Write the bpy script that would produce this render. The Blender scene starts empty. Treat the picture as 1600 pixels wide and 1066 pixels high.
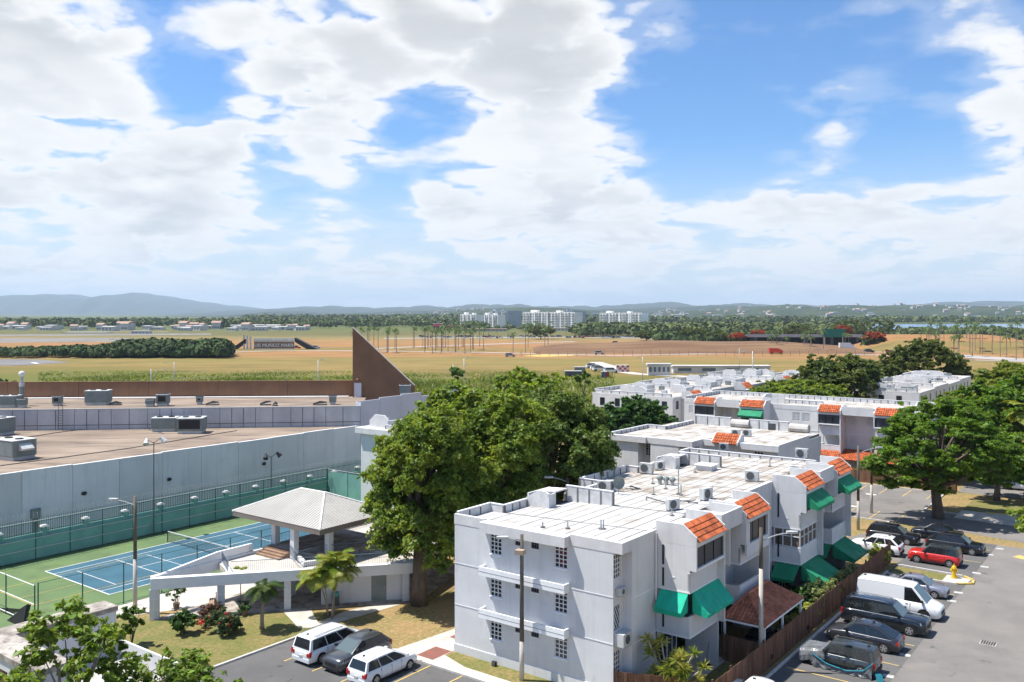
import bpy, math, random
import numpy as np
from mathutils import Vector, Matrix, noise as mnoise
R = math.radians
sc = bpy.context.scene
col = sc.collection
rnd = random.Random(7)
# ------------------------------------------------------------------ camera
F, CH, HY = 1384.0, 22.4, 489.5      # focal length in photo pixels, eye height, horizon row
cd = bpy.data.cameras.new('camera'); cam = bpy.data.objects.new('camera', cd); col.objects.link(cam)
cam.location = (0, 0, CH); cam.rotation_euler = (R(90), 0, 0)
cd.sensor_width = 36; cd.lens = F/1600*36; cd.shift_y = -(533-HY)/1600
cd.clip_start = 0.5; cd.clip_end = 90000
sc.camera = cam
# ------------------------------------------------------------------ light
SUN = Vector((-.993, .122, 2.12)).normalized()      # direction towards the sun
sd = bpy.data.lights.new('sun', 'SUN'); sd.energy = 5.0; sd.angle = R(.55); sd.color = (1, .96, .89)
so = bpy.data.objects.new('sun', sd); col.objects.link(so)
so.rotation_euler = SUN.to_track_quat('Z', 'Y').to_euler()
vs = sc.view_settings
vs.view_transform = 'Standard'; vs.look = 'None'; vs.exposure = 0.74; vs.gamma = 1; vs.use_curve_mapping = False
sc.cycles.use_denoising = True
sc.cycles.use_adaptive_sampling = True; sc.cycles.adaptive_threshold = .02; sc.cycles.adaptive_min_samples = 16
sc.cycles.max_bounces = 6; sc.cycles.diffuse_bounces = 3; sc.cycles.glossy_bounces = 2
sc.cycles.transparent_max_bounces = 8; sc.cycles.volume_bounces = 0
sc.cycles.sample_clamp_indirect = 6

def nd(nt, typ, **kw):
    n = nt.nodes.new(typ)
    for k, v in kw.items():
        if k.startswith('i_'):
            key = k[2:]
            n.inputs[int(key) if key.isdigit() else key].default_value = v
        else: setattr(n, k, v)
    return n
def mth(nt, op, a, b=None, c=None, clamp=False):
    n = nt.nodes.new('ShaderNodeMath'); n.operation = op; n.use_clamp = clamp
    for i, q in enumerate((a, b, c)):
        if q is None: continue
        if isinstance(q, (int, float)): n.inputs[i].default_value = q
        else: nt.links.new(q, n.inputs[i])
    return n.outputs[0]
def vm(nt, op, a, b=None):
    n = nt.nodes.new('ShaderNodeVectorMath'); n.operation = op
    for i, q in enumerate((a, b)):
        if q is None: continue
        if isinstance(q, (tuple, list, Vector)): n.inputs[i].default_value = tuple(q)
        else: nt.links.new(q, n.inputs[i])
    return n
def mixc(nt, f, a, b):
    n = nt.nodes.new('ShaderNodeMix'); n.data_type = 'RGBA'
    for i, q in ((0, f), (6, a), (7, b)):
        if isinstance(q, (int, float)): n.inputs[i].default_value = q
        elif isinstance(q, tuple): n.inputs[i].default_value = (*q, 1) if len(q) == 3 else q
        else: nt.links.new(q, n.inputs[i])
    return n.outputs[2]

def make_world():
    w = bpy.data.worlds.new('World'); sc.world = w; w.use_nodes = True
    w.cycles.sampling_method = 'MANUAL'; w.cycles.sample_map_resolution = 512
    nt = w.node_tree; nt.nodes.clear(); L = nt.links.new
    sky = nd(nt, 'ShaderNodeTexSky', sky_type='NISHITA', sun_disc=False)
    sky.sun_elevation = math.asin(SUN.z); sky.sun_rotation = math.atan2(SUN.x, SUN.y)
    sky.air_density = 1.0; sky.dust_density = .15; sky.ozone_density = 3.5; sky.altitude = 20
    tc = nd(nt, 'ShaderNodeTexCoord'); n = vm(nt, 'NORMALIZE', tc.outputs['Generated']).outputs[0]
    sx = nd(nt, 'ShaderNodeSeparateXYZ'); L(n, sx.inputs[0])
    zc = mth(nt, 'MAXIMUM', sx.outputs[2], 0.0)
    # cloud-layer coordinates: heaps shrink towards the horizon
    k = mth(nt, 'DIVIDE', 1.0, mth(nt, 'ADD', mth(nt, 'MULTIPLY', zc, 1.5), .34))
    P = nd(nt, 'ShaderNodeVectorMath', operation='SCALE'); L(n, P.inputs[0]); L(k, P.inputs['Scale']); P = vm(nt, 'MULTIPLY_ADD', P.outputs[0], (1, 1, 1.7)); P.inputs[2].default_value = (3.1, 8.2, 1.7); P = P.outputs[0]
    a = nd(nt, 'ShaderNodeTexNoise', i_Scale=3.6, i_Detail=6.0, i_Roughness=.52); L(P, a.inputs['Vector'])
    r_ = nd(nt, 'ShaderNodeTexNoise', noise_type='RIDGED_MULTIFRACTAL', i_Scale=7.0, i_Detail=6.0, i_Roughness=.58, i_Offset=.9, i_Gain=1.6); L(P, r_.inputs['Vector'])
    b = nd(nt, 'ShaderNodeTexNoise', i_Scale=3.6, i_Detail=3.0, i_Roughness=.5); L(vm(nt, 'ADD', P, (-.045, .0, .085)).outputs[0], b.inputs['Vector'])
    bil = mth(nt, 'MULTIPLY', r_.outputs[0], -BIL); d0 = mth(nt, 'ADD', a.outputs[0], mth(nt, 'ADD', bil, BIL*.9)); d1 = b.outputs[0]
    # where the big cloud masses and the open blue stand, as directions in the sky
    tot = 0.0
    for u, v, r, s in CLOUDS:
        c = Vector(((u-800)/F, 1, (HY-v)/F)).normalized()
        m = nd(nt, 'ShaderNodeMapRange', interpolation_type='SMOOTHSTEP', i_1=r, i_2=0., i_3=0., i_4=s); L(vm(nt, 'DISTANCE', n, c).outputs['Value'], m.inputs[0])
        tot = mth(nt, 'ADD', tot, m.outputs[0])
    dens = mth(nt, 'ADD', mth(nt, 'MULTIPLY_ADD', d0, 1.7, -.43), tot)
    def mr(x, a0, a1, b0=0., b1=1., sm=True):
        q = nd(nt, 'ShaderNodeMapRange', i_1=a0, i_2=a1, i_3=b0, i_4=b1)
        if sm: q.interpolation_type = 'SMOOTHSTEP'
        L(x, q.inputs[0]); return q.outputs[0]
    cov = mr(dens, .48, .72); veil = mr(dens, .34, .56, 0, .22)
    lit = mr(mth(nt, 'SUBTRACT', d0, d1), -.10, .13, sm=False)
    body = mr(dens, .66, 1.0)
    white = (.60, .605, .61)
    c1 = mixc(nt, body, white, mixc(nt, lit, (.42, .44, .465), (.60, .605, .61)))
    ccol = mixc(nt, mth(nt, 'MULTIPLY', mr(dens, .72, 1.05), mr(zc, .16, .36)), c1, (.37, .385, .40))
    skyc = nd(nt, 'ShaderNodeVectorMath', operation='MULTIPLY'); L(sky.outputs[0], skyc.inputs[0]); skyc.inputs[1].default_value = SKYK
    low = mixc(nt, mr(zc, .0, .20, .85, 0.), skyc.outputs[0], (.49, .515, .53))
    fin = mixc(nt, mth(nt, 'MAXIMUM', cov, veil), low, ccol)
    bg = nd(nt, 'ShaderNodeBackground'); bg.inputs[1].default_value = 1.0; L(fin, bg.inputs[0])
    out = nd(nt, 'ShaderNodeOutputWorld'); L(bg.outputs[0], out.inputs[0])
BIL = .13
SKYK = (.056, .080, .102)
CLOUDS = [(90,170,.21,.36),(0,20,.15,.32),(280,265,.12,.32),(400,20,.15,.36),(620,20,.17,.42),(900,20,.16,.38),(820,185,.14,.42),(520,180,.11,.34),
    (1300,190,.06,.19),(1595,130,.07,.30),(1215,308,.075,.28),(1420,325,.08,.2),(1580,315,.06,.2),(1500,10,.07,.2),(1000,335,.09,.2),(710,310,.07,.2),(870,312,.05,.2),
    (60,410,.20,.26),(350,400,.2,.24),(650,400,.2,.26),(950,405,.2,.26),(1250,415,.16,.24),(1500,400,.18,.26),
    (290,135,.075,-.40),(1180,110,.17,-.34),(1430,190,.11,-.28),(620,200,.035,-.25),(590,305,.06,-.25),(1060,255,.08,-.22),(425,230,.04,-.2),(110,330,.08,-.2)]
make_world()

# ------------------------------------------------------------------ frames and helpers
TH = math.atan2(-.6018, .7986)       # the housing estate stands on its own grid, turned 37 degrees
ORG = Vector((5.87, 51.4, 0))
def D(x, y, z=0): return Vector((ORG.x+.7986*x+.6018*y, ORG.y-.6018*x+.7986*y, z))
def G(u, v, z=0):                     # ground point (height z) seen at a photo pixel
    Y = F*(CH-z)/(v-HY); return Vector(((u-800)/F*Y, Y, z))
def at(u, v, Y): return Vector(((u-800)/F*Y, Y, CH-(v-HY)*Y/F))

class MB:
    def __init__(s): s.V = []; s.F = []; s.P = []
    def add(s, vs, fs):
        o = len(s.V); s.P.append((o, len(s.F))); s.V += [tuple(v) for v in vs]; s.F += [tuple(i+o for i in f) for f in fs]; return s
    def box(s, x0, y0, z0, x1, y1, z1, M=None):
        v = [(x0,y0,z0),(x1,y0,z0),(x1,y1,z0),(x0,y1,z0),(x0,y0,z1),(x1,y0,z1),(x1,y1,z1),(x0,y1,z1)]
        if M is not None: v = [M @ Vector(q) for q in v]
        return s.add(v, [(0,3,2,1),(4,5,6,7),(0,1,5,4),(1,2,6,5),(2,3,7,6),(3,0,4,7)])
    def quad(s, *p): return s.add(p, [tuple(range(len(p)))])
    def ext(s, pts, vec):
        n = len(pts); vec = Vector(vec); q = [Vector(p) for p in pts]
        return s.add(q+[p+vec for p in q], [tuple(range(n))[::-1], tuple(range(n, 2*n))]+[(i, (i+1) % n, n+(i+1) % n, n+i) for i in range(n)])
    def prism(s, poly, z0, z1): return s.ext([(x, y, z0) for x, y in poly], (0, 0, z1-z0))
    def cyl(s, p0, p1, r0, r1=None, n=8, caps=True):
        r1 = r0 if r1 is None else r1
        p0, p1 = Vector(p0), Vector(p1); a = (p1-p0).normalized()
        u = a.cross(Vector((0, 0, 1)) if abs(a.z) < .95 else Vector((1, 0, 0))).normalized(); w = a.cross(u)
        vs = []
        for p, r in ((p0, r0), (p1, r1)):
            vs += [p+u*r*math.cos(2*math.pi*i/n)+w*r*math.sin(2*math.pi*i/n) for i in range(n)]
        fs = [(i, (i+1) % n, n+(i+1) % n, n+i) for i in range(n)]
        if caps: fs += [tuple(range(n))[::-1], tuple(range(n, 2*n))]
        return s.add(vs, fs)
    def tube(s, pts, r, n=6):
        rs = r if isinstance(r, (list, tuple)) else [r]*len(pts)
        pts = [Vector(p) for p in pts]; vs = []
        for k, p in enumerate(pts):
            a = (pts[min(k+1, len(pts)-1)]-pts[max(k-1, 0)]).normalized()
            u = a.cross(Vector((0, 0, 1)) if abs(a.z) < .9 else Vector((1, 0, 0))).normalized(); w = a.cross(u)
            if k and u.dot(pu) < 0 and abs(u.dot(pu)) > .7: u, w = -u, -w
            pu = u
            vs += [p+(u*math.cos(2*math.pi*i/n)+w*math.sin(2*math.pi*i/n))*rs[k] for i in range(n)]
        m = len(pts)
        fs = [(k*n+i, k*n+(i+1) % n, (k+1)*n+(i+1) % n, (k+1)*n+i) for k in range(m-1) for i in range(n)]
        return s.add(vs, fs+[tuple(range(n))[::-1], tuple(range((m-1)*n, m*n))])
    def sphere(s, c, rx, ry, rz, n=10, m=6):
        vs = [(c[0], c[1], c[2]-rz)]
        for j in range(1, m):
            t = -math.pi/2+math.pi*j/m
            vs += [(c[0]+rx*math.cos(t)*math.cos(2*math.pi*i/n), c[1]+ry*math.cos(t)*math.sin(2*math.pi*i/n), c[2]+rz*math.sin(t)) for i in range(n)]
        vs.append((c[0], c[1], c[2]+rz)); e = len(vs)-1
        fs = [(0, 1+(i+1) % n, 1+i) for i in range(n)]
        fs += [(1+j*n+i, 1+j*n+(i+1) % n, 1+(j+1)*n+(i+1) % n, 1+(j+1)*n+i) for j in range(m-2) for i in range(n)]
        fs += [(1+(m-2)*n+i, 1+(m-2)*n+(i+1) % n, e) for i in range(n)]
        return s.add(vs, fs)
    def mesh(s, name, mat, smooth=False):
        me = bpy.data.meshes.new(name); me.from_pydata(s.V, [], s.F)
        if mat is not None: me.materials.append(mat)
        if smooth: me.polygons.foreach_set('use_smooth', [True]*len(me.polygons))
        me.update(); return me
    def each(s, name, mat, parent=None):          # every piece an object of its own
        ends = s.P[1:]+[(len(s.V), len(s.F))]
        for (v0, f0), (v1, f1) in zip(s.P, ends):
            m = MB(); m.V = s.V[v0:v1]; m.F = [tuple(i-v0 for i in f) for f in s.F[f0:f1]]; m.build(name, mat, parent)
    def build(s, name, mat, parent=None, smooth=False, loc=None, rz=0):
        return link(name, s.mesh(name, mat, smooth), parent, loc, rz)
def link(name, me, parent=None, loc=None, rz=0):
    o = bpy.data.objects.new(name, me); col.objects.link(o)
    if parent is not None: o.parent = parent
    if loc is not None: o.location = loc
    if rz: o.rotation_euler = (0, 0, rz)
    return o
def tag(o, label=None, cat=None, group=None, kind=None):
    if label: o['label'] = label
    if cat: o['category'] = cat
    if group: o['group'] = group
    if kind: o['kind'] = kind
    return o
def thing(name, label, cat, loc=(0, 0, 0), rz=0., group=None):
    o = link(name, None, None, loc, rz); return tag(o, label, cat, group)
def dthing(name, label, cat, x=0, y=0, z=0, rz=0., group=None): return thing(name, label, cat, D(x, y, z), TH+rz, group)
def copy_tree(o, parent=None):
    c = o.copy(); col.objects.link(c); c.parent = parent
    for ch in list(o.children): copy_tree(ch, c)
    return c
def struct(o): o['kind'] = 'structure'; return o
def npmesh(name, co, faces, mat, smooth=False):      # faces: (n,4) or (n,3) array
    me = bpy.data.meshes.new(name); k = faces.shape[1]; n = len(faces)
    me.vertices.add(len(co)); me.vertices.foreach_set('co', np.ascontiguousarray(co, dtype=np.float32).ravel())
    me.loops.add(n*k); me.loops.foreach_set('vertex_index', np.ascontiguousarray(faces, dtype=np.int32).ravel())
    me.polygons.add(n); me.polygons.foreach_set('loop_start', np.arange(0, n*k, k, dtype=np.int32))
    if smooth: me.polygons.foreach_set('use_smooth', np.ones(n, dtype=bool))
    me.materials.append(mat); me.update(calc_edges=True); return me

# ------------------------------------------------------------------ materials
def mat(name, c, rough=.8, c2=None, scale=1.0, amt=1.0, *, streak=0., orand=0., spots=0., detail=5, bump=0., bscale=None, metal=0., spec=.3, coat=0., stretch=None, lo=.4, hi=.62, extra=None, island=0.):
    m = bpy.data.materials.new(name); m.use_nodes = True; nt = m.node_tree; L = nt.links.new
    b = nt.nodes['Principled BSDF']; b.inputs['Roughness'].default_value = rough; b.inputs['Metallic'].default_value = metal
    b.inputs['Specular IOR Level'].default_value = spec; b.inputs['Coat Weight'].default_value = coat; b.inputs['Coat Roughness'].default_value = .06
    g = nd(nt, 'ShaderNodeNewGeometry'); pos = g.outputs['Position']
    if stretch: pos = vm(nt, 'MULTIPLY', pos, stretch).outputs[0]
    out = None
    if c2:
        n = nd(nt, 'ShaderNodeTexNoise', i_Scale=scale, i_Detail=detail, i_Roughness=.6); L(pos, n.inputs['Vector'])
        mr = nd(nt, 'ShaderNodeMapRange', i_1=lo, i_2=hi); L(n.outputs[0], mr.inputs[0])
        out = mixc(nt, mth(nt, 'MULTIPLY', mr.outputs[0], amt), c, c2)
        if extra:
            n2 = nd(nt, 'ShaderNodeTexNoise', i_Scale=extra[1], i_Detail=6, i_Roughness=.65); L(pos, n2.inputs['Vector'])
            mr2 = nd(nt, 'ShaderNodeMapRange', i_1=extra[2], i_2=extra[3]); L(n2.outputs[0], mr2.inputs[0])
            out = mixc(nt, mr2.outputs[0], out, extra[0])
    if streak:        # rain streaks running down the wall, with their own shapes
        n4 = nd(nt, 'ShaderNodeTexNoise', i_Scale=1.0, i_Detail=4, i_Roughness=.6); L(vm(nt, 'MULTIPLY', g.outputs['Position'], (2.6, 2.6, .16)).outputs[0], n4.inputs['Vector'])
        m4 = nd(nt, 'ShaderNodeMapRange', i_1=.50, i_2=.78, i_3=0, i_4=streak); L(n4.outputs[0], m4.inputs[0]); out = mixc(nt, m4.outputs[0], out, tuple(q*.55 for q in c))
    if spots:         # old oil spots and patches
        n5 = nd(nt, 'ShaderNodeTexNoise', i_Scale=.9, i_Detail=3, i_Roughness=.5); L(g.outputs['Position'], n5.inputs['Vector'])
        m5 = nd(nt, 'ShaderNodeMapRange', i_1=.66, i_2=.74, i_3=0, i_4=.7); L(n5.outputs[0], m5.inputs[0]); out = mixc(nt, m5.outputs[0], out, (spots, spots, spots))
    if orand:
        oi = nd(nt, 'ShaderNodeObjectInfo'); h2 = nd(nt, 'ShaderNodeHueSaturation'); L(mth(nt, 'MULTIPLY_ADD', oi.outputs['Random'], orand*2, 1-orand), h2.inputs['Value']); L(out, h2.inputs['Color']); out = h2.outputs[0]
    if island:
        h = nd(nt, 'ShaderNodeHueSaturation'); L(mth(nt, 'MULTIPLY_ADD', g.outputs['Random Per Island'], island*2, 1-island), h.inputs['Value'])
        if out is not None: L(out, h.inputs['Color'])
        else: h.inputs['Color'].default_value = (*c, 1)
        out = h.outputs[0]
    if out is not None: L(out, b.inputs['Base Color'])
    else: b.inputs['Base Color'].default_value = (*c, 1)
    if bump:
        n3 = nd(nt, 'ShaderNodeTexNoise', i_Scale=bscale or scale*6, i_Detail=4); L(pos, n3.inputs['Vector'])
        bp = nd(nt, 'ShaderNodeBump', i_Strength=bump, i_Distance=.05); L(n3.outputs[0], bp.inputs['Height']); L(bp.outputs[0], b.inputs['Normal'])
    return m
def leafmat(name, c, c2, scale=.35, tr=.35, island=.35):
    m = bpy.data.materials.new(name); m.use_nodes = True; nt = m.node_tree; L = nt.links.new
    b = nt.nodes['Principled BSDF']; o = nt.nodes['Material Output']
    b.inputs['Roughness'].default_value = .5; b.inputs['Specular IOR Level'].default_value = .28
    g = nd(nt, 'ShaderNodeNewGeometry')
    n = nd(nt, 'ShaderNodeTexNoise', i_Scale=scale, i_Detail=3); L(g.outputs['Position'], n.inputs['Vector'])
    mr = nd(nt, 'ShaderNodeMapRange', i_1=.35, i_2=.65); L(n.outputs[0], mr.inputs[0])
    h = nd(nt, 'ShaderNodeHueSaturation'); L(mixc(nt, mr.outputs[0], c, c2), h.inputs['Color'])
    L(mth(nt, 'MULTIPLY_ADD', g.outputs['Random Per Island'], island*2, 1-island), h.inputs['Value'])
    L(mth(nt, 'MULTIPLY_ADD', g.outputs['Random Per Island'], .04, .48), h.inputs['Hue'])
    L(h.outputs[0], b.inputs['Base Color'])
    t = nd(nt, 'ShaderNodeBsdfTranslucent'); hs = nd(nt, 'ShaderNodeHueSaturation', i_Hue=.485, i_Saturation=1.1, i_Value=1.5); L(h.outputs[0], hs.inputs['Color']); L(hs.outputs[0], t.inputs[0])
    mx = nd(nt, 'ShaderNodeMixShader', i_0=tr); L(b.outputs[0], mx.inputs[1]); L(t.outputs[0], mx.inputs[2]); L(mx.outputs[0], o.inputs[0])
    return m
M = {}
M['wall'] = mat('painted_wall', (.63,.635,.64), .85, (.57,.573,.578), .5, .8, bump=.12, bscale=3, extra=((.47,.465,.455), 1.2, .60, .88), streak=.26)
M['trim'] = mat('white_trim', (.78,.785,.79), .8, (.69,.70,.71), 1.2, .7)
M['fascia'] = mat('fascia_paint', (.63,.625,.62), .85, (.55,.545,.54), .8, .8, bump=.1, bscale=4, streak=.25)
M['parapet'] = mat('old_parapet_paint', (.60,.60,.60), .9, (.42,.42,.42), 1.3, .7, extra=((.3,.29,.27), 2.5, .6, .8))
M['roofw'] = mat('white_roof_membrane', (.47,.46,.445), .85, (.40,.39,.37), .7, .9, bump=.1, bscale=5, extra=((.30,.26,.215), .6, .52, .74))
M['roofd'] = mat('weathered_roof_membrane', (.45,.435,.41), .9, (.29,.245,.20), .45, .95, bump=.15, bscale=4, lo=.44, hi=.62, extra=((.20,.165,.13), .7, .54, .70))
M['seam'] = mat('roof_seam', (.17,.165,.16), .9)
M['roofg'] = mat('grey_old_roof', (.5,.48,.45), .95, (.30,.26,.22), .35, .9, bump=.1, extra=((.2,.17,.15), .9, .6, .75))
M['tile'] = mat('orange_clay_tile', (.47,.125,.045), .8, (.34,.085,.032), 1.4, .9, bump=.1, island=.28, extra=((.12,.06,.045), 1.7, .58, .75))
M['tile2'] = mat('brown_clay_tile', (.46,.17,.095), .8, (.33,.115,.065), 1.2, .9, bump=.1, island=.2)
M['tilebase'] = mat('tile_bed', (.16,.06,.03), .9)
M['glass'] = mat('dark_window_glass', (.018,.022,.028), .08, spec=.6)
M['louvre'] = mat('dark_louvre', (.05,.055,.06), .5)
M['curtain'] = mat('brown_curtain', (.17,.14,.115), .9, (.12,.10,.08), 3, 1, stretch=(6,6,.3))
M['grille'] = mat('grille_paint', (.68,.69,.7), .7)
M['green_awn'] = mat('green_awning', (.008,.42,.27), .75, (.01,.33,.21), 1.5, .9, bump=.35, bscale=2.5, extra=((.05,.30,.2), 2.2, .6, .8))
M['green_awn2'] = mat('dark_green_awning', (.012,.19,.09), .75, (.02,.25,.13), 1.2, .8, bump=.35, bscale=2.5, extra=((.05,.22,.12), 2.2, .6, .8))
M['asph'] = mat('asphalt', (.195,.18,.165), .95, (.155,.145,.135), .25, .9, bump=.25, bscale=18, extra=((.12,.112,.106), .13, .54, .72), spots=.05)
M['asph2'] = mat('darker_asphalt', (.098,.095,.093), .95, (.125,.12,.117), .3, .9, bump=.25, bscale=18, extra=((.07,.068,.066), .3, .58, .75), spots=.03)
M['conc'] = mat('concrete', (.50,.46,.41), .9, (.40,.37,.33), .8, .9, bump=.15, bscale=8, extra=((.28,.25,.22), .5, .6, .8))
M['conc2'] = mat('old_concrete', (.42,.38,.34), .95, (.2,.17,.145), 1.0, .95, bump=.25, bscale=6, extra=((.13,.11,.09), 1.2, .55, .7))
M['kerb'] = mat('kerb_concrete', (.55,.53,.5), .9, (.45,.42,.38), 2, .9)
M['brick_red'] = mat('red_paving', (.25,.085,.065), .9, (.17,.09,.07), 1.2, .9)
M['grass_dry'] = mat('dry_lawn', (.255,.165,.068), .95, (.155,.14,.042), .35, .9, bump=.6, bscale=9, extra=((.33,.235,.12), 3.5, .46, .66), spots=.06)
M['grass_grn'] = mat('green_lawn', (.155,.145,.045), .95, (.25,.175,.075), .45, .85, bump=.6, bscale=9, extra=((.085,.115,.022), 3.5, .44, .66))
M['court_g'] = mat('court_green', (.115,.175,.065), .8, (.085,.14,.058), .2, .9, extra=((.075,.095,.045), .35, .55, .72))
M['court_b'] = mat('court_blue', (.04,.115,.16), .75, (.03,.09,.128), .3, .9, extra=((.045,.07,.075), .35, .56, .72))
M['wpaint'] = mat('white_paint', (.72,.72,.70), .8, (.58,.57,.54), 2, .8)
M['ypaint'] = mat('yellow_paint', (.58,.40,.10), .85, (.42,.32,.14), 1.5, .9)
M['mall'] = mat('precast_wall', (.60,.615,.625), .85, (.54,.56,.57), .25, .9, bump=.06, extra=((.40,.42,.43), .6, .58, .85), streak=.35, orand=.10)
M['mallroof'] = mat('gravel_roof', (.30,.235,.18), .95, (.19,.145,.11), .16, 1, bump=.2, bscale=6, stretch=(.5,1.9,1), extra=((.10,.08,.066), .22, .53, .68), detail=8, lo=.38, hi=.60)
M['brown'] = mat('brown_stucco', (.24,.13,.078), .9, (.19,.105,.064), .35, .9, bump=.08, streak=.35)
M['rtu'] = mat('grey_green_metal', (.22,.25,.24), .6, (.17,.2,.195), 1, .8, metal=.1)
M['rtul'] = mat('light_metal', (.55,.56,.55), .5, (.45,.46,.45), 1.5, .8, metal=.1)
M['black'] = mat('black_metal', (.02,.02,.022), .5)
M['dgrey'] = mat('dark_grey_metal', (.09,.095,.1), .55)
M['galv'] = mat('galvanised_metal', (.42,.44,.45), .45, (.34,.35,.36), 3, .8, metal=.3)
M['gfence'] = mat('green_post_metal', (.05,.13,.11), .5)
M['screen'] = mat('green_windscreen', (.18,.37,.32), .85, (.145,.31,.27), .5, .9)
M['wood_pole'] = mat('weathered_pole', (.15,.13,.11), .9, (.08,.07,.06), 2, .9, stretch=(1,1,.3))
M['cpole'] = mat('concrete_pole', (.50,.46,.41), .9, (.42,.38,.33), 1, .9)
M['plank'] = mat('fence_plank', (.20,.105,.065), .85, (.12,.06,.038), 3, .9, stretch=(1,1,.25), island=.0)
M['bark'] = mat('bark', (.16,.12,.09), .95, (.09,.07,.055), 3, .9, bump=.5, bscale=10, stretch=(1,1,.4))
M['palmbark'] = mat('palm_bark', (.30,.25,.2), .95, (.2,.16,.125), 6, .9, stretch=(.4,.4,3))
M['leafA'] = leafmat('leaf_olive', (.235,.295,.04), (.105,.17,.026), .55, .45, .45)
M['leafB'] = leafmat('leaf_bright', (.155,.245,.026), (.075,.15,.018), .55, .45, .45)
M['leafC'] = leafmat('leaf_dark', (.035,.085,.017), (.055,.115,.02), .4)
M['leafD'] = leafmat('leaf_fresh', (.12,.19,.03), (.07,.13,.022), .5)
M['leafE'] = leafmat('leaf_grey_green', (.085,.125,.05), (.055,.09,.03), .5)
M['leafY'] = leafmat('leaf_yellow_green', (.42,.40,.10), (.22,.28,.05), .8)
M['leafP'] = leafmat('palm_leaf', (.14,.23,.028), (.32,.31,.05), 1.2)
M['leafPd'] = leafmat('palm_leaf_dark', (.055,.11,.03), (.09,.13,.03), 1.2)
M['leafR'] = leafmat('leaf_red_plant', (.13,.055,.035), (.09,.06,.03), 1.5)
M['flowerR'] = leafmat('flame_flower', (.42,.075,.022), (.20,.085,.025), .25)
M['flowers'] = leafmat('ixora_flower', (.50,.07,.04), (.42,.10,.06), .8)
M['soil'] = mat('soil', (.2,.12,.07), .95, (.14,.085,.05), 2, .9)
# ------------------------------------------------------------------ ground, far land, water, hills, haze
def ground_mat():
    m = bpy.data.materials.new('plain_grass'); m.use_nodes = True; nt = m.node_tree; L = nt.links.new
    b = nt.nodes['Principled BSDF']; b.inputs['Roughness'].default_value = .95; b.inputs['Specular IOR Level'].default_value = .1
    g = nd(nt, 'ShaderNodeNewGeometry'); pos = g.outputs['Position']
    n1 = nd(nt, 'ShaderNodeTexNoise', i_Scale=1., i_Detail=5, i_Roughness=.55); L(vm(nt, 'MULTIPLY', pos, (.008,.02,0)).outputs[0], n1.inputs['Vector'])
    n2 = nd(nt, 'ShaderNodeTexNoise', i_Scale=1., i_Detail=6, i_Roughness=.65); L(vm(nt, 'MULTIPLY', pos, (.03,.09,0)).outputs[0], n2.inputs['Vector'])
    sp = nd(nt, 'ShaderNodeSeparateXYZ'); L(pos, sp.inputs[0])
    y = mth(nt, 'ADD', sp.outputs[1], mth(nt, 'MULTIPLY', mth(nt, 'SUBTRACT', n1.outputs[0], .5), 190))
    y = mth(nt, 'ADD', y, mth(nt, 'MULTIPLY', sp.outputs[0], .06))
    r = nd(nt, 'ShaderNodeValToRGB'); L(mth(nt, 'DIVIDE', y, 1600), r.inputs[0]); cr = r.color_ramp
    gr, yg, tan, ora, olv = (.11,.108,.03), (.20,.142,.05), (.285,.162,.068), (.31,.155,.066), (.115,.108,.045)
    st = [(0,(.27,.19,.085)),(.10,(.22,.175,.07)),(.14,gr),(.185,(.115,.125,.028)),(.215,yg),(.235,(.23,.165,.058)),(.262,(.19,.155,.05)),(.285,tan),(.315,ora),(.335,(.19,.15,.052)),(.36,ora),(.44,tan),(.5,(.20,.165,.07)),(.56,olv),(.8,(.10,.125,.045)),(1,(.08,.11,.04))]
    while len(cr.elements) < len(st): cr.elements.new(.5)
    for e, (p, c) in zip(cr.elements, st): e.position = p; e.color = (*c, 1)
    mr = nd(nt, 'ShaderNodeMapRange', i_1=.47, i_2=.63, i_3=0, i_4=.75); L(n2.outputs[0], mr.inputs[0])
    L(mixc(nt, mr.outputs[0], r.outputs[0], (.135,.11,.038)), b.inputs['Base Color'])
    bp = nd(nt, 'ShaderNodeBump', i_Strength=.4, i_Distance=.3); n3 = nd(nt, 'ShaderNodeTexNoise', i_Scale=.8, i_Detail=5); L(pos, n3.inputs['Vector']); L(n3.outputs[0], bp.inputs['Height']); L(bp.outputs[0], b.inputs['Normal'])
    return m
GM = ground_mat()
def ground():
    ys = [-300,-50,0,40,80,120,200,300,400,600,900,1400,2500,5000,10000,20000,32000]; xs = [-26000,-8000,-2500,-900,-400,-200,-80,0,80,200,400,900,2500,8000,26000]
    m = MB(); m.V = [(x, y, 0) for y in ys for x in xs]; n = len(xs)
    m.F = [(j*n+i, j*n+i+1, (j+1)*n+i+1, (j+1)*n+i) for j in range(len(ys)-1) for i in range(n-1)]
    struct(m.build('ground', GM))
ground()
def dsheet(name, poly, z, m, st=True):        # flat sheet in the estate grid
    mb = MB(); mb.add([D(x, y, z) for x, y in poly], [tuple(range(len(poly)))])
    o = mb.build(name, m)
    return struct(o) if st else o
def drect(x0, y0, x1, y1): return [(x0, y0), (x1, y0), (x1, y1), (x0, y1)]
def wsheet(name, pts, z, m, kind='structure'):
    o = MB().add([(p[0], p[1], z) for p in pts], [tuple(range(len(pts)))]).build(name, m); o['kind'] = kind; return o
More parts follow.
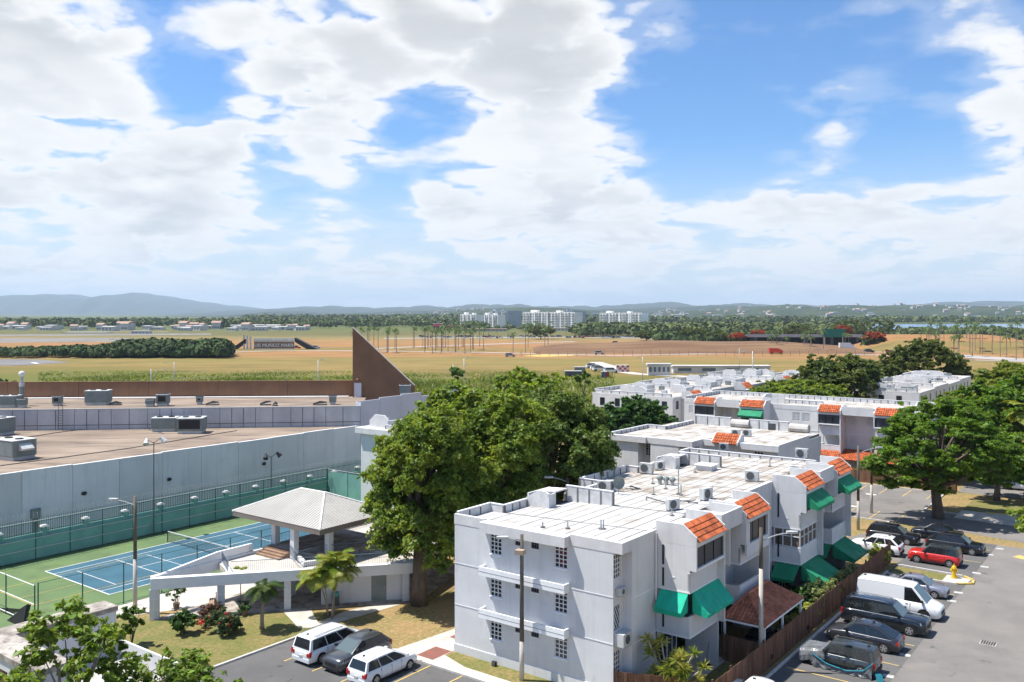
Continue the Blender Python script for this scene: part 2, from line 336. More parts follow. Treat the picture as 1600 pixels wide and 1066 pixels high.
def strip(name, pts, w, z, m):                # a road along a line of (x,y) points
    vs = []
    for i, p in enumerate(pts):
        a = Vector(pts[max(i-1, 0)]); b = Vector(pts[min(i+1, len(pts)-1)]); d = (b-a).normalized(); n = Vector((-d.y, d.x))
        zz = z[i] if isinstance(z, (list, tuple)) else z
        vs += [(p[0]+n.x*w/2, p[1]+n.y*w/2, zz), (p[0]-n.x*w/2, p[1]-n.y*w/2, zz)]
    return struct(MB().add(vs, [(2*i, 2*i+1, 2*i+3, 2*i+2) for i in range(len(pts)-1)]).build(name, m))
M['apron'] = mat('apron_concrete', (.20,.185,.165), .9, (.155,.14,.125), .03, 1)
M['farasph'] = mat('far_asphalt', (.13,.125,.125), .9, (.17,.165,.16), .02, 1)
M['farconc'] = mat('far_concrete_road', (.36,.33,.31), .9, (.29,.27,.25), .03, 1)
M['farsoil'] = mat('bare_brown_bank', (.13,.068,.034), .95, (.20,.12,.058), .03, 1, stretch=(.5,2,1), bump=.3, bscale=.5)
M['sand'] = mat('dry_yellow_grass', (.52,.36,.10), .95, (.42,.30,.10), .1, 1)
M['water'] = mat('lagoon_water', (.09,.16,.24), .25, (.12,.2,.28), .01, 1, spec=.5, bump=.05, bscale=.2)
def gx(u, v): g = G(u, v); return (g.x, g.y)
# --- airfield and highway
wsheet('runway', [gx(-60,561), gx(60,562), gx(112,566.5), gx(40,571), gx(-60,573)], .06, M['farasph'])
wsheet('runway_marking', [gx(47,567.2), gx(54,566.8), gx(62,568.6), gx(56,568.8)], .12, M['wpaint'])
wsheet('apron', [gx(-60,529), gx(150,528), gx(240,529), gx(200,534), gx(-60,536)], .06, M['apron'])
wsheet('taxiway', [gx(-60,523), gx(330,521), gx(330,523.5), gx(-60,526)], .06, M['apron'])
strip('access_road', [gx(330,552), gx(420,548.5), gx(520,548), gx(640,549.5), gx(760,551), gx(860,553.5), gx(960,556), gx(1100,553), gx(1250,551), gx(1400,556), gx(1500,562), gx(1640,567)], 7, .08, M['farconc'])
strip('palm_avenue', [gx(560,546), gx(680,541), gx(800,537), gx(900,534)], 10, .09, M['farconc'])
strip('highway', [gx(600,529), gx(760,528), gx(900,527), gx(1060,529.5), gx(1180,534), gx(1230,541), gx(1330,548), gx(1420,551), gx(1640,566)], 22, .1, M['farconc'])
strip('service_road', [gx(930,566), gx(950,572), gx(962,580), gx(1000,585), gx(1040,587), gx(1100,590)], 6, .07, M['conc'])
wsheet('dry_patch', [gx(815,556.5), gx(850,553.5), gx(893,554), (gx(898,556)), gx(850,558)], .06, M['sand'])
def bank():                                   # brown embankment carrying the ramp
    m = MB(); n = 34; rows = [(0, 0.0), (.35, .55), (.7, .95), (1, 1.0), (1.6, .9), (2.4, 0)]
    for i in range(n):
        t = i/(n-1); u = 835+t*545; g = G(u, 554.5-6*t*(1-t))
        h = 4.6*math.sin(math.pi*min(1, max(0, t)))**.5+.4*math.sin(t*19)
        for k, q in rows: m.V.append((g.x*(1+.07*k), g.y+k*62, max(-.2, h*q-(.2 if q == 0 else 0))))
    r = len(rows); m.F = [(i*r+k, (i+1)*r+k, (i+1)*r+k+1, i*r+k+1) for i in range(n-1) for k in range(r-1)]
    struct(m.build('embankment', M['farsoil'], None, True))
bank()
def rise():
    m = MB(); n = 30; rows = [(0, 0), (.5, .6), (1, 1), (2, 1), (3, 0)]
    for i in range(n):
        t = i/(n-1); u = 1370+t*320; g = G(u, 551)
        h = 7.5*min(1, t*5, (1-t)*5)
        for k, q in rows: m.V.append((g.x*(1+.05*k), g.y+k*60, h*q-(.2 if q == 0 else 0)))
    r = len(rows); m.F = [(i*r+k, (i+1)*r+k, (i+1)*r+k+1, i*r+k+1) for i in range(n-1) for k in range(r-1)]
    struct(m.build('grass_bank', GM, None, True))
rise()
ramp = [(80,662,4.9),(150,640,5.0),(215,646,5.1)]
wsheet('lagoon', [(190,1180), (2600,1130), (5200,1900), (900,1830), (330,1640)], .15, M['water'])
# --- hills
M['hillnear'] = mat('wooded_hill', (.02,.035,.014), .95, (.045,.06,.024), .008, 1, detail=9, bump=.8, bscale=.02)
M['hillfar'] = mat('far_mountain', (.018,.03,.016), .95, (.03,.042,.022), .003, 1, detail=8)
def fb(x, o=5, sd=0):
    return sum(mnoise.noise(Vector((x*2**k, sd+k*7.3, 3.1)))/2**k for k in range(o))
def hill(name, Y, prof, depth, m, sd, rough=.12, n=180, rows=9):
    mb = MB(); us = [p[0] for p in prof]; hs = [p[1] for p in prof]
    for i in range(n):
        u = us[0]+(us[-1]-us[0])*i/(n-1); px = float(np.interp(u, us, hs)); X = (u-800)/F*Y
        top = CH+px*Y/F; top = top*(1+rough*fb(u*.035, 6, sd)) if px > -12 else top
        for k in range(rows):
            t = k/(rows-1); hh = math.sin(t*math.pi/2)**.8
            q = 1+(.16*fb(u*.03+k*1.7, 4, sd+k*3)+.5*fb(u*.045+.35*k, 5, sd+40))*(1-hh)
            mb.V.append((X*(1-(1-t)*depth/Y*.5), Y-(1-t)*depth, (max(top, 3)*hh*q if 0 < k else -3)))
    mb.F = [(i*rows+k, (i+1)*rows+k, (i+1)*rows+k+1, i*rows+k+1) for i in range(n-1) for k in range(rows-1)]
    # back slope so that the range is a body, not a sheet
    o = len(mb.V)
    for i in range(n):
        v = mb.V[i*rows+rows-1]; mb.V.append((v[0], v[1]+depth, -3))
    mb.F += [(i*rows+rows-1, (i+1)*rows+rows-1, o+i+1, o+i) for i in range(n-1)]
    struct(mb.build(name, m, None, True))
hill('mountains', 17000, [(-900,10),(-300,16),(-60,17),(0,19),(45,26),(100,30),(130,25),(150,22),(200,28),(225,31),(260,27),(320,16),(380,10),(430,5),(520,4),(620,3),(760,2),(900,0)], 5000, M['hillfar'], 1, .14, 620)
hill('mountains', 12500, [(250,-4),(330,0),(400,5),(450,7),(480,10),(540,10),(600,8),(660,11),(700,10),(740,14),(800,13),(860,10),(900,11),(960,12),(1000,15),(1030,17),(1060,14),(1100,11),(1130,15),(1160,15),(1200,11),(1240,12),(1300,9),(1350,7),(1410,11),(1450,15),(1500,16),(1560,18),(1620,16),(2200,18),(2600,12)], 3500, M['hillfar'], 2, .2, 620)
hill('hills', 7800, [(330,-6),(400,-4),(450,3),(470,3),(520,-1),(600,2),(680,5),(760,8),(815,10),(860,6),(900,5),(1000,7),(1060,9),(1130,12),(1170,11),(1230,8),(1300,6),(1380,12),(1420,10),(1470,5),(1540,5),(1640,11),(2300,13),(2700,5)], 2600, M['hillfar'], 3, .14, 500)
hill('hills', 4600, [(430,-9),(500,-7),(560,-5),(620,-2),(680,1),(740,5),(800,8),(850,9),(900,6),(960,1),(1010,1),(1050,4),(1110,4),(1160,8),(1220,13),(1260,9),(1300,13),(1340,9),(1400,12),(1450,13),(1500,10),(1550,7),(1600,12),(1700,13),(2300,14),(2700,-5)], 2000, M['hillnear'], 4, .10, 240)
hill('hills', 3000, [(900,-11),(960,-7),(1020,-5),(1080,-4),(1150,-5),(1240,-4),(1300,-3),(1380,-4),(1460,-5),(1540,-4),(1600,-3),(1800,-3),(2300,-4),(2700,-10)], 900, M['hillnear'], 5, .12, 240)
# --- haze
hz = MB().box(-27000, -300, -4.5, 27000, 31000, 640).build('haze', None); hz['kind'] = 'stuff'
hm = bpy.data.materials.new('haze_air'); hm.use_nodes = True; nt = hm.node_tree; nt.nodes.clear()
pv = nd(nt, 'ShaderNodeVolumePrincipled'); pv.inputs['Color'].default_value = (.66,.83,1,1); pv.inputs['Density'].default_value = 6.0e-5; pv.inputs['Anisotropy'].default_value = .1
ou = nd(nt, 'ShaderNodeOutputMaterial'); nt.links.new(pv.outputs[0], ou.inputs['Volume']); hz.data.materials.append(hm)

# --- estate ground sheets
S = dsheet
S('lawn', drect(-60,-60,60,110), .004, M['grass_dry'])
S('green_lawn', [(-60,-40),(-22.6,-40),(-22.6,-3.2),(-23.5,1.5),(-34,-8.5),(-45,-20),(-60,-20)], .008, M['grass_grn'])
S('green_lawn', drect(-11.9,-1.9,2,0), .008, M['grass_grn'])
S('green_lawn', drect(2.6,3.6,5.5,9.0), .010, M['grass_grn'])
S('parking_lot', [(-22.4,-60),(4,-60),(4,-2.65),(-12.6,-2.65),(-16,-2.4),(-22.4,-2.4)], .012, M['asph2'])
S('parking_lot', [(6.1,3),(40,3),(40,52),(6.1,52)], .012, M['asph'])
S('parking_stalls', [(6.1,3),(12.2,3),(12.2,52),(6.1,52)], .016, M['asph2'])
S('parking_lot', [(-26,55.6),(8,55.6),(16,54),(30,54),(30,64),(3.2,64),(3.2,75.6),(-26,75.6)], .012, M['asph'])
S('parking_lot', [(-2,40),(6.4,40),(6.4,52),(1.5,52)], .0125, M['asph'])
S('driveway', [(6.5,62),(30,60),(45,66),(45,74),(6.5,74)], .020, M['conc'])
S('road', drect(4, 77.5, 70, 93), .016, M['asph']); S('road', drect(20, 54, 70, 77.6), .0135, M['asph'])
S('patio', drect(-.1,3.2,2.9,9.6), .03, M['conc'])
S('walkway', [(-15.5,-2.4),(-9.6,-2.62),(-9.6,-1.7),(-12.2,-.9),(-12.2,14),(-13.6,14),(-15.2,0)], .016, M['conc'])
S('walkway', [(-12.2,-2.6),(1.5,-2.6),(1.5,-1.75),(-12.2,-1.6)], .017, M['conc'])
S('walkway', [(-23.8,-3.4),(-22.6,-2.4),(-26.3,-.2),(-28,-1.6)], .016, M['conc'])
S('walkway', [(-23.4,-2.9),(-22.6,-2.4),(-21.6,4.6),(-22.8,4.2),(-23.8,1)], .018, M['conc'])
S('walkway', [(-38.5,-12),(-37.5,-12.5),(-33,-4),(-33,10),(-39,0)], .014, M['conc'])
for i, (x, y) in enumerate(((-12.9,-1.1),(-13.3,2.6),(-13.2,6.5))):
    tag(S('paving_panel', drect(x-.75, y-.9, x+.65, y+.95), .024, M['brick_red']), None)
def kerb(name, pts, m='kerb', w=.16, h=.13):
    mb = MB()
    for (x0, y0), (x1, y1) in zip(pts, pts[1:]):
        a, b = D(x0, y0), D(x1, y1); d = (b-a).normalized(); n = Vector((-d.y, d.x, 0))*w/2; a = a-d*w*.3; b = b+d*w*.3
        mb.ext([a-n, b-n, b+n, a+n], (0, 0, h))
    return struct(mb.build(name, M[m]))
kerb('kerb', [(-22.4,-30),(-22.4,-2.45),(-16,-2.45),(-12.6,-2.7),(1.5,-2.7)])
kerb('kerb', [(6.05,3),(6.05,36.2)])
kerb('kerb', [(-26,55.5),(1.4,55.5),(1.4,51.5)]); kerb('kerb', [(-12,75.7),(3.1,75.7),(3.1,64),(12,64)])
kerb('kerb', [(6.2,35.6),(11.6,35.9)]); kerb('kerb', [(6.2,38.9),(11.6,38.6)])
kerb('painted_kerb', [(11.6,38.6),(12.5,37.8),(12.6,36.7),(11.6,35.9)], 'ypaint', .2)
kerb('painted_kerb', [(9,66.5),(12,67.5),(16,68),(24,68)], 'ypaint', .2)
kerb('kerb', [(12,64),(14,61),(18,59.3),(30,58.5)])
S('island_grass', drect(6.3,36.0,11.3,38.4), .05, M['grass_grn']); S('island_slab', [(10.4,36.1),(12.2,36.3),(12.3,38),(10.4,38.3)], .06, M['conc'])
S('verge', [(6.5,66.6),(9,66.7),(12,67.7),(24,68.3),(24,74),(6.5,74)], .03, M['grass_grn'])
S('verge', [(14.2,61),(18,59.5),(30,58.7),(30,63),(15,63.5)], .03, M['grass_dry'])
# painted lines and stall numbers
def line(x0, y0, x1, y1, w=.1, m='ypaint', z=.024, name='painted_line'):
    a, b = D(x0, y0, z), D(x1, y1, z); d = (b-a).normalized(); n = Vector((-d.y, d.x, 0))*w/2
    return struct(MB().add([a-n, b-n, b+n, a+n], [(0,1,2,3)]).build(name, M[m]))
for x in (-19.75,-17.05,-14.4,-11.75,-9.1): line(x, -2.8, x, -7.9)
line(-22.0,-13.2,-12,-13.2)
for y in (10.6,15.1,19.3,23.6,28.6,32.7): line(6.4, y, 12.0, y)
for y in (44.2,49.3): line(6.4, y, 12.0, y)
for y0, y1 in ((55.8,60.5),(70.5,75.3)):
    for k in range(8): line(-17+k*2.7, y0, -17+k*2.7, y1)
M['wpaint2'] = mat('worn_white_paint', (.5,.5,.48), .9, (.33,.32,.3), 4, 1)
MD = [(11.9,13.0),(11.9,17.2),(12.1,33.6),(12.1,31.0),(12.3,40.4),(12.5,42.9),(12.2,47.6),(12.6,50.5)]
nums = ['23','22','19','18','17','16','15','14']
def text_mesh(s, size, m, ext=0.0):
    cu = bpy.data.curves.new('lettering', 'FONT'); cu.body = s; cu.size = size; cu.align_x = 'CENTER'; cu.align_y = 'CENTER'; cu.extrude = ext
    o = bpy.data.objects.new('lettering', cu); col.objects.link(o)
    dg = bpy.context.evaluated_depsgraph_get(); me = bpy.data.meshes.new_from_object(o.evaluated_get(dg)); me.name = 'lettering'
    bpy.data.objects.remove(o); me.materials.clear(); me.materials.append(m); return me
for (x, y), n in zip(MD, nums):
    p = MB().box(-.32,-.24,0,.32,.24,.003).build('stall_number_patch', M['wpaint2'], None, loc=D(x, y, .026), rz=TH+R(8)); struct(p)
for k in range(5): S('stall_dash', drect(-15.6+k*2.7, 61, -14.4+k*2.7, 61.5), .024, M['wpaint']); S('stall_dash', drect(-15.6+k*2.7, 69.2, -14.4+k*2.7, 69.7), .024, M['wpaint'])
line(14.2,48.6,17.0,47.4,1.1,'ypaint')
# storm drain in the lot
dr = dthing('storm_drain', 'rusty iron storm drain grate set in the open asphalt of the right lot', 'drain', 15.9, 22.8)
MB().box(-.5,-.45,.01,.5,.45,.035).build('frame', M['conc2'], dr)
for k in range(6): MB().box(-.42+k*.15,-.36,.035,-.34+k*.15,.36,.06).build('bar', M['black'], dr)
# tennis court
S('court_surround', [(-56.9,-22),(-38.6,-22),(-38.6,28.5),(-56.9,28.5)], .014, M['court_g'])
S('court_path', [(-57.5,-22),(-56.9,-22),(-56.9,28.5),(-57.5,28.5)], .016, M['soil'])
S('court_blue', drect(-52.3,-7.6,-41.7,16.4), .020, M['court_b'])
cx = (-52.3,-51.0,-43.0,-41.7); c0, c1 = -7.6, 16.4
for x in (-52.3,-41.75): line(x, c0, x, c1, .09, 'wpaint', .028, 'court_line')
for x in (-50.9,-43.1): line(x, c0, x, c1, .07, 'wpaint', .028, 'court_line')
for y in (c0, c1): line(-52.35, y, -41.7, y, .1, 'wpaint', .029, 'court_line')
for y in (-2.0,10.6): line(-50.9, y, -43.1, y, .07, 'wpaint', .029, 'court_line')
line(-47, -2, -47, 10.6, .07, 'wpaint', .030, 'court_line')
for y in (-5.9, .6): line(-50.2, y, -43.8, y, .06, 'wpaint', .0295, 'court_line')
for x in (-50.2,-43.8): line(x, -12.5, x, .6, .06, 'ypaint', .031, 'court_line')
line(-50.2,-12.5,-43.8,-12.5,.06,'ypaint',.031,'court_line'); line(-46.5,-12.5,-46.5,-7.7,.06,'ypaint',.031,'court_line')
# ------------------------------------------------------------------ the housing blocks
def wallh(mb, p, ux, W, z0, z1, holes, inn, dep=.14):
    """outer wall face from p along ux (unit, 2D), with window holes (s0,s1,za,zb) and their reveals; inn = inward normal"""
    ss = sorted({0, W, *[h[0] for h in holes], *[h[1] for h in holes]}); zs = sorted({z0, z1, *[h[2] for h in holes], *[h[3] for h in holes]})
    P = lambda s, z, d=0: (p[0]+ux[0]*s+inn[0]*d, p[1]+ux[1]*s+inn[1]*d, z)
    for s0, s1 in zip(ss, ss[1:]):
        for a, b in zip(zs, zs[1:]):
            c, e = (s0+s1)/2, (a+b)/2
            if any(h[0] < c < h[1] and h[2] < e < h[3] for h in holes): continue
            mb.quad(P(s0, a), P(s1, a), P(s1, b), P(s0, b))
    for s0, s1, a, b in holes:
        for q in (((s0,a),(s1,a)),((s1,a),(s1,b)),((s1,b),(s0,b)),((s0,b),(s0,a))):
            mb.quad(P(*q[0]), P(*q[1]), P(*q[1], dep), P(*q[0], dep))
WC = {}
def window(parent, p, ux, inn, s0, s1, a, b, nx=3, nz=5, dep=.13, bar=.05, gm='grille', pane='glass', dia=False, name='window'):
    key = (round(s1-s0, 2), round(b-a, 2), nx, nz, gm, pane, dia)
    if key not in WC:
        w, h = s1-s0, b-a; m = MB().box(.004, dep-.02, .004, w-.004, dep+.02, h-.004)
        g = MB()
        for k in range(nx+1):
            x = k*(w-bar)/nx; g.box(x, .03, 0.006, x+bar, .075, h-.006)
        for k in range(nz+1):
            z = k*(h-bar)/nz; g.box(.006, .025, z, w-.006, .07, z+bar)
        if dia:
            g = MB(); n = 5
            for k in range(-6, 9):
                for sgn in (1, -1):
                    x0 = k*w/3; pts = []
                    for t in np.linspace(0, 1, 13):
                        x = x0+sgn*t*h*.6
                        if 0 <= x <= w: pts.append((x, t*h))
                    if len(pts) > 1: g.tube([(pts[0][0], .05, pts[0][1]), (pts[-1][0], .05, pts[-1][1])], .018, 4)
            for x in (0, w-.05): g.box(x, .02, 0, x+.05, .08, h)
        WC[key] = (m.mesh('window', M[pane]), g.mesh('grille', M[gm]) if gm else None)
    a3 = math.atan2(ux[1], ux[0])
    # local y must point inwards
    fl = (-math.sin(a3)*inn[0]+math.cos(a3)*inn[1]) < 0
    o = link(name, WC[key][0], parent, (p[0]+ux[0]*(s1 if fl else s0), p[1]+ux[1]*(s1 if fl else s0), a), a3+(math.pi if fl else 0))
    if WC[key][1]: link('window_grille', WC[key][1], o)
    return o
TC = {}
def tile_mesh(w, run, drop, mname='tile', pitch=.26, rows=4):
    """barrel tiles on a slope: local x down-slope run, z drop, y width"""
    key = (round(w, 2), round(run, 2), round(drop, 2), mname)
    if key in TC: return TC[key]
    m = MB(); n = max(2, int(w/pitch)); pw = w/n; sl = math.hypot(run, drop); dx, dz = run/sl, -drop/sl
    for r in range(rows):
        s0, s1 = r*sl/rows, (r+1)*sl/rows+.04
        for i in range(n):
            vs = []
            for s, lift in ((s0, .0), (s1, .05)):
                for k in range(6):
                    t = math.pi*k/5; y = i*pw+pw/2-math.cos(t)*pw*.49; h = math.sin(t)*.085+lift
                    vs.append((s*dx-dz*0+h*(-dz)*1.0*0+h*(drop/sl), y, s*dz+h*dx))
            m.add(vs, [(k, k+1, k+7, k+6) for k in range(5)]+[(6,7,8,9,10,11)])
    TC[key] = m.mesh('roof_tiles', M[mname], False); return TC[key]
def tiles(parent, x, y0, y1, z, run, drop, mname='tile', rows=4, pitch=.26, loc=None, rz=0):
    b = MB(); b.quad((x, y0, z), (x, y1, z), (x+run, y1, z-drop), (x+run, y0, z-drop)); b.quad((x, y0, z-.02), (x+run, y0, z-drop-.02), (x+run, y1, z-drop-.02), (x, y1, z-.02))
    o = b.build('tile_bed', M['tilebase'], parent, False, loc, rz)
    t = link('roof_tiles', tile_mesh(y1-y0, run, drop, mname, pitch, rows), o, (x, y0, z+.01)); t['kind'] = 'stuff'
    return o
def awning(parent, x, y0, y1, z, out, drop, mname='green_awn2', lip=.28, name='awning', sides=True):
    m = MB(); n = 6
    for k in range(n):
        ya, yb = y0+(y1-y0)*k/n, y0+(y1-y0)*(k+1)/n; s = .015*math.sin(k*2.1)
        m.quad((x, ya, z), (x, yb, z), (x+out, yb, z-drop+s), (x+out, ya, z-drop+s)); m.quad((x+out, ya, z-drop+s), (x+out, yb, z-drop+s), (x+out*.94, yb, z-drop-lip), (x+out*.94, ya, z-drop-lip))
    if sides:
        for y in (y0, y1): m.quad((x, y, z), (x+out, y, z-drop), (x+out*.94, y, z-drop-lip), (x+.02, y, z-drop-lip*.4))
    o = m.build(name, M[mname], parent)
    f = MB()
    for y in (y0+.03, y1-.03): f.cyl((x, y, z-drop-.05), (x+out*.95, y, z-drop-.02), .015, n=5)
    f.each('awning_arm', M['galv'], o); return o
def bay(p, y0, y1, o3='win', o2='awn', o1='porch', side2=True, mname='tile', deep=3.3, low=True, gable=(1, 1)):
    """a balcony tower on a +x facing front between y0 and y1; wall line x=.6"""
    X = deep; m = MB(); t = .14
    g = [(.62, 8.45), (.62, 9.7), (X-.9, 9.7), (X, 9.02), (X, 8.45)]
    for f, y in ((gable[0], y0), (gable[1], y1-t)):
        if f: m.ext([(x, y, z) for x, z in g], (0, t, 0))
    m.box(.62, y0+t, 8.40, X-.02, y1-t, 8.62)                          # slab over the top balcony
    m.box(X-.12, y0+t, 8.622, X-.003, y1-t, 8.80)
    m.each('bay_gable', M['fascia'], p)
    tiles(p, X-.95, y0+t+.02, y1-t-.02, 9.66, 1.07, .93, mname)
    w = MB()
    w.box(.6, y0+.003, 5.6, X-.45, y0+t, 8.448); w.box(X-.45, y0+.003, 6.98, X-.002, y0+t, 8.448)     # near cheek wall
    w.box(.6, y1-t, 2.9, X-.003, y1-.003, 8.448)                                                # far cheek wall
    w.each('cheek_wall', M['wall'], p)
    if o3 == 'win':
        w = MB().box(X-.16, y0+t, 6.98, X-.01, y1-t, 7.12); w.each('sill_beam', M['trim'], p)
        fr = MB().box(X-.22, y0+t, 7.121, X-.16, y1-t, 8.399).build('window', M['louvre'], p)
        h = MB()
        for k in range(4): yy = y0+t+(y1-y0-2*t-.06)*k/3; h.box(X-.155, yy, 7.125, X-.11, yy+.06, 8.39)
        h.each('window_frame', M['black'], fr)
    elif o3 == 'curtain':
        w = MB().box(X-.16, y0+t, 6.2, X-.01, y1-t, 7.0); w.box(X-.16, y0+t, 7.0, X-.01, y0+t+.35, 8.398); w.box(X-.16, y1-t-.2, 7.0, X-.01, y1-t, 8.398); w.each('sill_beam', M['wall'], p)
        fr = MB().box(X-.3, y0+t+.35, 7.0, X-.24, y1-t-.2, 8.395).build('window', M['curtain'], p)
        h = MB()
        for k in range(4): yy = y0+t+.35+(y1-y0-2*t-.61)*k/3; h.box(X-.235, yy, 7.0, X-.2, yy+.06, 8.39)
        h.each('window_frame', M['black'], fr)
        tr = MB()
        for a, b in ((y0+t+.3, y0+t+.38), (y1-t-.23, y1-t-.15)): tr.box(X-.012, a, 6.93, X+.03, b, 8.39)
        tr.box(X-.012, y0+t+.3, 6.9, X+.03, y1-t-.15, 6.97); tr.each('window_trim', M['trim'], fr)
    elif o3 == 'awn':
        awning(p, X-.05, y0+t, y1-t, 8.38, 1.0, .85)
    # third-floor balcony parapet, floor slabs
    q = MB(); Xb = X-.45
    q.box(.6, y0, 5.62, Xb, y1-t, 5.78)
    q.box(Xb-.12, y0+.003, 5.782, Xb, y1-t, 6.78); q.box(.62+1.0, y0+.001, 5.782, Xb-.121, y0+.12, 6.4); q.box(Xb-.95, y0+.0012, 6.4, Xb-.121, y0+.12, 6.78)
    q.each('balcony_parapet', M['wall'], p)
    tr = MB().box(Xb-.13, y0-.01, 5.60, Xb+.025, y1-t, 5.68); tr.box(.62, y0-.025, 5.60, Xb+.025, y0-.001, 5.68); tr.box(Xb-.14, y0-.01, 6.781, Xb+.02, y1-t, 6.83); tr.box(.62+.95, y0-.02, 6.401, Xb-.95, y0+.12, 6.44)
    tr.each('trim_band', M['trim'], p)
    if o2 in ('awn', 'glazed', 'open'):
        q = MB(); q.box(.6, y0, 2.92, Xb, y1-t, 3.08); q.box(Xb-.12, y0+.003, 3.082, Xb, y1-t, 4.16); q.box(.62, y0+.001, 3.082, Xb-.121, y0+.12, 4.16)
        q.box(.6, y0+.13, 2.5, .72, y1, 8.3)
        q.each('balcony_parapet', M['wall'], p)
        tr = MB().box(Xb-.13, y0-.01, 2.90, Xb+.025, y1-t, 3.0); tr.box(.62, y0-.025, 2.90, Xb+.025, y0-.001, 3.0); tr.box(Xb-.14, y0-.012, 4.161, Xb+.02, y1-t, 4.2); tr.each('trim_band', M['trim'], p)
    if o2 == 'awn':
        awning(p, Xb+.01, y0+.35, y1-.1, 5.6, 1.05, 1.15, 'green_awn', .22)
        aw = MB(); yy = y0-.01
        for k in range(4):
            xa, xb = .95+(Xb-1.05)*k/4, .95+(Xb-1.05)*(k+1)/4
            aw.quad((xa, yy, 5.58), (xb, yy, 5.58), (xb-.1, yy-.75, 4.6), (xa-.1, yy-.75, 4.6)); aw.quad((xa-.1, yy-.75, 4.6), (xb-.1, yy-.75, 4.6), (xb-.1, yy-.7, 4.32), (xa-.1, yy-.7, 4.32))
        aw.quad((Xb-.1, yy, 5.58), (Xb-.2, yy-.75, 4.6), (Xb-.2, yy-.7, 4.32), (Xb-.1, yy-.02, 4.5)); aw.build('awning', M['green_awn'], p)
        MB().box(.8, y0+.9, 4.2, .9, y1-.4, 5.6).build('opening_shade', M['black'], p)  # solid black panel: shade inside the balcony put into its colour
    if o2 == 'glazed':
        e = MB()
        for k in range(5):
            yy = y0+.02+(y1-t-y0-.1)*k/4; e.box(Xb-.11, yy, 4.2, Xb-.02, yy+.07, 5.6)
        for z in (4.2, 5.0, 5.52): e.box(Xb-.10, y0+.02, z, Xb-.03, y1-t, z+.06)
        for k in range(4):
            xx = .75+(Xb-.85)*k/3; e.box(xx, y0+.02, 4.2, xx+.07, y0+.1, 5.6)
        for z in (4.2, 5.0, 5.52): e.box(.75, y0+.03, z, Xb-.1, y0+.09, z+.06)
        f = MB().box(.72, y0+.11, 4.16, Xb-.13, y1-t, 5.62).build('glazed_porch', M['curtain'], p); e.each('window_frame', M['grille'], f)
    if o1 == 'awn':
        awning(p, Xb+.01, y0+.1, y1-.2, 2.85, 1.9, 1.0, 'green_awn2', .25)
        aw = MB().quad((.9, y0-.01, 2.85), (Xb-.05, y0-.01, 2.85), (Xb-.15, y0-1.1, 1.95), (.9, y0-1.1, 1.95)).quad((.9, y0-1.1, 1.95), (Xb-.15, y0-1.1, 1.95), (Xb-.15, y0-1.05, 1.7), (.9, y0-1.05, 1.7)); aw.build('awning', M['green_awn2'], p)
    if o1:
        q = MB(); q.box(Xb-.2, y1-t-.003, 0, Xb, y1-.004, 2.919); q.box(.6, y1-t, 0, Xb-.2, y1-.005, 2.915); q.each('porch_wall', M['wall'], p)
        d = MB().box(.605, y0+1.4, .05, .66, y0+2.6, 2.2).build('porch_door', M['glass'], p)
        MB().box(.6, y0+2.0, .05, .69, y0+2.06, 2.2).box(.6, y0+1.34, .05, .69, y0+1.4, 2.2).box(.6, y0+2.6, .05, .69, y0+2.66, 2.2).each('door_frame', M['trim'], d)
def midpar(p, y0, y1, X=3.05):
    m = MB().box(X-.14, y0, 8.45, X, y1, 9.58); m.box(.9, y0, 8.62, X-.141, y0+.13, 9.575); m.box(.9, y1-.13, 8.62, X-.141, y1, 9.575); m.box(.6, y0+.13, 8.45, X-.141, y1-.13, 8.7)
    m.each('roof_parapet', M['fascia'], p)
def recess(p, y0, y1, x=.6, fin=True, wins=((.5, 1.2), (2.2, 2.9))):
    w = MB(); hs = []
    for z in (1.5, 4.2, 6.9): hs += [(a, b, z, z+1.2) for a, b in wins if b < y1-y0]
    wallh(w, (x, y0), (0, 1), y1-y0, 0, 8.6, hs, (-1, 0)); w.build('wall', M['wall'], p)
    for h in hs: window(p, (x, y0), (0, 1), (-1, 0), *h, nx=2, nz=5)
    tr = MB()
    for z in (2.92, 5.62): tr.box(x, y0, z, x+.03, y1, z+.07)
    if fin: tr.box(x, (y0+y1)/2-.05+.9, 5.7, x+1.9, (y0+y1)/2+.05+.9, 8.45)
    tr.each('trim_band', M['trim'], p)
def pwall(mb, x0, y0, x1, y1, z0, z1): mb.box(min(x0, x1), min(y0, y1), z0, max(x0, x1), max(y0, y1), z1)
def panels(p, x0, y0, x1, y1, za, zb, t=.12, step=1.0, inset=.012, name='parapet'):
    """parapet wall with buttress ribs on the roof side"""
    n = max(1, round(math.hypot(x1-x0, y1-y0)/step)); m = MB()
    ax = abs(x1-x0) > abs(y1-y0)
    if ax: m.box(min(x0, x1), y0-t/2, za, max(x0, x1), y0+t/2, zb)
    else: m.box(x0-t/2, min(y0, y1), za, x0+t/2, max(y0, y1), zb)
    o = m.build(name, M['parapet'], p); r = MB(); c = MB()
    for k in range(n+1):
        if ax: xx = x0+(x1-x0)*k/n; r.box(xx-.05, y0-t/2-.04, za, xx+.05, y0+t/2+.04, zb-.06)
        else: yy = y0+(y1-y0)*k/n; r.box(x0-t/2-.04, yy-.05, za, x0+t/2+.04, yy+.05, zb-.06)
    if ax: c.box(min(x0, x1)-.02, y0-t/2-.025, zb, max(x0, x1)+.02, y0+t/2+.025, zb+.05)
    else: c.box(x0-t/2-.025, min(y0, y1)-.02, zb, x0+t/2+.025, max(y0, y1)+.02, zb+.05)
    r.each('rib', M['seam'], o); c.build('coping', M['trim'], o); return o

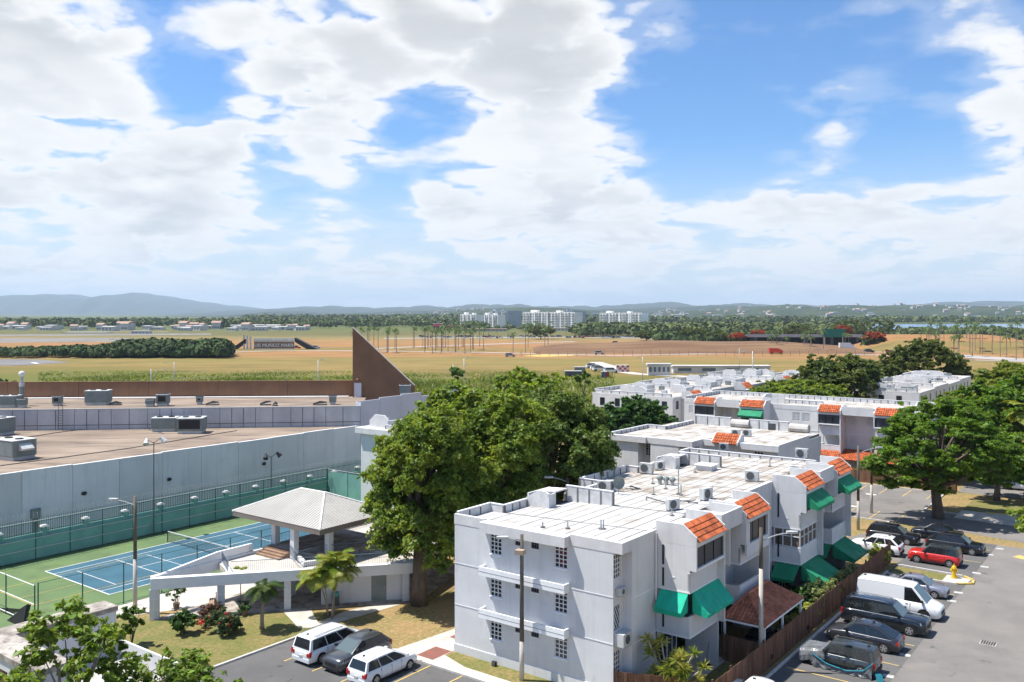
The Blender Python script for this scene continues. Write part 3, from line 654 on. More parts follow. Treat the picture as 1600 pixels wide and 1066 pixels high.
M['redc'] = mat('red_curtain', (.16,.035,.03), .9, (.02,.02,.022), 2.2, 1)
mb_ = dthing('apartment_block', 'three-storey white apartment block with orange tiled bays, nearest the camera beside the front parking stalls', 'building')
def rz(x): return 9.10+(x-.6)*.036
def main_block():
    p = mb_
    # facade towards the front lot (y = 0)
    w = MB(); hs = []
    for z in (6.97, 4.27, 1.52):
        hs += [(3.0, 3.93, z, z+1.36), (7.99, 8.92, z, z+1.36), (6.24, 6.82, z+.86, z+1.36), (5.0, 5.65, z+.86, z+1.36)]
    wallh(w, (-12.1, 0), (1, 0), 12.1, 0, 9.0, hs, (0, 1)); w.build('wall', M['wall'], p)
    for h in hs:
        big = h[3]-h[2] > 1; window(p, (-12.1, 0), (1, 0), (0, 1), *h, nx=3, nz=5 if big else 2, gm='grille' if big else 'dgrey', pane='redc' if big and h[0] > 7 and h[2] > 6 else 'curtain' if big and h[0] > 7 and h[2] < 2 else 'glass')
    s = MB()
    for h in hs: s.box(-12.1+h[0]-.04, -.05, h[2]-.07, -12.1+h[1]+.04, .1, h[2]-.002)
    s.each('window_sill', M['trim'], p)
    for z in (5.65, 2.95):          # ledges in front of the windows
        m = MB().box(-9.57, -.62, z, -3.0, -.52, z+.55).box(-9.57, -.52, z+.001, -9.47, 0, z+.55).box(-3.1, -.52, z+.001, -3.0, 0, z+.55).box(-9.47, -.52, z+.002, -3.1, 0, z+.1)
        m.each('ledge', M['trim'], p); MB().box(-9.575, -.626, z+.24, -2.995, -.6205, z+.27).build('ledge_groove', M['seam'], p)
    f = MB().box(-9.57, -.58, 8.40, -3.0, .2, 9.03); f.box(-12.13, -.02, 8.47, -9.572, .2, 9.12); f.box(-2.998, -.02, 8.47, .62, .3, 9.13); f.box(.3, .3, 8.47, .62, 4.1, 9.13)
    f.each('fascia', M['fascia'], p)
    t = MB()
    for z in (5.86, 3.13): t.box(-12.1, -.02, z, -9.58, 0, z+.05); t.box(-2.99, -.02, z, 0, 0, z+.05)
    t.box(-12.12, -.06, 0, 0, 0, .55); t.each('trim_band', M['wall'], p)
    # side by the garden
    w = MB(); h2 = [(.1, .85, 6.9, 8.35), (.1, .85, 3.9, 5.35), (.1, .85, 1.2, 2.7)]
    wallh(w, (0, 0), (0, 1), 1.14, 0, 8.48, h2, (-1, 0)); w.box(0, 1.14, 0, .6, 1.3, 8.47); wallh(w, (.6, 1.3), (0, 1), 2.8, 0, 8.47, [], (-1, 0)); w.build('wall', M['wall'], p)
    for i, h in enumerate(h2): window(p, (0, 0), (0, 1), (-1, 0), *h, nx=3, nz=5, dia=(i == 1))
    t = MB()
    for z in (5.62, 2.92): t.box(.6, 1.3, z, .63, 4.1, z+.07)
    t.cyl((.7, 3.95, 9.0), (.7, 3.95, 4.9), .05, n=6); t.each('trim_band', M['trim'], p)
    sl = MB()
    for z0, z1 in ((7.1, 8.3), (3.3, 5.3), (5.8, 6.9), (.6, 2.6)): sl.box(1.05, 4.06, z0, 1.17, 4.098, z1)
    sl.each('slit_window', M['black'], p)
    bay(p, 4.1, 8.3, 'win', 'awn', 'porch'); midpar(p, 8.32, 11.68); recess(p, 8.3, 11.7)
    bay(p, 11.7, 15.9, 'curtain', 'open', 'porch'); recess(p, 15.9, 23.5, fin=False, wins=((1, 1.8), (4, 4.8)))
    f = MB().box(.3, 15.92, 8.47, .62, 23.5, 9.15); f.each('fascia', M['fascia'], p)
    sl = MB()
    for z0, z1 in ((6.4, 8.3), (3.3, 5.3), (.9, 2.6)): sl.box(1.05, 23.46, z0, 1.17, 23.498, z1)
    sl.each('slit_window', M['black'], p)
    bay(p, 23.5, 27.6, 'awn', 'glazed', 'awn'); midpar(p, 27.62, 31.28); recess(p, 27.6, 31.3)
    bay(p, 31.3, 35.2, 'awn', 'open', 'awn')
    w = MB().box(-12.0, 35.0, 0, .6, 35.15, 8.9); w.box(.6, 35.0, 0, 2.7, 35.18, 8.4); w.build('wall', M['wall'], p)
    # left side outline
    ol = [(-12.1, 0, 3.7), (-10.9, 3.7, 9.4), (-9.7, 9.4, 15.2), (-12.1, 15.2, 22.7), (-10.9, 22.7, 28.4), (-9.7, 28.4, 33.0), (-12.1, 33.0, 35.15)]
    w = MB()
    for i, (x, a, b) in enumerate(ol):
        w.box(x, a+(.2 if i == 0 else 0), 0, x+.15, b-.01, 8.6)
        if i: x0 = ol[i-1][0]; w.box(min(x, x0), a-.01, 0, max(x, x0)+.15, a+.12, 8.59)
    w.build('wall', M['wall'], p)
    # roof: bed and membrane sheets
    bed = MB()
    for x, a, b in ol:
        bed.ext([(x+.05, a+.05 if a else .19, 8.3), (.32, a+.05 if a else .31, 8.3), (.32, a+.05 if a else .31, rz(.3)-.03), (x+.05, a+.05 if a else .19, rz(x)-.03)], (0, b-a-.02, 0))
    rf = bed.build('roof', M['seam'], p); rs = random.Random(3)
    for seg, (ya, yb, mm) in enumerate(((.2, 9.3, 'roofw'), (9.36, 14.4, 'roofw'), (14.46, 19.5, 'roofd'), (19.56, 27.2, 'roofd'), (27.26, 35.0, 'roofd'))):
        x = -12.05
        while x < .2:
            x1 = min(x+.93, .29); lo = max([q for q, a, b in ol if a < (ya+.4) < b]+[-99]); lo = max(lo+.16, -12)
            jo = rs.uniform(-.03, .03)
            for q, a, b in ol:
                a_, b_ = max(a+.06, ya), min(b-.06 if b < 35 else b, yb)
                if b_-a_ < .3 or x1 < q+.2: continue
                xa = max(x+.035, q+.14); h = rs.uniform(.0, .012)
                MB().ext([(xa, a_+.02, rz(xa)-.028+h), (x1-.03+jo*.3, a_+.02, rz(x1)-.028+h), (x1-.03-jo*.3, b_-.02, rz(x1)-.028+h), (xa, b_-.02, rz(xa)-.028+h)], (0, 0, .02)).build('roof_sheet', M[mm], rf)
            x = x1 if x1 < .28 else 1
    ib = MB()
    for y0, y1 in ((4.25, 8.15), (11.85, 15.75), (23.65, 27.45), (31.45, 35.0)): ib.box(.33, y0, 8.62, 2.34, y1, 9.08)
    for y0, y1 in ((8.45, 11.55), (27.75, 31.15)): ib.box(.33, y0, 8.62, 2.9, y1, 8.98)
    ib.each('bay_roof', M['roofw'], p)
    # parapets standing on the roof
    for a in ((-12.04, .25, -12.04, 3.7), (-12.04, 3.7, -10.84, 3.7), (-10.84, 3.76, -10.84, 6.3), (-12.04, 15.25, -12.04, 22.6), (-12.04, 22.64, -10.84, 22.64), (-10.84, 22.7, -10.84, 25.7), (-9.64, 9.5, -9.64, 15.2), (-12.0, 15.24, -9.7, 15.24), (-12.0, 35.0, .3, 35.0), (-12.04, 33.1, -12.04, 34.9)):
        panels(p, *a, 8.6, 9.2)
    panels(p, -9.4, 9.35, -5.5, 9.35, 8.75, 9.86, .13, 1.0); panels(p, -9.9, 28.5, -5.9, 28.5, 8.75, 9.86, .13, 1.0)
    for y in (6.35, 25.8):
        b = MB(); b.ext([(-10.9, y, 8.65), (-8.9, y, 8.65), (-8.9, y, 9.75), (-9.3, y, 9.9), (-9.9, y, 9.9), (-10.9, y, 9.3)], (0, .16, 0)); b.box(-10.9, y+.17, 8.65, -10.75, y+2.9, 9.6); b.box(-9.05, y+.17, 8.65, -8.93, y+.9, 9.7); b.each('shaft_wall', M['parapet'], p)
        MB().box(-10.7, y+.17, 8.72, -9.1, y+2.7, 8.80).build('shaft_shade', M['black'], p)  # closed black slab, painted for the darkness down the light shaft
        MB().ext([(-10.8, y+1.2, 9.5), (-9.2, y+1.2, 9.62), (-9.2, y+1.2, 9.72), (-10.8, y+1.2, 9.6)], (0, 1.6, 0)).build('shaft_cap', M['fascia'], p)
main_block()

def small_front(p, x0, x1, holes, y=0., z1=8.48):
    w = MB(); wallh(w, (x0, y), (1, 0), x1-x0, 0, z1, holes, (0, 1)); w.build('wall', M['wall'], p)
    for h in holes: window(p, (x0, y), (1, 0), (0, 1), *h, nx=3, nz=5)
def roof_plain(p, x0, y0, x1, y1, mm='roofd', z=8.85):
    r = MB().box(x0, y0, 8.3, x1, y1, z-.03).build('roof', M['seam'], p); x = x0
    while x < x1-.1:
        xe = min(x+1.9, x1); MB().box(x+.03, y0+.02, z-.028, xe-.03, y1-.02, z).build('roof_sheet', M[mm], r); x = xe
# --- second block, behind
b2 = dthing('apartment_block', 'white apartment block with stepped roof slabs directly behind the nearest block, one small tiled bay', 'building', -24, 40)
def block2():
    p = b2
    hs = lambda *s: [(a, a+1.0, z, z+1.4) for a in s for z in (1.5, 4.2, 6.9)]
    small_front(p, 0, 3.4, [], 0); small_front(p, 3.4, 5.2, hs(.3), 1.4); small_front(p, 5.2, 8.2, [], 0); small_front(p, 8.2, 10, hs(.3), 1.4); small_front(p, 10, 18, hs(5.5), 2.6)
    w = MB()
    for x, a, b in ((3.4, 0, 1.4), (5.05, 0, 1.4), (8.2, 0, 1.4), (9.9, 1.4, 2.6)): w.box(x, a+.003, 0, x+.15, b, 8.46)
    w.box(0, .01, 0, .15, 16, 8.6); w.box(17.85, 2.61, 0, 18, 16, 8.6); w.box(0, 15.85, 0, 18, 16, 8.55); w.build('wall', M['wall'], p)
    f = MB().box(-.05, -.25, 8.47, 4.6, .2, 9.1).box(4.6, -.05, 8.47, 8.2, .2, 9.1).box(8.2, -.25, 8.471, 10.0, .2, 9.1).box(9.85, .2, 8.472, 10.0, 2.6, 9.1).box(10.0, 2.3, 8.47, 18.05, 2.65, 9.1).box(17.9, 2.65, 8.47, 18.06, 12, 9.1).box(14.2, 2.0, 8.473, 18.3, 2.299, 9.1); f.each('fascia', M['fascia'], p)
    roof_plain(p, .15, .2, 9.85, 15.8, 'roofd'); roof_plain(p, 9.9, 2.66, 17.88, 15.8, 'roofd')
    g = MB()
    for x in (11.2, 14.0): g.ext([(x, 3.4, 8.8), (x, 1.7, 8.8), (x, 1.7, 9.1), (x, 2.7, 9.85), (x, 3.4, 9.85)], (.14, 0, 0))
    g.each('bay_gable', M['fascia'], p)
    tiles(p, 0, 0, 2.65, 9.82, 1.07, .93, loc=(11.34, 2.75, 0), rz=-math.pi/2)
    for a in ((0.1, .3, .1, 8.5), (.1, 8.6, 2.5, 8.6), (2.5, 8.7, 2.5, 15.7)): panels(p, *a, 8.7, 9.25)
    for a, b in ((3.0, 7.5), (9.8, 14.5)):
        panels(p, a, 15.6, b, 15.6, 8.8, 9.9, .13, 1.3)
        MB().cyl((b+.1, 15.6, 9.3), (b+2.3, 15.6, 9.3), .5, n=10).build('cistern', M['roofg'], p)
block2()
# --- third block: its tiled bays look this way
b3 = dthing('apartment_block', 'white apartment block facing the back parking lot with a row of orange tiled balconies', 'building', -35.5, 82.6, 0, -math.pi/2)
def block3():
    p = b3
    MB().box(-12, .15, 0, .5, 36.5, 8.6).build('wall', M['wall'], p)
    f = MB()
    def rec(y0, y1, wins): recess(p, y0, y1, .6, False, wins); f.box(.3, y0+.01, 8.47, .62, y1-.01, 9.15)
    rec(0, 2.9, ((.8, 1.5),)); bay(p, 2.9, 6.3, 'win', 'open', None); midpar(p, 6.32, 10.08); rec(6.3, 10.1, ((.5, 1.6), (2.2, 2.9)))
    bay(p, 10.1, 13.9, 'awn', 'open', None); rec(13.9, 21.5, ((3.2, 4.3), (4.6, 5.7)))
    bay(p, 21.5, 24.7, 'win', 'open', None); midpar(p, 24.72, 28.98); rec(24.7, 29, ((.5, 1.4), (2.9, 3.7)))
    bay(p, 29, 32.4, 'win', 'open', None); rec(32.4, 36.4, ((.5, 1.4), (2.4, 3.2)))
    f.each('fascia', M['fascia'], p)
    roof_plain(p, -12, .2, .3, 36.4, 'roofd', 8.9)
    for a in ((-11.9, .3, -11.9, 36), (-11.8, .25, .2, .25), (-4, 14.0, -4, 20)): panels(p, *a, 8.8, 9.45)
    for y in (12.5, 33.5): MB().ext([(-3, y, 8.9), (.2, y, 8.9), (.2, y, 10.0), (-.6, y, 10.4), (-2.4, y, 10.4), (-3, y, 9.8)], (0, .2, 0)).box(-3, y+.2, 8.9, -2.8, y+2.2, 10.2).box(.0, y+.2, 8.9, .19, y+2.2, 9.95).each('shaft_wall', M['fascia'], p)
    tiles(p, 1.2, 23.2, 32.7, 3.55, 3.4, 1.0, 'tile', 8)
    for y in (23.4, 27.8, 32.4): MB().box(4.4, y, 0, 4.52, y+.12, 2.55).build('porch_post', M['trim'], p)
    for y0, y1 in ((21.6, 24.6), (29.1, 32.3)): tiles(p, 2.9, y0, y1, 3.4, 1.0, .6, 'tile', 3)
block3()
# --- far blocks: long stepped roofs
def far_block(name, label, x, y, rz_, L, W, tl, seed, split=3):
    p = dthing(name, label, 'building', x, y, 0, rz_); rs = random.Random(seed); n = split
    MB().box(-W, 0, 0, 0, L, 8.5).build('wall', M['wall'], p)
    for k in range(n):
        a, b = k*L/n, (k+1)*L/n; z = 8.6+.25*(k % 2)
        MB().box(-W-.1, a+.02, 8.51, .12, b-.02, z+.3).each('fascia', M['fascia'], p)
        MB().box(-W+.1, a+.2, z+.301, -.1, b-.2, z+.32).build('roof', M['roofd'], p)
        for q in range(5):
            cu = rs.random()*3; xx, yy = -W+1+rs.random()*(W-3), a+1+rs.random()*(b-a-4); MB().box(xx, yy, z+.32, xx+.9, yy+.5, z+1.0+cu*.1).build('roof_unit', M['rtul' if q % 2 else 'rtu'], p)
        for q in range(4):
            xx = -W+1+rs.random()*(W-5); yy = a+1+rs.random()*(b-a-5)
            MB().ext([(xx, yy, z+.32), (xx+3, yy, z+.32), (xx+3, yy, z+1.2), (xx+2.2, yy, z+1.6), (xx+.6, yy, z+1.6), (xx, yy, z+1.0)], (0, .25, 0)).box(xx, yy+.25, z+.32, xx+.2, yy+2.8, z+1.3).box(xx+2.8, yy+.25, z+.32, xx+3, yy+2.8, z+1.2).each('shaft_wall', M['fascia'], p)
        panels(p, -W+.2, a+.4, -W+.2, b-.4, z+.32, z+.95, .13, 1.6); panels(p, -W+.3, a+.35, -.4, a+.35, z+.32, z+.8, .13, 1.6)
        for yy in tl:
            if a <= yy < b: 
                MB().box(0.003, yy, 2.8, 2.4, yy+3.4, 8.5).build('bay', M['wall'], p); MB().ext([(.13, yy-.14, 8.5), (2.45, yy-.14, 8.5), (2.45, yy-.14, 9.0), (1.5, yy-.14, 9.8), (.13, yy-.14, 9.8)], (0, .13, 0)).each('bay_gable', M['fascia'], p)
                tiles(p, 1.5, yy, yy+3.4, 9.75, 1.0, .9); MB().box(2.401, yy+.3, 6.9, 2.43, yy+3.1, 8.3).build('window', M['glass'], p); MB().box(2.401, yy+.3, 4.0, 2.43, yy+3.1, 5.4).build('window', M['glass'], p)
        for z0 in (1.5, 4.2, 6.9):
            for yy in np.arange(a+1.2, b-1, 3.3):
                if not any(q-1.2 < yy < q+3.5 for q in tl): MB().box(.003, yy, z0, .03, yy+.9, z0+1.3).build('window', M['glass'], p)
    for z0 in (1.5, 4.2, 6.9):
        for xx in np.arange(-W+1.5, -1.5, 2.9): MB().box(xx, -.03, z0, xx+.9, -.003, z0+1.3).build('window', M['glass'], p)
    return p
far_block('apartment_block', 'long white apartment block beyond the round dark tree, bordering the open field', -38.5, 84, 0, 60, 15, (3, 24, 45), 5, 4)
far_block('apartment_block', 'white flat-roofed block half hidden behind the big tree on the right', -9, 117, 0, 46, 11, (), 8, 4)
far_block('apartment_block', 'small white apartment block between the two far trees on the right', -34, 138, 0, 14, 9, (), 9, 1)
wl = dthing('apartment_block', 'white apartment block squeezed between the grey mall wall and the tall trees', 'building', -50.4, 27.7)
MB().box(0, 0, 0, 18, 12, 8.4).build('wall', M['wall'], wl); MB().box(-.5, -.5, 8.4, 18.3, 12, 9.05).each('fascia', M['fascia'], wl)
MB().box(-.2, -.2, 9.051, 18, 11.8, 9.07).build('roof', M['roofw'], wl)
MB().ext([(.4, 1.0, 9.07), (3.4, 1.0, 9.07), (3.4, 1.0, 9.9), (2.8, 1.0, 10.5), (1.2, 1.0, 10.5), (.4, 1.0, 9.8)], (0, .25, 0)).box(3.2, 1.25, 9.07, 3.4, 4, 9.9).box(.4, 1.25, 9.07, .6, 4, 9.8).each('shaft_wall', M['fascia'], wl)
for k in range(4): panels(wl, 3.6+k*3, .5, 6.2+k*3, .5, 9.07, 9.5, .1, 1.2)
# ------------------------------------------------------------------ the mall on the left
def mall():
    p = thing('shopping_mall', 'grey-blue precast concrete mall with a flat brown gravel roof and a stepped upper roof', 'building', D(-61.7, 0), TH)
    inv = lambda w: (Matrix.Rotation(-TH, 3, 'Z') @ (Vector(w)-D(-61.7, 0)))
    q = lambda x, y: (lambda v: (v.x, v.y))(inv((x, y, 0)))
    MW0 = q(-20.35, 119.1); MW1 = q(-66.1, 114.3); e = Vector(MW1)-Vector(MW0); MW2 = tuple(Vector(MW0)+e*2.6)
    ed = e.normalized(); back = Vector((ed.y, -ed.x)); back = back if back.dot(Vector((-1, 1))) > 0 else -back      # away from the camera
    core = MB().prism([(-.2, -70), (-.2, 38.3), (MW0[0]-.2, MW0[1]), MW2, (MW2[0], -70)], 0, 7.22).build('roof', M['mallroof'], p)
    # near wall: precast panels
    y = 38.3; k = 0
    while y > -66:
        w = 4.85; z1 = 7.30+.05*math.sin(k*1.7)
        MB().box(-.2, y-w+.03, 0, 0, y-.01, z1-.03).build('wall_panel', M['mall'], p)
        MB().box(-.26, y-w+.01, z1-.03, .03, y-.012, z1+.03).build('roof_edge', M['trim'], p); y -= w; k += 1
    MB().box(-.19, -66, 0, -.04, 38.25, 7.15).build('joint_backing', M['dgrey'], p)
    # upper level wall in front of the high roof
    n = 26; tot = e.length*2.6; hs = 2.55
    a3 = math.atan2(ed.y, ed.x); 
    up = [tuple(Vector(MW0)+back*.2), tuple(Vector(MW2)+back*.2), tuple(Vector(MW2)+back*60), tuple(Vector(MW0)+back*16)]
    MB().prism(up, 6.8, 9.89).build('upper_roof', M['mallroof'], p)
    for i in range(n):
        s0, s1 = i*tot/n+.03, (i+1)*tot/n-.03; A_, B_ = Vector(MW0)+ed*s0, Vector(MW0)+ed*s1
        m = MB(); m.ext([(A_.x, A_.y, 7.18), (B_.x, B_.y, 7.18), (B_.x, B_.y, 9.84), (A_.x, A_.y, 9.84)], (back.x*.18, back.y*.18, 0)); pn = m.build('wall_panel', M['mallp'], p)
        m = MB(); f = -back*.03
        for t in ((.33, .66) if i % 2 else (.5,)):
            C = A_.lerp(B_, t); m.ext([(C.x+f.x, C.y+f.y, 7.25), (C.x+ed.x*.07+f.x, C.y+ed.y*.07+f.y, 7.25), (C.x+ed.x*.07+f.x, C.y+ed.y*.07+f.y, 9.8), (C.x+f.x, C.y+f.y, 9.8)], (back.x*.029, back.y*.029, 0))
        m.ext([(A_.x+f.x*1.3, A_.y+f.y*1.3, 7.78), (B_.x+f.x*1.3, B_.y+f.y*1.3, 7.78), (B_.x+f.x*1.3, B_.y+f.y*1.3, 7.85), (A_.x+f.x*1.3, A_.y+f.y*1.3, 7.85)], (back.x*.03, back.y*.03, 0))
        m.each('rib', M['dgrey'], pn)
        m = MB(); m.ext([(A_.x+f.x*2, A_.y+f.y*2, 9.841), (B_.x+f.x*2, B_.y+f.y*2, 9.841), (B_.x+f.x*2, B_.y+f.y*2, 9.94), (A_.x+f.x*2, A_.y+f.y*2, 9.94)], (back.x*.4, back.y*.4, 0)); m.build('roof_edge', M['galv'], p)
    # taller end wall on the right
    yy = 38.5; zt = [10.45, 10.65, 10.8, 10.25, 10.85]
    for k in range(5):
        MB().box(-.9-.2-k*.35*0, yy, 0, -.9, yy+4.2, zt[k]).build('wall_panel', M['mallw'], p); yy += 4.25
    MB().box(-1.09, 38.35, 0, .0, 38.5, 10.35).build('wall_panel', M['mallw'], p)
    # brown parapet wall and fin (a stair fin) at the back
    def W2(u, v, Y): w = at(u, v, Y); t = inv((w.x, w.y, 0)); return (t.x, t.y, w.z)
    b0, b1 = W2(556, 617, 133.2), W2(-560, 628, 126.9)
    bd = (Vector(b1)-Vector(b0)); bd.z = 0; L = bd.length; bd.normalize(); bk = Vector((bd.y, -bd.x, 0)); bk = bk if bk.dot(Vector((back.x, back.y, 0))) > 0 else -bk
    for i in range(10):
        A_, B_ = Vector(b0)+bd*(i*L/10+.02), Vector(b0)+bd*((i+1)*L/10-.02); A_.z = B_.z = 9.6
        h = Vector((0, 0, 2.6)); MB().ext([A_, B_, B_+h, A_+h], bk*.35).build('brown_wall', M['brown'], p)
        cp = MB().ext([A_-bk*.06+h, B_-bk*.06+h, B_-bk*.06+h*1.04, A_-bk*.06+h*1.04], bk*.47); cp.build('coping', M['brown'], p)
    A_, B_ = Vector(b0)+bd*1.0-bk*1.2, Vector(b0)+bd*L-bk*1.2; A_.z = B_.z = 9.895
    MB().ext([A_, B_, B_+bk*1.15, A_+bk*1.15], (0, 0, .12)).build('white_gutter', M['wpaint'], p)
    T0, T1, T2 = Vector(W2(551, 513, 131.6)), Vector(W2(551, 618, 131.6)), Vector(W2(648, 604, 134.2)); T1.z = 9.4; T3 = T2.copy(); T3.z = 9.4
    MB().ext([T1, T3, T2, T0], bk*.9).build('stair_fin', M['brown'], p)
    f = p; sl = (T2-T0).normalized(); 
    MB().ext([T0-bk*.05+Vector((0,0,.02)), T2-bk*.05+Vector((0,0,.02)), T2-bk*.05+Vector((0,0,.16)), T0-bk*.05+Vector((0,0,.16))], bk*1.0).build('fin_coping', M['conc'], p)
    dd = -bd; q0 = Vector(W2(553.5, 617, 131.6)); q0.z = 9.9
    MB().ext([q0, q0+dd*1.05, q0+dd*1.05+Vector((0,0,2.15)), q0+Vector((0,0,2.15))], -bk*.06).build('door', M['mallw'], p)
    lp = q0+dd*.5+Vector((0,0,2.6)); MB().sphere(lp, .3, .3, .25).build('wall_lamp', M['brown'], p)
    # wall fittings
    for yv in (.6, 10, 22.5): MB().sphere((.1, yv, 4.3), .12, .3, .2, 8, 5).build('wall_light', M['black'], p)
    b = MB().box(.0, -4.6, 2.7, .3, -3.7, 3.6).build('meter_box', M['rtu'], p); MB().box(.02, -4.4, .4, .2, -4.2, 2.7).box(.02, -4.1, .4, .2, -3.9, 2.7).each('conduit', M['rtu'], b)
    for pl in ([(0, 690), (90, 676), (200, 662), (255, 637.5+40)], [(0, 728), (200, 701), (370, 673)]):
        pts = [Vector(G(u, v, 7.25)) for u, v in pl]; pts = [inv((w.x, w.y, 0))+Vector((0, 0, 7.26)) for w in pts]; MB().tube(pts, .05, 5).build('roof_cable', M['dgrey'], p)
    # roof ladder between the two roof levels
    lw = at(92.3, 668, 114.8); l0 = inv((lw.x, lw.y, 0)); ld = MB()
    for s in (0, .55):
        a = Vector((l0.x, l0.y, 7.25))+Vector((-ed.x, -ed.y, 0))*s-Vector((back.x, back.y, 0))*.25; ld.cyl(a, a+Vector((0, 0, 3.4)), .03, n=5)
        ld.cyl(a+Vector((0, 0, 3.4)), a+Vector((back.x*.8, back.y*.8, 3.4)), .03, n=5)
    for k in range(9):
        a = Vector((l0.x, l0.y, 7.5+k*.33))-Vector((back.x, back.y, 0))*.25; ld.cyl(a, a-Vector((ed.x, ed.y, 0))*.55, .02, n=5)
    ld.build('ladder', M['black'], p)
    return p
M['mallp'] = mat('ribbed_panel', (.52,.515,.535), .85, (.42,.415,.435), .4, .9, extra=((.28,.28,.30), .9, .6, .8), stretch=(1,1,.5))
M['mallw'] = mat('pale_panel', (.56,.56,.62), .85, (.5,.5,.56), .3, .9)
mall_o = mall()
# rooftop machines
def rtu(label, loc, rz_, sx, sy, sz, open_=False, hood=True, m='rtu'):
    t = thing('rooftop_unit', label, 'air conditioner', loc, rz_, 'rooftop machines of the mall')
    MB().box(-sx/2+.1, -sy/2+.1, 0, sx/2-.1, sy/2-.1, .35).build('curb', M['rtul'], t)
    MB().box(-sx/2, -sy/2, .35, sx/2, sy/2, sz).build('casing', M[m], t)
    MB().box(-sx/2-.05, -sy/2-.05, sz, sx/2+.05, sy/2+.05, sz+.06).build('lid', M['rtul'], t)
    n = 3
    for k in range(n):
        if open_ and k == 1: continue
        x0 = -sx/2+.08+k*(sx-.16)/n; MB().box(x0+.03, -sy/2-.02, .45, x0+(sx-.16)/n-.03, -sy/2-.002, sz-.1).build('access_panel', M[m], t)
    if open_: MB().box(-sx/2+.25, -sy/2-.03, .6, sx/2-.25, -sy/2-.004, sz-.15).build('coil_grille', M['black'], t)
    if hood: MB().ext([(sx/2, -sy*.25, sz*.85), (sx/2+.7, -sy*.25, sz*.6), (sx/2+.6, -sy*.25, sz*.5), (sx/2, -sy*.25, sz*.5)], (0, sy*.5, 0)).build('intake_hood', M['rtul'], t)
    for k in range(2): MB().cyl((-sx/4+k*sx/2, 0, sz+.06), (-sx/4+k*sx/2, 0, sz+.16), .4, n=12).build('fan_guard', M['black'], t)
    return t
def onroof(u, v, z): g = G(u, v, z); return g
rtu('large grey-green rooftop unit with a side hood, nearest the camera on the mall roof', onroof(22,716,7.23), TH+.15, 3.6, 2.6, 2.0)
rtu('grey rooftop unit cut by the left picture edge against the ribbed wall', onroof(-3,679,7.23), TH+.35, 3.0, 2.4, 2.1, hood=False)
rtu('beige rooftop unit with shut panels beside an open-coil unit', onroof(259,673,7.23), .1, 3.0, 2.2, 1.7, hood=False)
rtu('rooftop unit with an open dark coil bay on the mall roof', onroof(300,676,7.23), .1, 3.1, 2.6, 1.9, True, False)
rtu('tall dark grey rooftop unit standing on a slatted base on the upper mall roof', onroof(154,632,9.9), .1, 2.9, 2.2, 1.9, False, False)
rtu('blue-grey rooftop unit at the left end of the upper mall roof', onroof(16,636,9.9), .1, 2.2, 2.0, 1.5, False, False)
rtu('small square grey condenser at the left end of the upper mall roof', onroof(35,637,9.9), .1, 1.0, 1.0, 1.1, False, False)
rtu('small black-fronted condenser above the roof ladder', onroof(90,634,9.9), .1, 1.1, 1.0, 1.2, True, False)
rtu('open-fronted grey condenser right of a low round vent box', onroof(255,634,9.9), .1, 1.5, 1.3, 1.5, True, False)
rtu('low dark vent box left of the open-fronted condenser', onroof(235,635,9.9), .1, 1.1, 1.0, .85, False, False)
rtu('slim white condenser alone mid way along the upper mall roof', onroof(312,632,9.9), .1, .8, .8, 1.0, True, False)
rtu('grey condenser at the far right end of the upper mall roof', onroof(520,632,9.9), .1, .9, .9, 1.1, False, False)
rtu('grey condenser behind the pale end wall of the mall', onroof(633,617,10.3), .1, 1.6, 1.4, 1.4, False, False)
for i, (u, v, lb) in enumerate(((180,633,'tangle of dark duct pieces beside the tall rooftop unit'),(332,633,'dark flat duct tray on the upper mall roof'),(415,633,'long dark pipe rack mid upper mall roof'),(430,634,'black box vent beside the pipe rack'),(500,633,'low black pipe rack near the right end of the upper roof'))):
    t = thing('pipe_rack', lb, 'pipes', onroof(u, v, 9.9), .1, 'rooftop pipe racks'); w = (1.6, 1.6, 1.4, .6, 1.8)[i]
    MB().box(-w/2, -.4, .0, w/2, .4, .12).build('sleeper', M['dgrey'], t)
    for k in range(3): MB().tube([(-w/2, -.25+.25*k, .2), (0, -.25+.25*k, .3+.1*k), (w/2, -.25+.25*k, .25+.12*(i % 3))], .06).build('pipe', M['black'], t)
t = thing('vent_stack', 'tall white and grey vent stack rising over the brown wall', 'vent', onroof(34,634,9.9), 0)
MB().cyl((0,0,0),(0,0,2.6),.28,n=10).build('flue', M['rtu'], t); MB().cyl((0,0,2.6),(0,0,3.1),.35,n=10).build('collar', M['rtul'], t); MB().cyl((0,0,3.1),(0,0,4.0),.2,n=8).build('pipe', M['galv'], t); MB().sphere((0,0,4.3),.42,.42,.4).build('cowl', M['wpaint'], t)

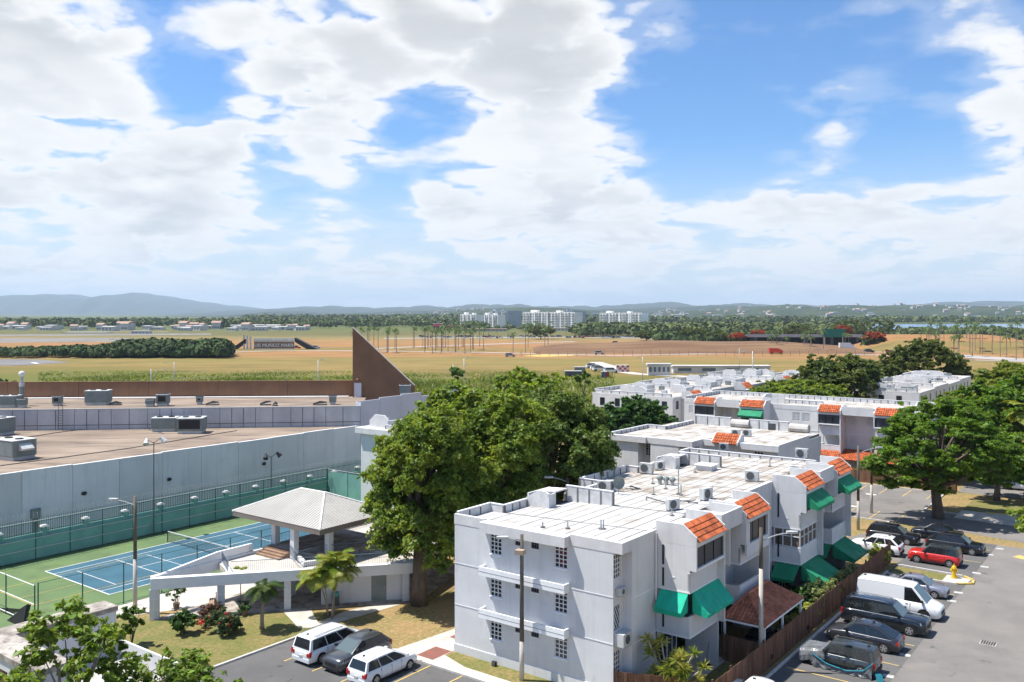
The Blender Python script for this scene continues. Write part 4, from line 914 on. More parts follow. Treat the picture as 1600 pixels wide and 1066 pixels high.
# ------------------------------------------------------------------ court fence, wall and net
def court():
    t = dthing('court_fence', 'tall mesh fence with green windscreen along the mall side of the tennis court', 'fence', -56.75, 0)
    ys = [-22+3.13*k for k in range(17)]
    for i, y in enumerate(ys):
        MB().cyl((0, y, 0), (0, y, 3.6), .045, n=6).build('post', M['gfence'], t)
        if i < len(ys)-1:
            MB().box(-.03, y+.06, .1, -.01, y+3.07, 1.95).build('windscreen', M['screen'], t)
    for z in (1.98, 3.55, 1.05): MB().cyl((.03, -22, z), (.03, 28.1, z), .04, n=5).build('rail', M['rtul'], t)
    t = dthing('boundary_wall', 'low green block wall with white-capped piers in front of the mall', 'wall', -57.25, 0)
    MB().box(-.1, -24, 0, .1, 44, 2.3).build('wall', M['screen'], t)
    for k in range(17):
        y = -21+3.9*k; q = MB().box(-.22, y-.22, 0, .22, y+.22, 2.75).build('pier', M['screen'], t); MB().box(-.3, y-.3, 2.75, .3, y+.3, 2.85).prism([(-.22, y-.22), (.22, y-.22), (.22, y+.22), (-.22, y+.22)], 2.85, 2.93).build('cap', M['wpaint'], q)
    g = MB()
    for k in range(340): y = -24+.2*k; g.box(-.02, y, 2.3, .02, y+.025, 3.7)
    for z in (2.4, 3.3): g.box(-.03, -24, z, .03, 44, z+.05)
    q = g.build('railing', M['gfence'], t); q['kind'] = 'stuff'
    c = MB(); rs = random.Random(4); pts = []
    for k in range(2000):
        a = k*.62; pts.append((.26*math.cos(a)+.03*rs.random(), -24+k*68/2000, 3.95+.26*math.sin(a)))
    c.tube(pts, .016, 3); c.build('razor_wire', M['galv'], t)
    # end fence and the fence on this side
    t = dthing('court_fence', 'mesh fence along the near side of the tennis court', 'fence', -38.7, 0)
    for k in range(14):
        y = -14.5+3.2*k; MB().cyl((0, y, 0), (0, y, 3.2), .05, n=6).build('post', M['gfence'], t)
    for z in (.15, 3.15): MB().cyl((0, -14.5, z), (0, 27.1, z), .022, n=5).build('rail', M['gfence'], t)
    t = dthing('court_fence', 'mesh fence with white top rail closing the near end of the tennis court', 'fence', -57, -14.6)
    for k in range(5): MB().cyl((4.5*k, 0, 0), (4.5*k, 0, 3.0), .05, n=6).build('post', M['gfence'], t)
    for z in (.2, 1.6, 2.95): MB().cyl((0, 0, z), (18, 0, z), .035, n=5).build('rail', M['wpaint'], t)
    MB().quad((11.5, .05, .1), (14.2, .05, .1), (17.2, .05, 1.6), (16.2, .06, .9)).ext([(15, -.6, .02), (17.5, -.6, .02), (17.0, -.1, 1.4)], (0, .3, 0)).build('torn_windscreen', M['black'], t)
    t = dthing('court_fence', 'green mesh fence closing the far end of the tennis court', 'fence', -57, 28.4)
    for k in range(6): MB().cyl((3.6*k, 0, 0), (3.6*k, 0, 3.4), .045, n=6).build('post', M['gfence'], t)
    for k in range(5): MB().box(3.6*k+.06, -.01, .1, 3.6*k+3.54, .01, 3.1 if k < 2 else 1.4).build('windscreen', M['screen'], t)
    MB().cyl((0, 0, 3.35), (18, 0, 3.35), .035, n=5).build('rail', M['galv'], t)
    t = dthing('tennis_net', 'black tennis net with white tape across the blue court', 'net', -52.9, 4.4)
    for x in (0, 11.9): MB().cyl((x, 0, 0), (x, 0, 1.15), .05, n=6).build('post', M['black'], t)
    n = MB()
    for k in range(80): n.box(.1+k*.1475, -.004, .08, .118+k*.1475, .004, 1.0)
    for k in range(9): n.box(.05, -.004, .1+k*.11, 11.85, .004, .114+k*.11)
    n.build('mesh', M['dgrey'], t)['kind'] = 'stuff'; MB().box(.02, -.02, .99, 11.88, .02, 1.07).build('tape', M['wpaint'], t)
court()
# ------------------------------------------------------------------ club house with roofed terrace
def clubhouse():
    t = dthing('clubhouse', 'white two-level pavilion with railed terrace and grey hipped metal roof beside the tennis court', 'building')
    A_, B_, C_, E_ = Vector((-33.9, -8.7)), Vector((-21.4, 6.0)), Vector((-24, 15)), Vector((-33.9, 15))
    d = (B_-A_).normalized(); n = Vector((-d.y, d.x))           # n points inwards (left/back)
    deck = [tuple(A_+d*5.5+n*.3), tuple(B_), tuple(C_), tuple(E_), (-33.9, -3.0)]
    MB().prism(deck, 2.45, 2.86).build('terrace_floor', M['conc'], t)
    def beam(p, q, z0, z1, w, nm='beam'):
        p, q = Vector(p), Vector(q); dd = (q-p).normalized(); nn = Vector((-dd.y, dd.x))*w/2; a = [p-nn, q-nn, q+nn, p+nn]
        MB().prism([tuple(v) for v in a], z0, z1).build(nm, M['trim'], t)
    beam(A_, B_, 2.2, 3.0, .5); beam((-34.0, -8.6), (-34.0, 15), 2.3, 3.08, .35); beam(A_+d*5.6, (-33.9, -2.6), 2.3, 2.98, .3)
    MB().box(-34.1, -3.0, 3.1, -33.9, .2, 3.7).ext([(-34.1, -3.0, 3.09), (-34.1, -8.0, 3.09), (-34.1, -3.0, 3.7)], (.2, 0, 0)).build('side_wall', M['trim'], t)
    # columns
    for s in (.25, 4.9, 9.7, 18.6):
        c = A_+d*s+n*.05; a3 = math.atan2(d.y, d.x); m = MB(); w = .62 if s < 1 else .5
        MT = Matrix.Translation((c.x, c.y, 0)) @ Matrix.Rotation(a3, 4, 'Z')
        m.box(-w/2, -w/2, 0, w/2, w/2, 2.199, MT)
        o = m.build('column', M['wall'], t); j = MB()
        for z in (.75, 1.5): j.box(-w/2-.006, -w/2-.006, z, w/2+.006, w/2+.006, z+.03, MT)
        j.each('joint', M['trim'], o)
    for x, y in ((-33.7, 1.5), (-33.7, 8), (-30.0, 1.0), (-29, 8), (-26.2, 4.2)): MB().box(x-.25, y-.25, 0, x+.25, y+.25, 2.45).build('column', M['wall'], t)
    fl = [tuple(A_-n*.4), tuple(B_-n*.4+d*.3), tuple(C_), (-33.7, 15)]
    MB().prism(fl, .0, .06).build('ground_floor', M['conc2'], t)
    # store room with door
    r0 = A_+d*12.2+n*.35; r1 = B_-d*.3+n*.35; MB().prism([tuple(r0), tuple(r1), tuple(r1+n*5), tuple(r0+n*5)], .06, 2.44).build('store_room', M['wall'], t)
    q = A_+d*16.0+n*.35; a = [q, q+d*1.15]
    dr = MB().ext([(a[0].x, a[0].y, .1), (a[1].x, a[1].y, .1), (a[1].x, a[1].y, 2.2), (a[0].x, a[0].y, 2.2)], (-n.x*.05, -n.y*.05, 0)).build('door', M['rtu'], t)
    h = q+d*1.0-n*.08; MB().sphere((h.x, h.y, 1.1), .05, .05, .05).build('handle', M['galv'], dr)
    # railings
    rl = MB()
    def rail(pts, z0=2.86, h=.95):
        for p, q in zip(pts, pts[1:]):
            p, q = Vector(p), Vector(q); L = (q-p).length; k = max(2, int(L/.14))
            for z in (z0+.1, z0+h): rl.cyl((p.x, p.y, z), (q.x, q.y, z), .025, n=5)
            for i in range(k+1): c = p.lerp(q, i/k); rl.cyl((c.x, c.y, z0+.1), (c.x, c.y, z0+h), .011, n=4, caps=False)
    rail([A_+d*5.6+n*.2, B_+n*.15, C_]); rail([(-33.7, -.2), (-33.7, 2.2)], 3.1); rail([(-33.6, 2.3), (-33.6, 15)], 3.1); rail([A_+d*5.4+n*.3, (-33.6, -2.9)])
    rail([(-27.6, -.3), (-27.6, 2.0), (-24.2, 7.0), (-26.2, 9)], 3.2); rail([(-30.2, 1.0), (-27.6, -.3)], 3.2, .8)
    rl.build('railing', M['railing'], t)['kind'] = 'stuff'
    # gazebo platform, steps, posts and roof
    MB().prism([(-33.6, 1.5), (-30.4, 1.5), (-27.2, 2.2), (-26.6, 9), (-33.6, 9)], 2.865, 3.35).build('platform', M['conc2'], t)
    for k in range(4): MB().box(-33.5+.0*k, .2+.33*k, 2.862, -30.6, .53+.33*k, 2.99+.12*k).build('step', M['step'], t)
    for x, y in ((-36.2+2.7, 2.2), (-29.9, 1.2), (-27.4, 2.6), (-33.5, 8), (-27.4, 8)): MB().box(x-.24, y-.24, 2.87, x+.24, y+.24, 5.75).build('post', M['wall'], t)
    MB().ext([(-29.6, 1.2, 2.87), (-27.6, .2, 2.87), (-26.8, 2.3, 2.87), (-27, 2.4, 2.87), (-27.8, .6, 2.87), (-29.6, 1.5, 2.87)], (0, 0, .35)).build('bench_wall', M['trim'], t)
    x0, x1, y0, y1, ze, zr = -37.3, -26.3, .7, 8.7, 5.8, 7.55; xa, xb, ym = -33.3, -30.3, 4.7
    m = MB(); a, b, c, e = (x0, y0, ze), (x1, y0, ze), (x1, y1, ze), (x0, y1, ze); r, s = (xa, ym, zr), (xb, ym, zr)
    rf = m.quad(a, b, s, r).quad(b, c, s).quad(c, e, r, s).quad(e, a, r).build('roof', M['metalroof'], t)
    rib = MB()                                  # standing ribs of the metal sheets
    def ribs(p, q, r_, s_, k):
        p, q, r_, s_ = map(Vector, (p, q, r_, s_)); nn = (q-p).cross(r_-p).normalized()
        for i in range(1, k):
            f = i/k; P = p.lerp(q, f); up = (r_-p)-(q-p).normalized()*((r_-p).dot((q-p).normalized())); lim = 1.
            al = f*(q-p).length; l0 = (r_-p).dot((q-p).normalized()); l1 = (s_-p).dot((q-p).normalized())
            if al < l0: lim = al/l0
            elif al > l1: lim = ((q-p).length-al)/((q-p).length-l1)
            Q = P+up*lim; ww = (q-p).normalized()*.03
            rib.ext([P-ww, P+ww, Q+ww, Q-ww], nn*.035)
    ribs(a, b, r, s, 37); ribs(b, c, s, s, 27); ribs(e, a, r, r, 27)
    rib.build('roof_rib', M['metalroof'], rf)['kind'] = 'stuff'
    cp = MB()
    for p, q in ((a, r), (b, s), (c, s), (e, r), (r, s)): cp.tube([p, q], .09, 5)
    cp.build('ridge_cap', M['wpaint'], rf)
    MB().box(x0+.02, y0+.02, ze-.42, x1-.02, y1-.02, ze-.02).build('eave', M['eave'], t)
    g = MB(); o = MB()
    tg = dthing('shed', 'small red and green roofed shed behind the far court fence', 'shed', -52, 33)
    MB().box(0, 0, 0, 5, 4, 2.4).build('wall', M['black'], tg); MB().ext([(-.4, -.4, 2.6), (5.4, -.4, 2.6), (5.4, -.4, 2.45), (-.4, -.4, 2.3)], (0, 5, .2)).build('roof', M['dgrey'], tg); MB().ext([(-1.2, -.5, 2.0), (0, -.5, 2.6), (0, -.5, 2.5)], (0, 3, 0)).build('flap', M['green_awn2'], tg); MB().box(-.2, -.3, 0, 0, -.1, 2.4).build('post', M['redp'], tg)
M['railing'] = mat('blue_grey_railing', (.13,.17,.21), .5); M['step'] = mat('brown_step', (.28,.18,.12), .9, (.2,.13,.09), 2, .9)
M['metalroof'] = mat('cream_metal_sheet', (.40,.385,.355), .6, (.345,.33,.305), .4, .9); M['eave'] = mat('eave_board', (.20,.17,.145), .9); M['redp'] = mat('red_paint', (.4,.03,.03), .6)
clubhouse()
# --- small service building at the bottom left
def service():
    t = dthing('service_building', 'low white service building with a stained concrete roof edge round an open yard, bottom left', 'building', -30.8, -22.2)
    MB().prism([(0, 0), (1.75, 0), (1.75, 8.3), (0, 8.3)], 3.0, 3.32).prism([(1.752, 0), (8.5, 0), (8.5, 1.9), (1.752, 1.9)], 3.001, 3.321).each('roof_slab', M['conc2'], t)
    MB().box(1.55, 1.75, 0, 1.7, 8.2, 2.999).box(.05, .08, 0, .2, 8.2, 2.998).box(.2, 8.05, 0, 1.5, 8.2, 2.997).box(.2, .08, 2.4, 8.45, .2, 2.996).box(8.3, .2, 0, 8.45, 1.8, 2.995).box(1.7, 1.7, 0, 8.3, 1.85, 2.994).box(1.7, 7.95, 0, 9.0, 8.1, 1.4).build('wall', M['wall'], t)
    for x in (2.4, 4.9, 8.0): MB().box(x, .1, 0, x+.3, .22, 2.4).build('pillar', M['trim'], t)
    MB().box(1.71, 1.86, .02, 9.2, 7.9, .25).build('yard_floor', M['roofw'], t)
    for x in (.3, 2.75, 5.3): MB().box(x, .12, .05, x+2.0, .17, 2.39).build('door', M['plank'], t)
service()
# ------------------------------------------------------------------ timber fences
def fence(name, label, pts, h=1.85, w=.145, cat='fence', lim=400):
    t = thing(name, label, cat, D(*pts[0]), 0); o = D(*pts[0]); k = 0; rs = random.Random(len(label))
    pm = [MB().box(0, -.012, .04, w-.012, .012, h+dz).mesh('plank', M['plank%d' % j]) for j, dz in enumerate((0, .03, -.03))]
    for (x0, y0), (x1, y1) in zip(pts, pts[1:]):
        a, b = D(x0, y0)-o, D(x1, y1)-o; L = (b-a).length; n = int(L/w); dr = (b-a).normalized(); a3 = math.atan2(dr.y, dr.x); nn = Vector((-dr.y, dr.x, 0))
        for i in range(n):
            link('plank', pm[rs.randrange(3)], t, a+dr*(i*w)+nn*(.03 if i % 2 else 0)*.5, a3+rs.uniform(-.02, .02))
        for z in (.35, h-.35):
            MB().ext([a+nn*.03+Vector((0,0,z)), b+nn*.03+Vector((0,0,z)), b+nn*.03+Vector((0,0,z+.09)), a+nn*.03+Vector((0,0,z+.09))], nn*.05).build('rail', M['plank0'], t)
        m = max(1, int(L/2.4))
        for i in range(m+1):
            c = a+dr*(i*L/m)+nn*.1; MB().box(c.x-.05, c.y-.05, 0, c.x+.05, c.y+.05, h+.12).build('post', M['plank1'], t)
for j, v in enumerate((1, .8, 1.25)): M['plank%d' % j] = mat('fence_plank', (.195*v, .10*v, .06*v), .85, (.12*v, .06*v, .036*v), 2.5, .9, stretch=(3,3,.35))
fence('garden_fence', 'long brown timber garden fence between the gardens and the right parking stalls', [(5.55, 1.6), (5.6, 39.2)])
fence('garden_fence', 'brown timber fence at the foot of the nearest block corner, bottom centre', [(.05, .05), (3.4, 1.5), (5.5, 1.6)], 1.6)
fence('garden_fence', 'dark timber fence between two gardens under the brown tiled carport', [(2.7, 9.25), (5.45, 9.2)], 1.7)
fence('garden_fence', 'red-brown timber fence behind the back parking lot', [(-13, 77.2), (4, 77.2)], 1.9)
# ------------------------------------------------------------------ carport with brown tiles
t = dthing('carport', 'brown clay tiled carport roof on white posts in the garden by the long fence', 'carport')
def hip(t):
    x0, x1, y0, y1, ze, zr = 2.5, 5.45, 9.5, 16.6, 2.65, 3.75
    MB().box(x0, y0, ze-.14, x1, y1, ze-.01).build('gutter', M['trim'], t)
    xm = (x0+x1)/2-.6
    m = MB().quad((x0, y0, ze), (x1, y0, ze), (xm, y0+2.3, zr)).quad((x1, y0, ze), (x1, y1, ze), (xm, y1-1.5, zr), (xm, y0+2.3, zr)).quad((x1, y1, ze), (x0, y1, ze), (xm, y1-1.5, zr)).quad((x0, y1, ze), (x0, y0, ze), (xm, y0+2.3, zr), (xm, y1-1.5, zr))
    rf = m.build('tile_roof', M['tilebase'], t); b = MB()
    def cover(org, along, up, wid, top0, top1, hgt, rows=9, pw=.24):
        org, along, up = Vector(org), Vector(along).normalized(), Vector(up); sl = up.length; ud = up.normalized(); nn = along.cross(ud).normalized(); n = int(wid/pw)
        for i in range(n):
            s = (i+.5)*pw; f = min(1, s/top0 if s < top0 else 1, (wid-s)/(wid-top1) if s > top1 else 1)
            for r in range(rows):
                if (r+.6)/rows > f: break
                vs = []
                for q, lift in ((r/rows, .045), ((r+1.05)/rows, .0)):
                    for k in range(5):
                        a = math.pi*k/4; vs.append(org+along*(s-math.cos(a)*pw*.48)+ud*(q*sl)+nn*(math.sin(a)*.08+lift+.004))
                b.add(vs, [(k, k+1, k+6, k+5) for k in range(4)]+[(0,1,2,3,4)])
    cover((x0, y0, ze), (1,0,0), (0, 2.3, zr-ze), x1-x0, xm-x0, xm-x0, 1, 8); cover((x1, y0, ze), (0,1,0), (xm-x1, 0, zr-ze), y1-y0, 2.3, y1-y0-1.5, 1, 9)
    cover((x0, y1, ze), (0,-1,0), (xm-x0, 0, zr-ze), y1-y0, 1.5, y1-y0-2.3, 1, 6)
    b.build('roof_tiles', M['tile2'], rf)['kind'] = 'stuff'
    r = MB()
    for p in ((x0, y0, ze), (x1, y0, ze)): r.tube([p, (xm, y0+2.3, zr+.06)], .1, 6)
    r.tube([(xm, y0+2.3, zr+.06), (xm, y1-1.5, zr+.06)], .1, 6); r.tube([(x1, y1, ze), (xm, y1-1.5, zr+.06)], .1, 6); r.build('ridge_tiles', M['tile2'], rf)
    for x, y in ((x1-.15, y0+.2), (x1-.15, 12.9), (x1-.15, y1-.2), (x0+.15, y0+.2)): MB().box(x-.06, y-.06, 0, x+.06, y+.06, ze-.141).build('post', M['trim'], t)
hip(t)
# ------------------------------------------------------------------ poles and lamps
def lamp_pole(label, loc, h, arm=None, head=None, split=0, r=(.16, .11), mats=('wood_pole', 'cpole'), box=None, name='street_lamp'):
    t = thing(name, label, 'lamp post', loc)
    rr = lambda z: r[0]+(r[1]-r[0])*z/h
    if split: MB().cyl((0,0,0),(0,0,split),r[0],rr(split),n=10).build('base', M[mats[1]], t, True)
    MB().cyl((0,0,split),(0,0,h),rr(split)-.002,r[1],n=10).build('pole', M[mats[0]], t, True)
    if arm:
        dx, dy, dz, z = arm; pts = [(dx*s, dy*s, z+dz*math.sin(s*math.pi/2)) for s in (0,.2,.4,.6,.8,1)]
        a = MB().tube(pts, .035).build('arm', M['galv'], t)
        e = Vector(pts[-1]); d = Vector((dx, dy, 0)).normalized(); n = Vector((-d.y, d.x, 0))
        MB().ext([e-n*.13-d*.1, e-n*.16+d*.25, e-n*.08+d*.6, e+n*.08+d*.6, e+n*.16+d*.25, e+n*.13-d*.1], (0,0,.14)).build('lamp_head', M['rtul'], t)
    if box:
        MB().ext([(-.45,-.35,box),(.05,-.5,box),(.25,-.05,box),(-.25,.1,box)],(0,0,.28)).build('floodlight', M['sand_box'], t)
    return t
M['sand_box'] = mat('tan_floodlight', (.42,.32,.24), .6)
lamp_pole('weathered pole with a lamp arm and tan floodlight box in front of the nearest block', D(-5.8,-1.06), 8.9, (-.95,-.05,.2,8.45), True, 2.4, box=7.75)
lamp_pole('pole with a pale base and curved lamp arm beside the carport', D(5.3,9.15), 8.95, (1.7,.0,.5,8.1), True, 6.4, mats=('wood_pole','cpole'))
lamp_pole('dark pole with lamp arm on the dry lawn behind the nearest block', D(-.28,50.1), 8.7, (2.0,.2,.5,7.9), True, 3.0)
lamp_pole('dark bare pole by the kerb of the back lot', D(-1.3,58.9), 7.3, None, None, 3.2, name='utility_pole')
lamp_pole('dark timber pole with long lamp arm between the court and the pavilion', D(-36.2,-8.6), 8.7, (-1.5,.2,.35,8.0), True, 4.0)
lamp_pole('pale lamp arm showing above the left roof edge of the nearest block', D(-13.4,15.5), 9.1, (-1.3,-.3,.4,8.7), True, 0)
for x, y, h, lb in ((-56.5,5.1,9.4,'tall thin court floodlight pole with two lamp bells in front of the mall'),(-57.3,20.2,5.9,'shorter court floodlight pole with forked top behind the pavilion roof')):
    t = dthing('court_floodlight', lb, 'lamp post', x, y); MB().cyl((0,0,0),(0,0,h),.06,.045,n=8).build('pole', M['dgrey'], t)
    MB().tube([(-.1,-.8,h+.35),(0,-.3,h+.05),(0,0,h-.1),(0,.3,h+.05),(.1,.8,h+.4)], .03).build('crossarm', M['black'], t)
    for s in (-1, 1): MB().cyl((.0,s*.75,h+.4),(.35,s*1.05,h-.1),.12,.3,n=10).build('lamp_bell', M['rtul'] if h > 8 else M['black'], t)
for i, (u, v, Y, arm) in enumerate(((272,566,205,-1),(236,577,200,2),(497,563,215,0),(725,560,225,0),(708,570,222,2),(1004,558,245,-.6),(1176,549,190,-1.2),(1155,545,330,0),(1334,556,260,0),(1398,541,300,-2.2))):
    p = at(u, v, Y); h = p.z
    lamp_pole(('grey floodlight mast standing behind the brown mall wall, left of centre','low lamp post with flat arm beside the mast behind the brown wall','grey lamp mast left of the brown fin','grey lamp mast right of the brown fin','low lamp post with a level arm right of the brown fin','white lamp mast at the field edge near the portable toilets','tall lamp with a white head before the flame tree','thin lamp mast before the brown bank','thin pale mast rising beside the far right trees','pale curved lamp over the trees right of the overpass')[i], (p.x, p.y, 0), h, (arm*1.6, -.2, .5, h-.6) if arm else (.7, 0, .3, h-.2), True, 0, (.13,.08), ('galv','galv'))
# ------------------------------------------------------------------ split air conditioners, dishes, pipes on the roofs
def cond(label, loc, rz_, s=1., m='rtul'):
    t = thing('condenser', label, 'air conditioner', loc, rz_, 'split air conditioners')
    MB().box(-.42*s,-.16*s,.06,.42*s,.16*s,.66*s).build('casing', M[m], t)
    MB().cyl((-.08*s,-.161*s,.36*s),(-.08*s,-.18*s,.36*s),.25*s,n=14).build('fan_grille', M['dgrey'], t)
    MB().box(-.38*s,-.14*s,0,-.3*s,.14*s,.06).box(.3*s,-.14*s,0,.38*s,.14*s,.06).each('feet', M['black'], t)
    MB().box(.422*s,-.1*s,.1,.45*s,.1*s,.3).build('valve_cover', M['galv'], t)
def roofp(u, v): 
    g = G(u, v, 9.0)
    l = Matrix.Rotation(-TH, 3, 'Z') @ (g-ORG); z = rz(l.x)+.01 if l.x < .4 else 9.1
    g = G(u, v, z); return g
for u, v, r_, s, lb in ((944,768,.3,1.25,'white condenser behind the low roof wall, beside the dish'),(957,767,.3,1.2,'second white condenser behind the low roof wall next to the dish'),(1051,797,1.2,1.15,'upright condenser standing alone on the striped white roof'),(1103,781,1.4,1.3,'dark-finned condenser behind the first tiled bay'),(1175,752,.2,1.25,'dark square condenser near the step in the roof'),
    (1010,740,.1,1.35,'cream condenser left of the rear roof wall'),(1031,734,1.2,1.1,'white condenser with round fan by the rear left parapet'),(1253,716,0,1.35,'white condenser by the rear parapet close to the last tiled bay'),(1131,704,.4,1.1,'dark-sided condenser against the rear parapet'),(1241,738,.4,.8,'small white condenser behind the third tiled bay')):
    cond(lb, roofp(u, v), TH+r_, s)
for u, v, lb in ((1167,682,'white condenser on the second block roof'),(1207,672,'dark condenser before the second block rear wall'),(1150,682,'small unit beside the tiled bay of the second block')): cond(lb, G(u, v, 8.86), TH+.3, 1.15, 'rtul' if u != 1207 else 'dgrey')
for x, y, z, lb, m in ((.02,.55,5.95,'small window air conditioner on the garden side wall, top floor','rtul'),(.02,.6,3.05,'larger wall condenser on brackets on the garden side wall, middle floor','rtul')):
    t = dthing('wall_air_conditioner', lb, 'air conditioner', x, y, z, math.pi/2); s = .7 if z > 5 else 1.2
    MB().box(-.4*s, -.5*s, 0, .4*s, 0, .62*s).build('casing', M[m], t); MB().cyl((0,-.502*s,.31*s),(0,-.52*s,.31*s),.22*s,n=14).build('fan_grille', M['dgrey'], t); MB().box(-.35*s,-.5*s,-.06,.35*s,0,-.002).build('bracket', M['galv'], t)
cond('white condenser hanging in the recess of the second block front', D(-20.1,41.0,4.0), TH, 1.1)
t = thing('satellite_dish', 'grey satellite dish at the end of the low roof wall', 'dish', roofp(966,772), TH)
m = MB(); n = 14
for k in range(4):
    r = .5*k/3; m.V += [(r*math.cos(2*math.pi*i/n)*.9, -.25+.22*(r/.5)**2*-1+.2, .9+r*math.sin(2*math.pi*i/n)) for i in range(n)]
m.F = [(k*n+i, k*n+(i+1) % n, (k+1)*n+(i+1) % n, (k+1)*n+i) for k in range(3) for i in range(n)]
m.build('reflector', M['rtu'], t, True, rz=.7); MB().cyl((0,0,0),(0,0,.85),.03,n=6).build('mast', M['galv'], t); MB().cyl((.05,-.15,.75),(.2,-.6,.9),.015,n=5).build('feed_arm', M['galv'], t)
for i, (u, v, h) in enumerate(((887,826,.45),(939,827,.6),(943,827,.6),(848,824,.35),(1060,772,1.9),(1064,774,.8),(1040,764,.9),(1050,806,.35),(1070,808,.3),(1021,773,.6),(1020,756,.5),(1203,729,.7),(1124,729,.6),(1086,738,.4))):
    t = thing('vent_pipe', 'short grey vent pipe standing on the roof of the nearest block', 'pipe', roofp(u, v), 0, 'roof vent pipes'); MB().cyl((0,0,0),(0,0,h),.05,n=6).build('pipe', M['galv'], t); MB().cyl((0,0,0),(0,0,.06),.16,n=8).build('flashing', M['seam'], t)
t = thing('roof_hatch', 'square white roof hatch in front of the rear low wall', 'hatch', roofp(1104,734), TH); MB().box(-.7,-.6,0,.7,.6,.4).build('curb', M['fascia'], t); MB().box(-.82,-.72,.4,.82,.72,.5).build('lid', M['trim'], t)
t = thing('roof_fans', 'cluster of round grey turbine vents mid roof', 'vent', roofp(1040,757), TH)
for k in range(3): MB().cyl((k*.55-.5,0,0),(k*.55-.5,0,.3),.16,n=8).build('neck', M['galv'], t); MB().sphere((k*.55-.5,0,.45),.27,.27,.22).build('turbine', M['rtu'], t)
t = thing('pipe_run', 'long dark pipe lying across the white roof towards the condenser', 'pipe', roofp(1010,782), 0); a = roofp(1010,782); b = roofp(1050,790)-a; MB().tube([(0,0,.25),(b.x*.5,b.y*.5,.2),(b.x,b.y,.2)], .045).build('pipe', M['dgrey'], t); MB().box(-.05,-.05,0,.05,.05,.25).build('support', M['galv'], t)
for i, (u, v) in enumerate(((986,765),(1075,786),(1110,792))):
    t = thing('roof_cables', ('black cable bundle by the dish','black hose coil left of the dark-finned condenser','loose white pipe loops behind the second tiled bay')[i], 'cable', roofp(u, v)); rs = random.Random(i)
    MB().tube([(rs.uniform(-1,1), rs.uniform(-.5,.5), .03+.25*(k % 3 == 1)) for k in range(7)], .03, 5).build('cable', M['black'] if i < 2 else M['trim'], t)
# ------------------------------------------------------------------ vehicles
def paint(name, c, metal=.3): return mat(name, c, .28, metal=metal, spec=.5, coat=.8)
M['carglass'] = mat('car_glass', (.012,.014,.016), .05, spec=.7); M['carglassl'] = mat('windscreen_glass', (.10,.13,.13), .05, spec=.8)
M['tyre'] = mat('tyre', (.018,.018,.018), .85); M['rim'] = mat('alloy', (.45,.45,.46), .35, metal=.6); M['rimd'] = mat('dark_alloy', (.07,.07,.075), .35, metal=.5)
M['plast'] = mat('black_plastic', (.02,.02,.022), .65); M['tail'] = mat('tail_lamp', (.38,.012,.012), .25, spec=.6); M['headl'] = mat('head_lamp', (.55,.57,.58), .12, spec=.7)
M['chrome'] = mat('chrome', (.6,.6,.6), .15, metal=.9); M['plate'] = mat('number_plate', (.5,.5,.45), .6)
KIND = { # belt, hood, nose, tail heights; glass house: rear base, rear top, front top, front base (from rear 0 to front 1)
 'suv': (.60, .58, .50, .58, .015, .10, .60, .77, .90), 'cross': (.62, .60, .50, .60, .01, .17, .56, .78, .88), 'sedan': (.63, .62, .50, .66, .15, .31, .58, .77, .86),
 'coupe': (.60, .57, .48, .60, .02, .30, .60, .78, .86), 'mini': (.57, .55, .45, .54, .01, .05, .64, .85, .90), 'van': (.52, .48, .38, .50, .004, .02, .68, .85, .93), 'boxy': (.60, .60, .54, .58, .01, .05, .60, .74, .92), 'wagon': (.58, .56, .44, .56, .01, .07, .55, .83, .88)}
